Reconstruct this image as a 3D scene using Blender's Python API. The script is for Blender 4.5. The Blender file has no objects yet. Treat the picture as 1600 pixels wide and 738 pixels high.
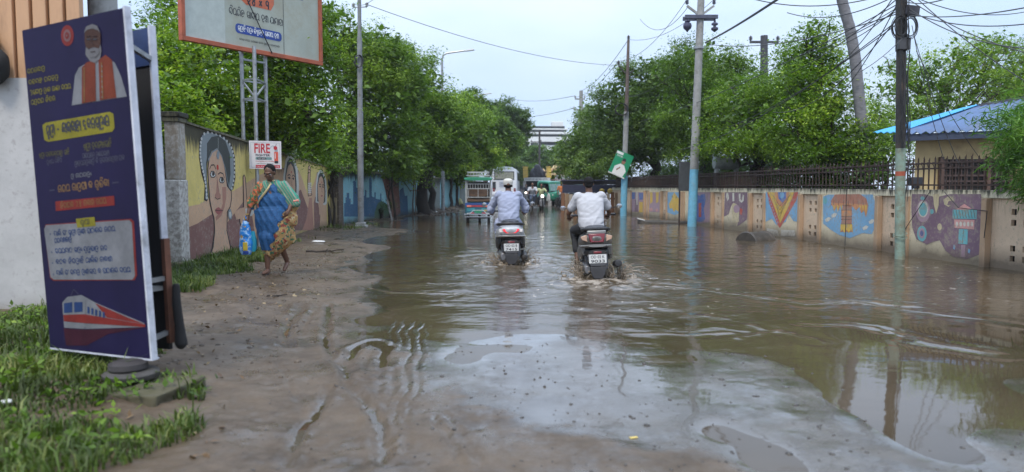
import bpy, bmesh, math, random
import numpy as np
from mathutils import Vector, Matrix
from mathutils.geometry import tessellate_polygon

random.seed(7)
rng = np.random.default_rng(7)
S = bpy.context.scene
R = math.radians
PI = math.pi

# ------------------------------------------------------------------ camera, sky, sun, exposure
CAMZ, FPX, HORZ = 1.40, 1150.0, 291.0
PITCH = math.atan((369.0 - HORZ) / FPX)
cd = bpy.data.cameras.new('camera')
cam = bpy.data.objects.new('camera', cd)
S.collection.objects.link(cam)
cam.location = (0, 0, CAMZ)
cam.rotation_euler = (PI / 2 - PITCH, 0, 0)
cd.sensor_width = 36.0
cd.lens = 36.0 * FPX / 1600.0
cd.clip_start = 0.05
cd.clip_end = 3000
cd.dof.use_dof = True
cd.dof.focus_distance = 13.0
cd.dof.aperture_fstop = 1.5
S.camera = cam

SUN_EL, SUN_AZ = R(58), R(200)
world = bpy.data.worlds.new('World')
S.world = world
world.use_nodes = True
wn, wl = world.node_tree.nodes, world.node_tree.links
wn.clear()
w_out = wn.new('ShaderNodeOutputWorld')
w_bg = wn.new('ShaderNodeBackground')
w_bg.inputs[1].default_value = 0.13
w_sky = wn.new('ShaderNodeTexSky')
w_sky.sky_type = 'NISHITA'
w_sky.sun_disc = False
w_sky.sun_elevation = SUN_EL
w_sky.sun_rotation = SUN_AZ
w_sky.dust_density = 2.0
w_tc = wn.new('ShaderNodeTexCoord')
w_map = wn.new('ShaderNodeMapping'); w_map.inputs['Scale'].default_value = (1.2, 1.2, 3.0)
w_noise = wn.new('ShaderNodeTexNoise'); w_noise.inputs['Scale'].default_value = 2.2
w_noise.inputs['Detail'].default_value = 6
w_ramp = wn.new('ShaderNodeValToRGB')
w_ramp.color_ramp.elements[0].position = 0.35; w_ramp.color_ramp.elements[0].color = (3.05, 3.9, 5.25, 1)
w_ramp.color_ramp.elements[1].position = 0.72; w_ramp.color_ramp.elements[1].color = (4.35, 4.95, 5.9, 1)
w_mix = wn.new('ShaderNodeMix'); w_mix.data_type = 'RGBA'; w_mix.inputs[0].default_value = 0.88
wl.new(w_tc.outputs['Generated'], w_map.inputs[0]); wl.new(w_map.outputs[0], w_noise.inputs['Vector'])
wl.new(w_noise.outputs['Fac'], w_ramp.inputs[0])
wl.new(w_sky.outputs[0], w_mix.inputs[6]); wl.new(w_ramp.outputs[0], w_mix.inputs[7])
w_sep = wn.new('ShaderNodeSeparateXYZ'); wl.new(w_tc.outputs['Generated'], w_sep.inputs[0])
w_zen = wn.new('ShaderNodeMapRange'); w_zen.inputs[1].default_value = 0.15; w_zen.inputs[2].default_value = 0.9; w_zen.inputs[3].default_value = 1.0; w_zen.inputs[4].default_value = 2.1
wl.new(w_sep.outputs[2], w_zen.inputs[0])      # an overcast sky is brightest overhead
w_mul = wn.new('ShaderNodeVectorMath'); w_mul.operation = 'SCALE'; wl.new(w_mix.outputs[2], w_mul.inputs[0]); wl.new(w_zen.outputs[0], w_mul.inputs['Scale'])
wl.new(w_mul.outputs[0], w_bg.inputs[0]); wl.new(w_bg.outputs[0], w_out.inputs[0])

sd = bpy.data.lights.new('sun', 'SUN')
sd.energy = 1.5
sd.angle = R(14)
sd.color = (1.0, 0.93, 0.82)
sun = bpy.data.objects.new('sun', sd)
S.collection.objects.link(sun)
_d = Vector((math.sin(SUN_AZ) * math.cos(SUN_EL), math.cos(SUN_AZ) * math.cos(SUN_EL), math.sin(SUN_EL)))
sun.rotation_euler = _d.to_track_quat('Z', 'Y').to_euler()
sun.location = (0, 0, 30)

S.view_settings.view_transform = 'Standard'
S.view_settings.look = 'None'
S.view_settings.gamma = 1.0
S.view_settings.use_curve_mapping = False
S.view_settings.exposure = 0.74
S.render.engine = 'CYCLES'
S.cycles.max_bounces = 6
S.cycles.transparent_max_bounces = 8
S.cycles.volume_bounces = 0
S.cycles.use_denoising = True

# ------------------------------------------------------------------ camera maths: photo pixel -> place in the world
_cp, _sp = math.cos(PITCH), math.sin(PITCH)
def ray(px, py):
    u, v = (px - 800.0) / FPX, (369.0 - py) / FPX
    return Vector((u, _cp + v * _sp, -_sp + v * _cp))
def at(px, py, Y):
    d = ray(px, py); t = Y / d.y
    return Vector((0, 0, CAMZ)) + d * t
def G(px, py, z=0.0):
    d = ray(px, py); t = (z - CAMZ) / d.z
    return Vector((0, 0, CAMZ)) + d * t
def on_wall(px, py, A, B):
    """u along the wall A->B and height z where the ray meets the vertical plane."""
    ax, ay = A; bx, by = B
    L = math.hypot(bx - ax, by - ay); ux, uy = (bx - ax) / L, (by - ay) / L
    nx, ny = -uy, ux
    d = ray(px, py); t = (ax * nx + ay * ny) / (d.x * nx + d.y * ny)
    p = d * t
    return ((p.x - ax) * ux + (p.y - ay) * uy, p.z + CAMZ)

# ------------------------------------------------------------------ materials
MATS = {}
def lin(c):
    return tuple(((x / 255.0) / 12.92 if x / 255.0 <= 0.04045 else ((x / 255.0 + 0.055) / 1.055) ** 2.4) for x in c)
def mat(name, col, rough=0.6, var=0.25, scale=6.0, bump=0.15, bscale=40.0, metal=0.0, spec=0.5, coat=0.0,
        emit=None, estr=0.0, dirt=None, dirt_amt=0.0, dirt_z=0.0, trans=0.0, stretch=(1, 1, 1), bdist=0.01):
    if name in MATS: return MATS[name]
    m = bpy.data.materials.new(name); MATS[name] = m
    m.use_nodes = True
    n, l = m.node_tree.nodes, m.node_tree.links
    b = n['Principled BSDF']
    if name.startswith('print_'): spec, rough = .18, .6
    tc = n.new('ShaderNodeTexCoord')
    mp = n.new('ShaderNodeMapping'); mp.inputs['Scale'].default_value = stretch
    l.new(tc.outputs['Object'], mp.inputs[0])
    nz = n.new('ShaderNodeTexNoise'); nz.inputs['Scale'].default_value = scale; nz.inputs['Detail'].default_value = 7
    nz.inputs['Roughness'].default_value = 0.65
    l.new(mp.outputs[0], nz.inputs['Vector'])
    rp = n.new('ShaderNodeValToRGB')
    rp.color_ramp.elements[0].position = 0.3; rp.color_ramp.elements[1].position = 0.7
    a = tuple(max(0, c * (1 - var)) for c in col); z = tuple(min(1, c * (1 + var)) for c in col)
    rp.color_ramp.elements[0].color = (*a, 1); rp.color_ramp.elements[1].color = (*z, 1)
    l.new(nz.outputs['Fac'], rp.inputs[0])
    out = rp.outputs[0]
    if dirt and dirt_amt > 0:
        n2 = n.new('ShaderNodeTexNoise'); n2.inputs['Scale'].default_value = scale * 0.6; n2.inputs['Detail'].default_value = 9
        n2.inputs['Roughness'].default_value = 0.75
        l.new(mp.outputs[0], n2.inputs['Vector'])
        mr = n.new('ShaderNodeMapRange'); mr.inputs[1].default_value = 0.62 - dirt_amt * 0.3; mr.inputs[2].default_value = 0.72
        l.new(n2.outputs['Fac'], mr.inputs[0])
        mx = n.new('ShaderNodeMix'); mx.data_type = 'RGBA'
        l.new(mr.outputs[0], mx.inputs[0]); l.new(out, mx.inputs[6]); mx.inputs[7].default_value = (*dirt, 1)
        out = mx.outputs[2]
    l.new(out, b.inputs['Base Color'])
    b.inputs['Roughness'].default_value = rough
    b.inputs['Metallic'].default_value = metal
    b.inputs['Specular IOR Level'].default_value = spec
    b.inputs['Coat Weight'].default_value = coat
    if trans: b.inputs['Transmission Weight'].default_value = trans
    if emit:
        b.inputs['Emission Color'].default_value = (*emit, 1); b.inputs['Emission Strength'].default_value = estr
    if bump > 0:
        nb = n.new('ShaderNodeTexNoise'); nb.inputs['Scale'].default_value = bscale; nb.inputs['Detail'].default_value = 5
        l.new(mp.outputs[0], nb.inputs['Vector'])
        bp = n.new('ShaderNodeBump'); bp.inputs['Strength'].default_value = bump; bp.inputs['Distance'].default_value = bdist
        l.new(nb.outputs['Fac'], bp.inputs['Height']); l.new(bp.outputs[0], b.inputs['Normal'])
    return m

def wall_mat(name, col, ztop, moss=0.5, drip=0.35, low=0.4, wear=0.25, mosscol=(0.018, 0.018, 0.012), under=None, lowcol=(0.10, 0.075, 0.05), rough=0.85):
    """weathered painted plaster: colour worn through, moss and drip stains from the coping, dirt from the ground"""
    if name in MATS: return MATS[name]
    m = bpy.data.materials.new(name); MATS[name] = m
    m.use_nodes = True
    n, l = m.node_tree.nodes, m.node_tree.links
    b = n['Principled BSDF']; b.inputs['Roughness'].default_value = rough
    g = n.new('ShaderNodeNewGeometry')
    sx = n.new('ShaderNodeSeparateXYZ'); l.new(g.outputs['Position'], sx.inputs[0])
    def noise(scale, st, det=8, rgh=0.7):
        mp = n.new('ShaderNodeMapping'); mp.inputs['Scale'].default_value = st
        l.new(g.outputs['Position'], mp.inputs[0])
        t = n.new('ShaderNodeTexNoise'); t.inputs['Scale'].default_value = scale; t.inputs['Detail'].default_value = det
        t.inputs['Roughness'].default_value = rgh
        l.new(mp.outputs[0], t.inputs['Vector']); return t.outputs['Fac']
    def math_(op, a, c):
        k = n.new('ShaderNodeMath'); k.operation = op
        for i, v in enumerate((a, c)):
            if isinstance(v, (int, float)): k.inputs[i].default_value = v
            else: l.new(v, k.inputs[i])
        return k.outputs[0]
    def mr(v, a, c):
        k = n.new('ShaderNodeMapRange'); k.inputs[1].default_value = a; k.inputs[2].default_value = c; l.new(v, k.inputs[0]); return k.outputs[0]
    def mix(f, a, c):
        k = n.new('ShaderNodeMix'); k.data_type = 'RGBA'; l.new(f, k.inputs[0])
        for i, v in ((6, a), (7, c)):
            if isinstance(v, tuple): k.inputs[i].default_value = (*v, 1)
            else: l.new(v, k.inputs[i])
        return k.outputs[2]
    big = noise(1.6, (1, 1, 1)); fine = noise(14, (1, 1, 1)); dr = noise(3.0, (3.0, 3.0, 0.28)); dr2 = noise(9.0, (2.5, 2.5, 0.22))
    c = mix(mr(big, 0.3, 0.7), tuple(x * 0.82 for x in col), tuple(min(1, x * 1.12) for x in col))
    un = under or (0.30, 0.26, 0.20)
    c = mix(math_('MULTIPLY', mr(math_('ADD', fine, math_('MULTIPLY', big, 0.4)), 0.86 - wear * 0.35, 0.95 - wear * 0.2), 0.75), c, un)
    # drips: long vertical stains
    hz = mr(sx.outputs[2], ztop - 1.5, ztop)
    f = mr(math_('ADD', math_('MULTIPLY', dr2, 0.9), math_('MULTIPLY', hz, 0.38)), 0.92 - drip * 0.4, 1.08 - drip * 0.25)
    c = mix(math_('MULTIPLY', f, 0.55), c, (0.07, 0.06, 0.045))
    # moss at the top
    f = mr(math_('ADD', math_('MULTIPLY', dr, 0.9), math_('MULTIPLY', mr(sx.outputs[2], ztop - 0.9 * (0.4 + moss), ztop), 0.8)), 0.98 - moss * 0.25, 1.12 - moss * 0.22)
    c = mix(math_('MULTIPLY', f, 0.93), c, mosscol)
    # splash dirt at the foot
    f = mr(math_('ADD', math_('MULTIPLY', big, 0.6), math_('MULTIPLY', mr(sx.outputs[2], 0.55, -0.05), 0.75)), 0.88 - low * 0.5, 1.2 - low * 0.4)
    c = mix(math_('MULTIPLY', f, 0.85), c, lowcol)
    l.new(c, b.inputs['Base Color'])
    bp = n.new('ShaderNodeBump'); bp.inputs['Strength'].default_value = 0.35; bp.inputs['Distance'].default_value = 0.008
    l.new(fine, bp.inputs['Height']); l.new(bp.outputs[0], b.inputs['Normal'])
    return m

# ------------------------------------------------------------------ objects
C = S.collection
def tag(o, label, cat, group=None, kind=None):
    if label: o['label'] = label
    if cat: o['category'] = cat
    if group: o['group'] = group
    if kind: o['kind'] = kind
    return o
def thing(name, label, cat, loc=(0, 0, 0), rotz=0.0, group=None, rot=None):
    o = bpy.data.objects.new(name, None); C.objects.link(o)
    o.empty_display_size = 0.2
    o.location = loc; o.rotation_euler = rot if rot else (0, 0, rotz)
    return tag(o, label, cat, group)
def copy_tree(o, parent=None):
    c = o.copy(); C.objects.link(c); c.parent = parent
    for ch in list(o.children): copy_tree(ch, c)
    return c

class MB:
    def __init__(s): s.v = []; s.f = []; s.m = []
    def add(s, vs, fs, mi=0):
        k = len(s.v); s.v.extend([tuple(p) for p in vs]); s.f.extend([tuple(i + k for i in f) for f in fs]); s.m.extend([mi] * len(fs)); return s
    def box(s, c, d, rz=0.0, M=None, mi=0, taper=1.0):
        x, y, z = d[0] / 2, d[1] / 2, d[2] / 2
        vs = [Vector((a * x * (taper if k > 0 else 1), b_ * y * (taper if k > 0 else 1), k * z)) for k in (-1, 1) for a, b_ in ((-1, -1), (1, -1), (1, 1), (-1, 1))]
        Mx = M if M is not None else Matrix.Rotation(rz, 3, 'Z')
        vs = [Vector(c) + Mx @ v for v in vs]
        return s.add(vs, [(3, 2, 1, 0), (4, 5, 6, 7), (0, 1, 5, 4), (1, 2, 6, 5), (2, 3, 7, 6), (3, 0, 4, 7)], mi)
    def bar(s, p0, p1, w, h=None, mi=0, up=(0, 0, 1)):
        p0, p1 = Vector(p0), Vector(p1); h = h or w
        d = (p1 - p0); L = d.length
        if L < 1e-6: return s
        y = d / L; u = Vector(up)
        x = y.cross(u)
        if x.length < 1e-3: x = y.cross(Vector((1, 0, 0)))
        x.normalize(); z = x.cross(y)
        return s.box((p0 + p1) / 2, (w, L, h), M=Matrix((x, y, z)).transposed(), mi=mi)
    def tube(s, pts, r, n=8, mi=0, cap=True, closed=False):
        pts = [Vector(p) for p in pts]; k = len(pts)
        rs = r if isinstance(r, (list, tuple)) else [r] * k
        rings = []; prev = None
        for i, p in enumerate(pts):
            if closed: t = pts[(i + 1) % k] - pts[i - 1]
            else: t = pts[min(i + 1, k - 1)] - pts[max(i - 1, 0)]
            t.normalize()
            a = prev if prev is not None else (Vector((0, 0, 1)) if abs(t.z) < 0.9 else Vector((1, 0, 0)))
            a = a - t * a.dot(t)
            if a.length < 1e-4: a = t.orthogonal()
            a.normalize(); b_ = t.cross(a); prev = a
            rings.append([p + (a * math.cos(q) + b_ * math.sin(q)) * rs[i] for q in (2 * PI * j / n for j in range(n))])
        vs = [v for rg in rings for v in rg]; fs = []
        for i in range(k if closed else k - 1):
            i2 = (i + 1) % k
            for j in range(n):
                fs.append((i * n + j, i * n + (j + 1) % n, i2 * n + (j + 1) % n, i2 * n + j))
        if cap and not closed:
            fs.append(tuple(range(n - 1, -1, -1))); fs.append(tuple((k - 1) * n + j for j in range(n)))
        return s.add(vs, fs, mi)
    def lathe(s, prof, n=24, M=None, mi=0, c=(0, 0, 0)):
        Mx = M if M is not None else Matrix.Identity(3); vs = []; fs = []
        for r_, z in prof:
            for j in range(n):
                q = 2 * PI * j / n; vs.append(Vector(c) + Mx @ Vector((r_ * math.cos(q), r_ * math.sin(q), z)))
        for i in range(len(prof) - 1):
            for j in range(n): fs.append((i * n + j, i * n + (j + 1) % n, (i + 1) * n + (j + 1) % n, (i + 1) * n + j))
        if prof[0][0] > 1e-4: fs.append(tuple(range(n - 1, -1, -1)))
        if prof[-1][0] > 1e-4: fs.append(tuple((len(prof) - 1) * n + j for j in range(n)))
        return s.add(vs, fs, mi)
    def ell(s, c, r, n=16, M=None, mi=0):
        r = (r, r, r) if isinstance(r, (int, float)) else r
        Mx = M if M is not None else Matrix.Identity(3); m = n // 2
        vs = []; fs = []
        for i in range(1, m):
            t = PI * i / m
            for j in range(n):
                q = 2 * PI * j / n
                vs.append(Vector(c) + Mx @ Vector((r[0] * math.sin(t) * math.cos(q), r[1] * math.sin(t) * math.sin(q), r[2] * math.cos(t))))
        vs.append(Vector(c) + Mx @ Vector((0, 0, r[2]))); vs.append(Vector(c) + Mx @ Vector((0, 0, -r[2])))
        T, B_ = len(vs) - 2, len(vs) - 1
        for i in range(m - 2):
            for j in range(n): fs.append((i * n + j, (i + 1) * n + j, (i + 1) * n + (j + 1) % n, i * n + (j + 1) % n))
        for j in range(n):
            fs.append((T, j, (j + 1) % n)); fs.append((B_, (m - 2) * n + (j + 1) % n, (m - 2) * n + j))
        return s.add(vs, fs, mi)
    def cap(s, p0, r0, p1, r1, n=14, mi=0):
        s.ell(p0, r0, n, mi=mi); s.ell(p1, r1, n, mi=mi); return s.tube([p0, p1], [r0, r1], n, mi=mi)
    def loft(s, rings, mi=0, cap=True):
        n = len(rings[0]); k = len(rings); vs = [v for r_ in rings for v in r_]; fs = []
        for i in range(k - 1):
            for j in range(n): fs.append((i * n + j, i * n + (j + 1) % n, (i + 1) * n + (j + 1) % n, (i + 1) * n + j))
        if cap: fs.append(tuple(range(n - 1, -1, -1))); fs.append(tuple((k - 1) * n + j for j in range(n)))
        return s.add(vs, fs, mi)
    def prism(s, pts, M4, t, mi=0):
        """polygon in the (u, v) plane of M4, thickness t along its w axis"""
        n = len(pts); vs = [M4 @ Vector((p[0], p[1], 0)) for p in pts] + [M4 @ Vector((p[0], p[1], t)) for p in pts]
        tri = tessellate_polygon([[Vector((p[0], p[1], 0)) for p in pts]])
        fs = []
        for a, b_, c_ in tri:
            fs.append((a, b_, c_)); fs.append((a + n, c_ + n, b_ + n))
        for i in range(n): fs.append((i, (i + 1) % n, (i + 1) % n + n, i + n))
        return s.add(vs, fs, mi)
    def build(s, name, mats, parent=None, smooth=40, bevel=0.0, origin=None, label=None):
        me = bpy.data.meshes.new(name)
        me.from_pydata(s.v, [], s.f)
        mats = mats if isinstance(mats, (list, tuple)) else [mats]
        for m_ in mats: me.materials.append(m_)
        me.polygons.foreach_set('material_index', s.m)
        bm = bmesh.new(); bm.from_mesh(me); bmesh.ops.recalc_face_normals(bm, faces=bm.faces); bm.to_mesh(me); bm.free()
        if smooth:
            me.polygons.foreach_set('use_smooth', [True] * len(me.polygons)); me.set_sharp_from_angle(angle=R(smooth))
        if origin is not None: me.transform(Matrix.Translation(-Vector(origin)))
        me.update()
        return obj(name, me, parent, bevel, origin, label)

def obj(name, me, parent=None, bevel=0.0, origin=None, label=None):
    o = bpy.data.objects.new(name, me); C.objects.link(o)
    if parent is not None: o.parent = parent
    if origin is not None: o.location = origin
    if bevel > 0:
        b = o.modifiers.new('bevel', 'BEVEL'); b.width = bevel; b.segments = 2; b.limit_method = 'ANGLE'; b.angle_limit = R(50)
    if label: o['label'] = label
    return o

def fast_mesh(name, V, Fq, mats, attr=None, smooth=False, fattr=None):
    """big meshes from numpy arrays; Fq (n,3|4)"""
    me = bpy.data.meshes.new(name); V = np.asarray(V, np.float32); Fq = np.asarray(Fq, np.int32)
    k = Fq.shape[1]
    me.vertices.add(len(V)); me.vertices.foreach_set('co', V.ravel())
    me.loops.add(Fq.size); me.loops.foreach_set('vertex_index', Fq.ravel())
    me.polygons.add(len(Fq)); me.polygons.foreach_set('loop_start', np.arange(0, Fq.size, k, dtype=np.int32))
    me.polygons.foreach_set('loop_total', np.full(len(Fq), k, np.int32))
    for nm, a in (attr or {}).items():
        at_ = me.attributes.new(nm, 'FLOAT', 'POINT'); at_.data.foreach_set('value', np.asarray(a, np.float32))
    for nm, a in (fattr or {}).items():
        at_ = me.attributes.new(nm, 'FLOAT', 'FACE'); at_.data.foreach_set('value', np.asarray(a, np.float32))
    for m_ in (mats if isinstance(mats, (list, tuple)) else [mats]): me.materials.append(m_)
    if smooth: me.polygons.foreach_set('use_smooth', np.ones(len(Fq), bool))
    me.update(calc_edges=True); me.validate()
    return me

def blob(mb, vox=0.012, smooth=6, name='blob', mats=None, disp=None, sf=0.5):
    """fuse overlapping solids into ONE continuous skin (voxel remesh + smoothing)"""
    me = bpy.data.meshes.new(name); me.from_pydata(mb.v, [], mb.f)
    bm = bmesh.new(); bm.from_mesh(me); bmesh.ops.recalc_face_normals(bm, faces=bm.faces); bm.to_mesh(me); bm.free()
    o = bpy.data.objects.new('tmp', me); C.objects.link(o)
    r_ = o.modifiers.new('r', 'REMESH'); r_.mode = 'VOXEL'; r_.voxel_size = vox
    if smooth:
        s_ = o.modifiers.new('s', 'SMOOTH'); s_.factor = sf; s_.iterations = smooth
    dg = bpy.context.evaluated_depsgraph_get(); dg.update()
    out = bpy.data.meshes.new_from_object(o.evaluated_get(dg))
    bpy.data.objects.remove(o); bpy.data.meshes.remove(me)
    out.name = name; out.materials.clear()
    for m_ in (mats or []): out.materials.append(m_)
    out.polygons.foreach_set('use_smooth', [True] * len(out.polygons))
    out.polygons.foreach_set('material_index', [0] * len(out.polygons))
    if disp is not None:
        n = len(out.vertices); co = np.empty(n * 3, np.float32); no = np.empty(n * 3, np.float32)
        out.vertices.foreach_get('co', co); out.vertices.foreach_get('normal', no)
        co = co.reshape(-1, 3); no = no.reshape(-1, 3)
        out.vertices.foreach_set('co', (co + no * disp(co)[:, None]).ravel())
    out.update()
    return out

def split_mesh(me, classify, n, names, mats, offs):
    """cut one skin into garment pieces by a class per face centre"""
    k = len(me.polygons); c = np.empty(k * 3, np.float32); me.polygons.foreach_get('center', c); c = c.reshape(-1, 3)
    cls = classify(c); nv = len(me.vertices)
    co = np.empty(nv * 3, np.float32); no = np.empty(nv * 3, np.float32)
    me.vertices.foreach_get('co', co); me.vertices.foreach_get('normal', no); co = co.reshape(-1, 3); no = no.reshape(-1, 3)
    polys = [tuple(p.vertices) for p in me.polygons]; out = []
    for q in range(n):
        idx = np.nonzero(cls == q)[0]
        used = sorted({v for i in idx for v in polys[i]}); mp = {v: j for j, v in enumerate(used)}
        m2 = bpy.data.meshes.new(names[q])
        V = co[used] + no[used] * offs[q]
        m2.from_pydata([tuple(x) for x in V], [], [tuple(mp[v] for v in polys[i]) for i in idx])
        m2.materials.append(mats[q]); m2.polygons.foreach_set('use_smooth', [True] * len(m2.polygons)); m2.update()
        out.append(m2)
    return out

# sum-of-sines noise for numpy displacement
def wob(co, scale, seed, n=10, aniso=(1, 1, 1)):
    r_ = np.random.default_rng(seed); o = np.zeros(len(co), np.float32)
    for _ in range(n):
        k = r_.normal(size=3) * np.array(aniso) * scale; o += np.sin(co @ k + r_.uniform(0, 6.28))
    return o / math.sqrt(n)

# ------------------------------------------------------------------ flat lettering and painting on a surface
def text_geo(s, size, bold=0.0, sx=1.0):
    cu = bpy.data.curves.new('t', 'FONT'); cu.body = s; cu.size = size; cu.offset = bold; cu.resolution_u = 3
    o = bpy.data.objects.new('t', cu); C.objects.link(o)
    dg = bpy.context.evaluated_depsgraph_get(); dg.update()
    me = bpy.data.meshes.new_from_object(o.evaluated_get(dg))
    v = [(p.co.x * sx, p.co.y) for p in me.vertices]; f = [tuple(p.vertices) for p in me.polygons]
    bpy.data.objects.remove(o); bpy.data.curves.remove(cu); bpy.data.meshes.remove(me)
    return v, f

def _arc(cx, cy, r_, a, b_, k=7, ry=None):
    ry = ry or r_
    return [(cx + r_ * math.cos(R(a + (b_ - a) * i / k)), cy + ry * math.sin(R(a + (b_ - a) * i / k))) for i in range(k + 1)]
_T = _arc(.4, .55, .38, 200, -20, 9)                       # the round head most letters share
_G = {
    'ନ': [_T, [(.76, .45), (.7, .2), (.45, .02)], _arc(.25, .3, .14, 90, 400)],
    'ମ': [_T, [(.76, .5), (.76, .0)], _arc(.28, .22, .18, 100, 380)],
    'ୟ': [_T, [(.76, .5), (.76, .0)], [(.05, .5), (.08, .1), (.4, .05), (.76, .25)], [(.76, 0), (.95, .1)]],
    'ଯ': [_T, [(.76, .5), (.76, .0)], [(.05, .5), (.08, .1), (.4, .05), (.76, .25)]],
    'ତ': [_T, [(.04, .45), (.08, .12), (.35, 0), (.62, .12)], _arc(.45, .45, .15, 0, 300)],
    'ପ': [_arc(.38, .6, .3, 60, 330, 8), [(.76, .95), (.76, 0)], [(.1, .3), (.4, .05), (.76, .1)]],
    'ର': [_T, _arc(.4, .15, .34, 200, 340, 5), [(.05, .5), (.1, .05)], _arc(.6, .35, .12, 0, 360)],
    'ଜ': [_T, [(.05, .45), (.3, .3), (.75, .45)], _arc(.45, .15, .22, 60, 360, 6)],
    'ଳ': [_T, [(.4, .9), (.4, .3)], _arc(.28, .2, .16, 30, 350), [(.76, .5), (.76, 0)]],
    'ଲ': [_T, [(.45, .6), (.45, .1)], _arc(.25, .3, .16, 0, 360), [(.76, .5), (.76, 0)]],
    'ଗ': [_T, [(.76, .5), (.76, .0)], _arc(.2, .32, .12, 0, 360)],
    'ଣ': [_T, [(.1, .5), (.1, .1), (.45, .0), (.7, .15)], [(.4, .5), (.4, .2)], [(.9, .9), (.9, 0)]],
    'ବ': [_T, [(.05, .5), (.2, .05), (.55, .05), (.74, .4)], _arc(.28, .42, .12, 0, 360)],
    'ଘ': [_T, [(.76, .5), (.76, .0), (.3, .05), (.1, .4), (.4, .45)]],
    'ସ': [_T, [(.05, .5), (.1, .1), (.5, .1)], [(.76, .6), (.76, 0)], [(.2, .45), (.6, .35)]],
    'କ': [_T, _arc(.32, .38, .2, 90, 430, 8), [(.5, .3), (.76, .1)]],
    'ଦ': [_T, [(.05, .45), (.15, .1), (.5, .0)], _arc(.5, .38, .14, 0, 330)],
    'ଟ': [_T, [(.06, .45), (.2, .05), (.6, .1), (.6, .3)]],
    'ଶ': [_arc(.25, .6, .22, 0, 340), [(.45, .6), (.4, .1), (.1, .05)], [(.76, .95), (.76, 0)]],
    'ଏ': [_arc(.3, .6, .26, 20, 340), [(.54, .5), (.4, .05), (.8, .1)]],
    'ହ': [_T, [(.05, .5), (.3, .2), (.7, .3)], _arc(.45, .08, .2, 0, 200)],
    'ଉ': [_arc(.4, .7, .26, 180, -90), _arc(.4, .22, .24, 90, -120)],
    '୨': [_arc(.4, .65, .28, 170, -60), [(.55, .42), (.2, .1), (.7, .05)]],
    '୪': [_arc(.4, .7, .22, 300, -60 + 0), _arc(.4, .25, .24, 0, 350)],
    '୭': [_arc(.35, .6, .25, 40, 320), [(.6, .8), (.6, 0)]],
    'x': [[(.15, .15), (.65, .7)], [(.65, .15), (.15, .7)]],
    '-': [[(.1, .45), (.6, .45)]],
}
_MARK = {  # vowel signs: strokes around the letter before, advance
    'ି': ([_arc(-.45, .95, .3, 150, 20, 5)], 0.0), 'ୀ': ([_arc(-.1, .75, .2, 200, -20, 5), [(.1, .7), (.1, 0)]], 0.22),
    'ା': ([[(.0, .9), (.05, .85), (.05, 0)]], 0.22), 'ୁ': ([_arc(-.45, -.16, .13, 90, 380, 6)], 0.0),
    '୍': ([[(-.2, -.05), (-.02, -.22)]], 0.0), 'େ': ([_arc(.14, .3, .13, 90, 400, 6), [(.14, .43), (.14, .85)]], 0.3),
    'ୋ': ([[(.0, .9), (.05, 0)], _arc(-.95, .3, .12, 0, 360, 6)], 0.22), 'ଂ': ([_arc(.06, .85, .07, 0, 360, 5)], 0.2),
}
def odia_strokes(s):
    x = 0.0; out = []
    for ch in s:
        if ch == ' ': x += 0.45; continue
        if ch in _MARK: st, adv = _MARK[ch]
        else: st, adv = _G.get(ch) or list(_G.values())[ord(ch) % 20], 0.98
        for p in st: out.append([(x + a, b_) for a, b_ in p])
        x += adv
    return out, x

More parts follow.
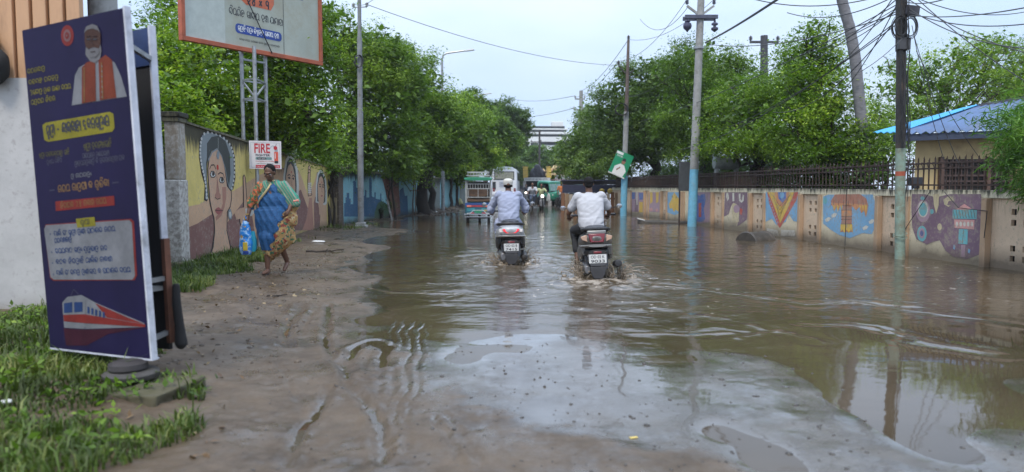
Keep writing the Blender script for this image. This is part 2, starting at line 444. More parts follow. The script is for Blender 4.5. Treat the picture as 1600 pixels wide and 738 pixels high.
class Flat(MB):
    """printing / painting laid on a plane: origin o, unit axes U (right), V (up); w = outwards. Layers 1.5 mm apart."""
    def __init__(s, o, U, V, mats, step=0.0015, base=0.002):
        super().__init__(); U = Vector(U).normalized(); V = Vector(V); V = (V - U * V.dot(U)).normalized(); Wn = U.cross(V)
        s.M4 = Matrix.Translation(Vector(o)) @ Matrix((U, V, Wn)).transposed().to_4x4()
        s.mats = mats; s.names = list(mats.keys()); s.step = step; s.base = base
    def _w(s, layer): return s.base + layer * s.step
    def poly(s, pts, mt, layer=0):
        w = s._w(layer); pts = [(p[0], p[1]) for p in pts]
        a = sum(pts[i][0] * pts[(i + 1) % len(pts)][1] - pts[(i + 1) % len(pts)][0] * pts[i][1] for i in range(len(pts)))
        if a < 0: pts = pts[::-1]
        tri = tessellate_polygon([[Vector((p[0], p[1], 0)) for p in pts]])
        fs = []
        for a_, b_, c_ in tri:
            A, B_, C_ = pts[a_], pts[b_], pts[c_]
            ar = (B_[0] - A[0]) * (C_[1] - A[1]) - (C_[0] - A[0]) * (B_[1] - A[1])
            fs.append((a_, b_, c_) if ar > 0 else (a_, c_, b_))
        return s.add([s.M4 @ Vector((p[0], p[1], w)) for p in pts], fs, s.names.index(mt))
    def rect(s, u, v, w_, h, mt, layer=0, r_=0.0):
        if r_ <= 0: return s.poly([(u, v), (u + w_, v), (u + w_, v + h), (u, v + h)], mt, layer)
        p = []
        for cx, cy, a in ((u + w_ - r_, v + r_, -90), (u + w_ - r_, v + h - r_, 0), (u + r_, v + h - r_, 90), (u + r_, v + r_, 180)):
            p += _arc(cx, cy, r_, a, a + 90, 4)
        return s.poly(p, mt, layer)
    def disc(s, u, v, r_, mt, layer=0, ry=None, n=20):
        return s.poly([(u + r_ * math.cos(2 * PI * i / n), v + (ry or r_) * math.sin(2 * PI * i / n)) for i in range(n)], mt, layer)
    def stroke(s, pts, wd, mt, layer=0):
        w = s._w(layer); pts = [Vector((p[0], p[1])) for p in pts]; L = []; Rr = []
        for i, p in enumerate(pts):
            t = pts[min(i + 1, len(pts) - 1)] - pts[max(i - 1, 0)]
            if t.length < 1e-9: t = Vector((1, 0))
            t.normalize(); n = Vector((-t.y, t.x)) * wd / 2; L.append(p + n); Rr.append(p - n)
        k = len(pts); vs = [s.M4 @ Vector((p.x, p.y, w)) for p in L + Rr]
        return s.add(vs, [(k + i, k + i + 1, i + 1, i) for i in range(k - 1)], s.names.index(mt))
    def text(s, t, u, v, size, mt, layer=0, width=None, bold=0.0, align='l'):
        vs, fs = text_geo(t, size, bold)
        if not vs: return s
        x0, x1 = min(p[0] for p in vs), max(p[0] for p in vs); k = (width / (x1 - x0)) if width else 1.0
        off = u - x0 * k if align == 'l' else u - (x0 + x1) / 2 * k
        w = s._w(layer)
        return s.add([s.M4 @ Vector((p[0] * k + off, p[1] + v, w)) for p in vs], fs, s.names.index(mt))
    def odia(s, t, u, v, size, mt, layer=0, width=None, wt=0.12, slope=0.0):
        st, x = odia_strokes(t); k = (width / x) if width else size
        for i, p in enumerate(st): s.stroke([(u + a * k, v + b_ * size + slope * a * k) for a, b_ in p], wt * size, mt, layer + (i % 3) * 0.12)
        return s
    def build(s, name, parent=None, origin=None, label=None):
        me = bpy.data.meshes.new(name); me.from_pydata(s.v, [], s.f)
        for m_ in s.mats.values(): me.materials.append(m_)
        me.polygons.foreach_set('material_index', s.m)
        if origin is not None: me.transform(Matrix.Translation(-Vector(origin)))
        me.update()
        return obj(name, me, parent, 0, origin, label)
# ================================================================== ground and water
def gpt(px, py): p = G(px, py); return (p.x, p.y)
_ctrl = [  # photo pixel -> ground height in cm relative to the still water
 (800,330,-12),(900,350,-12),(1100,380,-12),(1400,450,-12),(700,352,-8),(640,352,-4),(620,375,-6),(640,400,-6),(1000,430,-12),(1200,450,-10),
 (1590,470,-8),(1590,500,-5),(720,430,-7),(800,440,-8),(640,440,-3.5),(600,420,-2),(900,470,-4),(760,470,-3),(1100,500,-4),(1250,500,-5),(1400,520,-4),
 (950,505,-2),(660,468,-2.2),(680,490,-1.2),(1580,545,-2.5),(1000,520,-1.6),(1150,530,-1.8),(1250,545,-1.8),(1350,545,-1.2),
 (720,520,-.5),(720,560,-.35),(800,540,-.2),(800,580,.25),(880,600,.2),(900,540,.2),(960,560,.35),(1000,600,.1),(1040,560,.1),(860,650,.3),(1000,650,.15),
 (1100,620,.1),(1160,570,1.0),(1200,600,1.6),(1280,660,1.6),(1320,720,1.6),(1180,660,.5),(1130,680,-.3),(1200,715,-.4),(1100,700,.6),(1060,700,.8),
 (1330,600,-.6),(1380,600,-1.3),(1400,640,-1.4),(1450,670,-1.3),(1470,610,-1.2),(1350,560,-.8),(1560,700,.9),(1590,600,.3),(1540,590,-.5),(1500,700,-.2),
 (640,560,.6),(650,600,1.0),(620,520,-.1),(560,520,-.1),(590,500,-.5),(545,490,.6),(500,520,2),(450,600,3.5),(560,620,2.2),(600,700,3),(300,690,6),(200,735,6),
 (780,700,2.5),(740,660,1.6),(700,640,1.2),(950,735,3),(900,700,2.2),(1000,735,2.5),(1100,738,1.8),(700,735,3),
 (430,470,5),(480,430,4.5),(480,400,5),(520,375,5),(545,362,4),(500,365,9),(460,385,9),(400,440,9),(350,500,10),(300,560,11),(200,600,14),(100,620,16),(60,540,16),
 (520,440,2.2),(500,405,2.5),(455,500,2.2),(470,520,1.2),(545,410,.5),(550,440,1.5),(570,450,.3),
 (330,420,15),(370,400,13),(300,460,14),(420,380,12),(560,340,2),(600,338,3),(650,334,4),(690,330,9),(715,322,8),(600,350,-3),(560,352,3),(680,340,-3)]
_cx = np.array([gpt(a, b) for a, b, _ in _ctrl]); _cz = np.array([c for *_, c in _ctrl]) / 100.0
_cx = np.vstack([_cx, [(-9, 5), (-12, 10), (-7, 12), (-9, 20), (-7.2, 30), (-3.9, 50), (9, 9), (10, 6), (6, 4), (3, 2.6), (-3, 2.5), (0, 2.6), (12, 20), (9, 30), (-8, 3), (0, 60), (0, 90), (-6, 70), (8, 60), (5, 90), (-5,100), (14, 6)]])
_cz = np.concatenate([_cz, np.array([18, 18, 16, 14, 12, 12, -6, -4, 1, 2, 8, 3, 10, 10, 18, -8, -6, 4, 4, 4, 4, 6]) / 100.0])
def base_height(x, y):
    """inverse-distance blend of the control heights (distances shrink with range so near detail stays near)"""
    s_ = 1.0 / np.maximum(y, 3.0)
    num = np.zeros_like(x); den = np.zeros_like(x)
    for (a, b_), z in zip(_cx, _cz):
        d2 = ((x - a) ** 2 + ((y - b_) * 0.75) ** 2) * s_ ** 2 + 1e-4
        w = 1.0 / d2 ** 1.6; num += w * z; den += w
    return num / den
def vnoise(x, y, scale, seed, octs=4):
    """smooth value noise on a lattice"""
    out = np.zeros_like(x); amp = 1.0; tot = 0
    r_ = np.random.default_rng(seed)
    for o in range(octs):
        T = r_.uniform(-1, 1, (256, 256)); u = x * scale + 100; v = y * scale + 100
        i = np.floor(u).astype(int); j = np.floor(v).astype(int); fu = u - i; fv = v - j
        fu = fu * fu * (3 - 2 * fu); fv = fv * fv * (3 - 2 * fv)
        a = T[i % 256, j % 256]; b_ = T[(i + 1) % 256, j % 256]; c = T[i % 256, (j + 1) % 256]; d = T[(i + 1) % 256, (j + 1) % 256]
        out += amp * ((a * (1 - fu) + b_ * fu) * (1 - fv) + (c * (1 - fu) + d * fu) * fv); tot += amp
        amp *= 0.5; scale *= 2.03
    return out / tot
def poly_dist(x, y, pts):
    d = np.full(x.shape, 1e9)
    for (ax, ay), (bx, by) in zip(pts[:-1], pts[1:]):
        L2 = (bx - ax) ** 2 + (by - ay) ** 2 + 1e-9
        t = np.clip(((x - ax) * (bx - ax) + (y - ay) * (by - ay)) / L2, 0, 1)
        d = np.minimum(d, np.hypot(x - ax - t * (bx - ax), y - ay - t * (by - ay)))
    return d
# tyre tracks pressed into the mud
_tr = [[(512,478),(507,510),(513,550),(545,600),(590,660),(610,738)], [(575,598),(548,590),(540,570),(556,548),(584,534),(606,545),(604,575)],
       [(622,492),(612,540),(596,600),(575,680)], [(636,490),(626,545),(612,610),(594,690)], [(650,492),(641,550),(629,620),(614,700)], [(664,496),(655,560),(645,630),(634,720)],
       [(470,480),(445,520),(450,550)], [(484,490),(466,530)], [(520,610),(470,680),(440,738)], [(430,560),(470,640),(480,738)], [(700,650),(716,690),(750,738)], [(680,650),(694,690),(722,738)]]
TRACKS = [[gpt(*p) for p in t] for t in _tr]
TRW = [0.035, 0.045, 0.016, 0.014, 0.016, 0.014, 0.05, 0.03, 0.03, 0.02, 0.018, 0.018]
TRD = [1.8, 2.0, .8, .7, .8, .7, 1.9, 1.4, 1.3, .9, .8, .8]
def height(x, y):
    z = base_height(x, y)
    n = vnoise(x, y, 0.9, 3, 5); n2 = vnoise(x, y, 5.0, 5, 4)
    land = np.clip((z + 0.004) / 0.04, 0, 1)
    z = z + n * (0.0045 + 0.03 * land * land * (y < 30)) + n2 * (0.0007 + 0.016 * land * land) + vnoise(x, y, 16.0, 6, 3) * 0.007 * land * land
    near = (y < 9) & (x < 1.5)
    if near.any():
        xs, ys = x[near], y[near]; dz = np.zeros_like(xs)
        wx_, wy_ = xs + .05 * vnoise(xs, ys, 3, 51, 3), ys + .05 * vnoise(xs, ys, 3, 52, 3)
        for t, w, dp in zip(TRACKS, TRW, TRD):
            d = poly_dist(wx_, wy_, t); dz += -0.011 * dp * np.exp(-(d / w) ** 2) + 0.006 * dp * np.exp(-((d - 2.0 * w) / (0.7 * w)) ** 2)
        z = z.copy(); z[near] += dz
    return z
def gz(x, y): return float(height(np.array([float(x)]), np.array([float(y)]))[0])

def nonuni(a, dens):  # joins pieces (start, end, step)
    o = []
    for s0, e0, st in dens: o.append(np.arange(s0, e0, st))
    return np.concatenate(o + [np.array([dens[-1][1]])])
gx = nonuni(0, [(-400, -40, 40), (-40, -8, 2.0), (-8, -4.5, 0.12), (-4.5, 5.2, 0.022), (5.2, 9.5, 0.1), (9.5, 40, 2), (40, 400, 40)])
_gy = [2.0]
while _gy[-1] < 900: _gy.append(_gy[-1] * (1.0042 if _gy[-1] < 14 else 1.01 if _gy[-1] < 60 else 1.06))
gy = np.concatenate([[-60, -10, 0, 1.2], np.array(_gy)])
def grid_mesh(name, gx, gy, zf, mats, attrs=None):
    X, Y = np.meshgrid(gx, gy); x, y = X.ravel(), Y.ravel(); z = zf(x, y)
    nx, ny = len(gx), len(gy); i = np.arange(nx - 1)[None, :] + np.arange(ny - 1)[:, None] * nx; i = i.ravel()
    F_ = np.stack([i, i + 1, i + nx + 1, i + nx], 1)
    return fast_mesh(name, np.stack([x, y, z], 1), F_, mats, attr={k: f(x, y) for k, f in (attrs or {}).items()}, smooth=True)

def ground_material():
    m = bpy.data.materials.new('wet_ground'); m.use_nodes = True
    n, l = m.node_tree.nodes, m.node_tree.links; b = n['Principled BSDF']
    g = n.new('ShaderNodeNewGeometry')
    def noise(scale, st=(1, 1, 1), det=8, rgh=0.65):
        mp = n.new('ShaderNodeMapping'); mp.inputs['Scale'].default_value = st; l.new(g.outputs['Position'], mp.inputs[0])
        t = n.new('ShaderNodeTexNoise'); t.inputs['Scale'].default_value = scale; t.inputs['Detail'].default_value = det; t.inputs['Roughness'].default_value = rgh
        l.new(mp.outputs[0], t.inputs['Vector']); return t.outputs['Fac']
    def mr(v, a, c, d=0.0, e=1.0):
        k = n.new('ShaderNodeMapRange'); 
        for i, q in ((1, a), (2, c), (3, d), (4, e)): k.inputs[i].default_value = q
        l.new(v, k.inputs[0]); return k.outputs[0]
    def mix(f, a, c):
        k = n.new('ShaderNodeMix'); k.data_type = 'RGBA'
        if isinstance(f, float): k.inputs[0].default_value = f
        else: l.new(f, k.inputs[0])
        for i, v in ((6, a), (7, c)):
            if isinstance(v, tuple): k.inputs[i].default_value = (*v, 1)
            else: l.new(v, k.inputs[i])
        return k.outputs[2]
    def mt(op, a, c):
        k = n.new('ShaderNodeMath'); k.operation = op
        for i, v in enumerate((a, c)):
            if isinstance(v, (int, float)): k.inputs[i].default_value = v
            else: l.new(v, k.inputs[i])
        return k.outputs[0]
    at1 = n.new('ShaderNodeAttribute'); at1.attribute_name = 'mud'
    at2 = n.new('ShaderNodeAttribute'); at2.attribute_name = 'dry'
    mid2 = noise(2.6, (1, .55, 1), 9, .72)
    big = noise(1.3); mid = noise(6.0); fine = noise(55.0, det=6); grit = noise(160, det=2)
    mud = mix(mr(big, .35, .65), (0.050, 0.035, 0.022), (0.108, 0.078, 0.050))
    mud = mix(mr(mid, .45, .7, 0, .6), mud, (0.13, 0.098, 0.07))
    dry = mix(mr(mid, .35, .65), (0.075, 0.053, 0.037), (0.15, 0.112, 0.078))
    mud = mix(at2.outputs['Fac'], mud, dry)
    asp = mix(mr(big, .35, .65), (0.048, 0.042, 0.037), (0.105, 0.092, 0.078))
    asp = mix(mr(fine, .5, .75, 0, .7), asp, (0.15, 0.135, 0.12))
    asp = mix(mr(grit, .62, .7, 0, .8), asp, (0.02, 0.02, 0.02))
    c = mix(mr(mt('ADD', at1.outputs['Fac'], mt('MULTIPLY', mt('SUBTRACT', mid, 0.5), 1.2)), .35, .65), asp, mud)
    at3 = n.new('ShaderNodeAttribute'); at3.attribute_name = 'shallow'
    c = mix(mt('MULTIPLY', at3.outputs['Fac'], .8), c, (.062, .046, .029))     # silt left by the thin water at the edge
    l.new(c, b.inputs['Base Color'])
    wet = mt('ADD', mt('MULTIPLY', big, 0.55), mt('MULTIPLY', mid, 0.45))
    r_asp = mr(wet, .42, .66, .04, .30)
    r_mud = mr(mid2, .40, .58, .22, .62)
    k = n.new('ShaderNodeMix'); l.new(mr(at1.outputs['Fac'], .3, .7), k.inputs[0]); l.new(r_asp, k.inputs[2]); l.new(r_mud, k.inputs[3])
    k2 = n.new('ShaderNodeMix'); l.new(at2.outputs['Fac'], k2.inputs[0]); l.new(k.outputs[0], k2.inputs[2]); k2.inputs[3].default_value = .85
    l.new(k2.outputs[0], b.inputs['Roughness'])
    l.new(mr(at1.outputs['Fac'], 0, 1, .5, .3), b.inputs['Specular IOR Level'])
    # thin film of standing water over the rough surface
    film = mt('MULTIPLY', mr(mt('ADD', mt('ADD', mt('MULTIPLY', wet, .45), mt('MULTIPLY', mid2, .55)), mt('MULTIPLY', at1.outputs['Fac'], .055)), .56, .44, 0, .62), mt('SUBTRACT', 1.0, at2.outputs['Fac']))
    l.new(mt('MAXIMUM', film, at3.outputs['Fac']), b.inputs['Coat Weight']); b.inputs['Coat Roughness'].default_value = .03; b.inputs['Coat IOR'].default_value = 1.36
    bp = n.new('ShaderNodeBump'); bp.inputs['Distance'].default_value = 0.004
    l.new(mt('ADD', mr(wet, .42, .6, .12, .7), mt('MULTIPLY', at1.outputs['Fac'], .35)), bp.inputs['Strength'])
    l.new(mt('ADD', fine, mt('MULTIPLY', mid, 1.5)), bp.inputs['Height']); l.new(bp.outputs[0], b.inputs['Normal'])
    return m
_mudpts = [gpt(*p) for p in [(560,330),(640,345),(600,420),(560,470),(640,500),(560,545),(640,560),(650,600),(740,630),(860,660),(1000,690),(1120,738),(1130,760)]]
def mud_attr(x, y):
    n = vnoise(x, y, 1.5, 11, 4)
    # left of the mud edge line
    yy = np.array([p[1] for p in _mudpts]); xx = np.array([p[0] for p in _mudpts]); o = np.argsort(yy)
    xe = np.interp(y, yy[o], xx[o]); xe = np.where(y > 30, -3.5 - (30 - y) * 0.02, xe)
    return np.clip(0.5 + (xe - x) / 0.5 + n * 1.0, 0, 1)
def dry_attr(x, y):
    z = base_height(x, y); n = vnoise(x, y, 2.2, 12, 4)
    return np.clip((z - 0.075) / 0.05 + n * 0.5, 0, 1) * (x < 3)
gm = grid_mesh('ground', gx, gy, height, ground_material(), {'mud': mud_attr, 'dry': dry_attr, 'shallow': lambda x, y: np.clip(1 - (height(x, y) - .0005) / .0055, 0, 1) * (y < 40)})
tag(obj('ground', gm), 'muddy verge and wet potholed asphalt of the flooded street', 'ground', kind='structure')

# --- water: one sheet with real ripples, wakes of the two scooters and calm water in front
WAKES = [  # (pixel polyline, height m, width m, foam)
 ([(560,448),(600,456),(660,458),(720,460)], .022, .05, .75), ([(700,476),(690,466),(712,458)], .012, .03, .5), ([(1000,522),(1080,524),(1150,521)], .016, .04, .7),
 ([(1015,446),(1090,452),(1180,464),(1260,474),(1330,470),(1430,478)], .022, .06, .55), ([(1330,472),(1440,486),(1530,497),(1600,508)], .022, .06, .6),
 ([(1150,528),(1180,522),(1225,515)], .012, .03, .35), ([(1260,505),(1310,507),(1355,512),(1385,520)], .014, .03, .5), ([(1385,520),(1450,536),(1550,552)], .018, .05, .55),
 ([(960,400),(1010,402),(1060,410)], .025, .06, .9), ([(830,420),(870,432),(905,440)], .02, .06, .4), ([(700,395),(740,410),(770,420)], .02, .05, .4),
 ([(600,478),(560,462),(530,455)], .01, .03, .35), ([(1140,498),(1060,492),(960,478),(900,470)], .012, .05, .15), ([(1170,508),(1240,520),(1290,534)], .012, .04, .3)]
WK = [([gpt(*p) for p in w[0]], w[1], w[2], w[3]) for w in WAKES]
def chop(x, y):
    """how rough the water is, 0 calm .. 1 choppy"""
    px = 800 + x / np.maximum(y, 1) * FPX; far = np.clip((y - 6.8) / 3.0, 0, 1)
    n = vnoise(x, y, 0.6, 21, 3) * 0.5 + 0.5
    rider = np.exp(-(((x - 1.25) / 1.5) ** 2 + ((y - 10.5) / 3.5) ** 2)) + np.exp(-(((x - 0) / 1.3) ** 2 + ((y - 13) / 3.5) ** 2))
    right = np.clip((x - 2.0) / 2.0, 0, 1) * np.clip((y - 7) / 3, 0, 1)
    left = np.clip((-1.0 - x) / 1.0, 0, 1) * np.clip((20 - y) / 8, 0, 1)
    return np.clip(far * (0.35 + 0.5 * n) * (1 - 0.6 * left) + rider * 0.9 + right * 0.32 + 0.02, 0, 1.2)
def wheight(x, y):
    c = chop(x, y); z = np.zeros_like(x); r_ = np.random.default_rng(4)
    px_, py_ = x + 0.15 * vnoise(x, y, 1.1, 31, 2), y + 0.15 * vnoise(x, y, 1.3, 32, 2)
    for _ in range(46):
        lam = r_.uniform(0.12, 0.9); a = r_.normal(PI / 2, 0.75); k = 2 * PI / lam
        z += 0.0095 * lam * np.sin(k * (px_ * math.cos(a) + py_ * math.sin(a)) + r_.uniform(0, 6.3)) * (y < 90 * lam)
    z *= c * 0.22 * (0.6 + 0.6 * vnoise(x, y, 0.8, 33, 3))
    m_ = y < 16
    xs, ys = x[m_], y[m_]; dz = np.zeros_like(xs)
    wx = xs + 0.12 * vnoise(xs, ys, 2.0, 34, 3); wy = ys + 0.12 * vnoise(xs, ys, 2.0, 35, 3)
    for pts, h, w, f in WK:
        d = poly_dist(wx, wy, pts); dz += h * 0.22 * np.exp(-(d / (w * 0.6)) ** 2) - 0.25 * h * np.exp(-((d - 3 * w) / (2 * w)) ** 2)
    for cx_, cy_, a0 in ((1.28, 10.9, 0.018), (0.0, 13.5, 0.016)):   # rings and churn behind each wheel
        rr = np.hypot(xs - cx_, (ys - cy_) * 0.8); dz += a0 * np.sin(rr * 13) * np.exp(-rr * 1.1) + a0 * 1.4 * vnoise(xs, ys, 7, 36, 3) * np.exp(-(rr / 0.9) ** 2)
    z[m_] += dz
    return z
def foam(x, y):
    o = np.zeros_like(x); m_ = y < 17; xs, ys = x[m_], y[m_]; f_ = np.zeros_like(xs)
    wx = xs + 0.12 * vnoise(xs, ys, 2.0, 34, 3); wy = ys + 0.12 * vnoise(xs, ys, 2.0, 35, 3)
    nn = vnoise(xs, ys, 9, 37, 3); n3 = vnoise(xs, ys, 2.3, 38, 2)
    for pts, h, w, f in WK:
        d = poly_dist(wx, wy, pts); f_ += f * 0.6 * np.exp(-(d / (w * 0.28)) ** 2) * np.clip(0.45 + nn * 1.6 + n3 * 1.4, 0, 1)
    for cx_, cy_, s_ in ((1.28, 10.9, 0.7), (0.0, 13.5, 0.7)):
        rr = np.hypot((xs - cx_), (ys - cy_) * 0.7); f_ += 0.8 * np.exp(-(rr / s_) ** 2) * np.clip(0.2 + nn * 2.0, 0, 1)
    sp = vnoise(xs, ys, 14, 39, 2) ; f_ += np.clip((sp - 0.62) * 5, 0, .6) * chop(xs, ys)
    o[m_] = np.clip(f_, 0, 1); return o
def water_material():
    m = bpy.data.materials.new('muddy_water'); m.use_nodes = True
    n, l = m.node_tree.nodes, m.node_tree.links; b = n['Principled BSDF']
    g = n.new('ShaderNodeNewGeometry')
    mp = n.new('ShaderNodeMapping'); mp.inputs['Scale'].default_value = (1.0, 1.5, 1.0); l.new(g.outputs['Position'], mp.inputs[0])
    nz = n.new('ShaderNodeTexNoise'); nz.inputs['Scale'].default_value = 5.5; nz.inputs['Detail'].default_value = 4; nz.inputs['Roughness'].default_value = .55
    l.new(mp.outputs[0], nz.inputs['Vector'])
    nc = n.new('ShaderNodeTexNoise'); nc.inputs['Scale'].default_value = .5; nc.inputs['Detail'].default_value = 4
    l.new(g.outputs['Position'], nc.inputs['Vector'])
    rp = n.new('ShaderNodeValToRGB'); rp.color_ramp.elements[0].position = .35; rp.color_ramp.elements[1].position = .65
    rp.color_ramp.elements[0].color = (.050, .037, .022, 1); rp.color_ramp.elements[1].color = (.080, .059, .037, 1)
    l.new(nc.outputs['Fac'], rp.inputs[0])
    fo = n.new('ShaderNodeAttribute'); fo.attribute_name = 'foam'
    ch = n.new('ShaderNodeAttribute'); ch.attribute_name = 'chop'
    mx = n.new('ShaderNodeMix'); mx.data_type = 'RGBA'; l.new(fo.outputs['Fac'], mx.inputs[0]); l.new(rp.outputs[0], mx.inputs[6]); mx.inputs[7].default_value = (.42, .36, .30, 1)
    l.new(mx.outputs[2], b.inputs['Base Color'])
    ro = n.new('ShaderNodeMapRange'); ro.inputs[3].default_value = .025; ro.inputs[4].default_value = .5; l.new(fo.outputs['Fac'], ro.inputs[0]); l.new(ro.outputs[0], b.inputs['Roughness'])
    b.inputs['IOR'].default_value = 1.36
    mu = n.new('ShaderNodeMath'); mu.operation = 'MULTIPLY'; mu.inputs[1].default_value = .42; l.new(ch.outputs['Fac'], mu.inputs[0])
    bp = n.new('ShaderNodeBump'); bp.inputs['Distance'].default_value = 0.03; l.new(mu.outputs[0], bp.inputs['Strength'])
    l.new(nz.outputs['Fac'], bp.inputs['Height']); l.new(bp.outputs[0], b.inputs['Normal'])
    return m
wxs = nonuni(0, [(-9, -5, 0.2), (-5, 6, 0.02), (6, 10.5, 0.05), (10.5, 14, .5)])
_wy = [2.6]
while _wy[-1] < 110: _wy.append(_wy[-1] * (1.0030 if _wy[-1] < 16 else 1.006 if _wy[-1] < 40 else 1.03))
wm_ = grid_mesh('flood_water', wxs, np.array(_wy), wheight, water_material(), {'foam': foam, 'chop': chop})
tag(obj('flood_water', wm_), 'brown rippled flood water over the street', 'water', kind='structure')
# ================================================================== left boundary wall with painted faces
LA, LB = (-5.32, 12.0), (-6.32, 25.6)
def wall_prism(name, A, B, z0a, z0b, z1a, z1b, t, m, parent, side=1):
    """straight wall, thickness t away from the road, top may slope"""
    ax, ay = A; bx, by = B; L = math.hypot(bx - ax, by - ay); nx, ny = -(by - ay) / L * side * t, (bx - ax) / L * side * t
    k = 14; mb = MB(); vs = []
    for i in range(k + 1):
        f = i / k; x, y = ax + (bx - ax) * f, ay + (by - ay) * f; zb = z0a + (z0b - z0a) * f; zt = z1a + (z1b - z1a) * f + (rng.normal() * 0.008 if 0 < i < k else 0)
        vs += [(x, y, zb), (x, y, zt), (x + nx, y + ny, zt), (x + nx, y + ny, zb)]
    fs = []
    for i in range(k):
        for j in range(4): fs.append((i * 4 + j, i * 4 + (j + 1) % 4, i * 4 + 4 + (j + 1) % 4, i * 4 + 4 + j))
    fs += [(0, 1, 2, 3), (k * 4, k * 4 + 3, k * 4 + 2, k * 4 + 1)]
    mb.add(vs, fs); return mb.build(name, m, parent, smooth=0)
W_YEL = wall_mat('plaster_yellow', (0.60, 0.48, 0.15), 2.52, moss=.62, drip=.6, low=.5, wear=.35)
W_PEA = wall_mat('plaster_peach', (0.52, 0.33, 0.20), 2.25, moss=.65, drip=.5, low=.5, wear=.35)
W_MAU = wall_mat('paint_mauve', (0.20, 0.095, 0.08), 2.3, moss=.1, drip=.5, low=.6, wear=.4)
W_SKIN = wall_mat('paint_skin', (0.50, 0.31, 0.20), 2.6, moss=.1, drip=.5, low=.3, wear=.4)
W_SKIN2 = wall_mat('paint_skin_shade', (0.34, 0.17, 0.12), 2.6, moss=.1, drip=.2, low=.2, wear=.1)
W_HAIR = wall_mat('paint_hair', (0.045, 0.05, 0.045), 3, moss=.05, drip=.1, low=.1, wear=.1)
W_GREY = wall_mat('paint_grey', (0.20, 0.23, 0.24), 3, moss=.05, drip=.3, low=.1, wear=.2)
W_WHT = wall_mat('paint_white', (0.50, 0.50, 0.46), 3, moss=.05, drip=.3, low=.1, wear=.15)
W_RED = wall_mat('paint_red', (0.42, 0.03, 0.02), 3, moss=.05, drip=.1, low=.1, wear=.1)
W_LIP = wall_mat('paint_lip', (0.30, 0.09, 0.08), 3, moss=.05, drip=.1, low=.1, wear=.1)
W_LINE = wall_mat('paint_line', (0.03, 0.022, 0.02), 3, moss=.05, drip=.05, low=.05, wear=.1)
W_MOSS = wall_mat('mossy_cement', (0.15, 0.14, 0.08), 2.7, moss=.4, drip=.7, low=.3, wear=.3)
t = thing('boundary_wall', 'tall mossy wall with painted faces of women along the muddy verge', 'wall', (0, 0, 0))
wall_prism('wall', LA, LB, -.1, -.1, 2.42, 2.02, .22, W_YEL, t)
wall_prism('coping', (LA[0] + .03, LA[1]), (LB[0] + .03, LB[1]), 2.42, 2.02, 2.46, 2.06, .26, W_MOSS, t)
for f in (.315,):
    x, y = LA[0] + (LB[0] - LA[0]) * f, LA[1] + (LB[1] - LA[1]) * f
    MB().box((x + .01, y, 1.13), (.05, .05, 2.25), rz=R(4)).build('seam', W_MOSS, t)
ldir = Vector((LA[0] - LB[0], LA[1] - LB[1], 0)).normalized()      # U runs towards the camera so the outward normal faces the road
def LW(px, py):
    u, z = on_wall(px, py, LA, LB); return (-u, z)
mats = {'peach': W_PEA, 'mauve': W_MAU, 'skin': W_SKIN, 'shade': W_SKIN2, 'hair': W_HAIR, 'grey': W_GREY, 'white': W_WHT, 'red': W_RED, 'lip': W_LIP, 'line': W_LINE, 'yellow': W_YEL}
F1 = Flat((LA[0], LA[1], 0), (LB[0] - LA[0], LB[1] - LA[1], 0), (0, 0, 1), mats)
# outward normal of U x V must face the road (+x): U=B-A gives U x Z = (+,..)
def LW(px, py): return on_wall(px, py, LA, LB)
def z1(*p): return [LW(280 + a / 3.517, 190 + b / 3.514) for a, b in p]
def z2(*p): return [LW(420 + a / 4.92, 220 + b / 4.92) for a, b in p]
F1.poly(z1((30,470),(110,455),(160,425),(300,380),(430,300)) + z2((60,200),(230,230),(260,300),(300,420),(345,330),(370,240),(445,300),(445,690),(250,690)) + z1((420,760),(30,760)), 'peach', 0)
F1.poly(z1((30,590),(100,560),(185,505),(260,560),(290,520),(352,440),(380,460),(400,520),(430,700),(430,775),(30,775)), 'mauve', 1)
F1.poly(z2((50,640),(60,480),(100,440),(150,470),(205,410),(245,375),(262,420),(300,520),(325,560),(330,690),(50,690)), 'mauve', 1)
F1.poly(z2((345,480),(355,430),(370,440),(382,500),(395,580),(390,690),(350,690)), 'mauve', 1)
F1.poly(z2((255,690),(290,600),(310,440),(330,440),(345,690)), 'shade', 2)
# big face: headdress, hair, skin, features
def ring_beads(pts, r_, mt, layer):
    for a, b in pts:
        u, v = LW(280 + a / 3.517, 190 + b / 3.514); F1.disc(u, v, r_ * 1.6, mt, layer, ry=r_, n=9)
F1.poly(z1((118,70),(150,52),(205,62),(255,88),(290,135),(305,190),(308,310),(296,372),(270,395),(255,330),(245,230),(205,130),(165,140),(150,230),(152,330),(160,420),(150,440),(135,432),(140,350),(120,280),(108,200),(108,130)), 'line', 2)
F1.poly(z1((124,78),(150,60),(203,70),(250,96),(282,140),(296,190),(299,308),(288,366),(272,384),(262,330),(252,230),(205,110),(160,125),(146,230),(148,330),(154,415),(146,430),(141,420),(146,350),(128,280),(116,200),(116,130)), 'grey', 3)
F1.poly(z1((150,120),(175,85),(215,78),(252,108),(276,180),(280,290),(270,365),(258,345),(250,270),(236,200),(210,150),(178,160),(157,205),(150,250)), 'hair', 4)
F1.poly(z1((160,200),(180,160),(205,148),(222,165),(242,215),(254,280),(262,352),(286,380),(288,420),(280,470),(264,500),(262,600),(285,700),(290,740),(160,745),(178,690),(190,600),(186,530),(172,480),(163,430),(157,340),(153,260)), 'line', 4)
F1.poly(z1((163,205),(182,166),(205,154),(220,170),(239,218),(250,282),(259,356),(281,384),(283,420),(276,465),(259,497),(257,600),(278,700),(282,738),(168,742),(186,690),(195,600),(191,530),(177,480),(168,430),(161,340),(157,260)), 'skin', 5)
F1.poly(z1((232,360),(256,360),(255,420),(246,470),(228,520),(200,545),(196,525),(222,500),(236,450)), 'shade', 6)
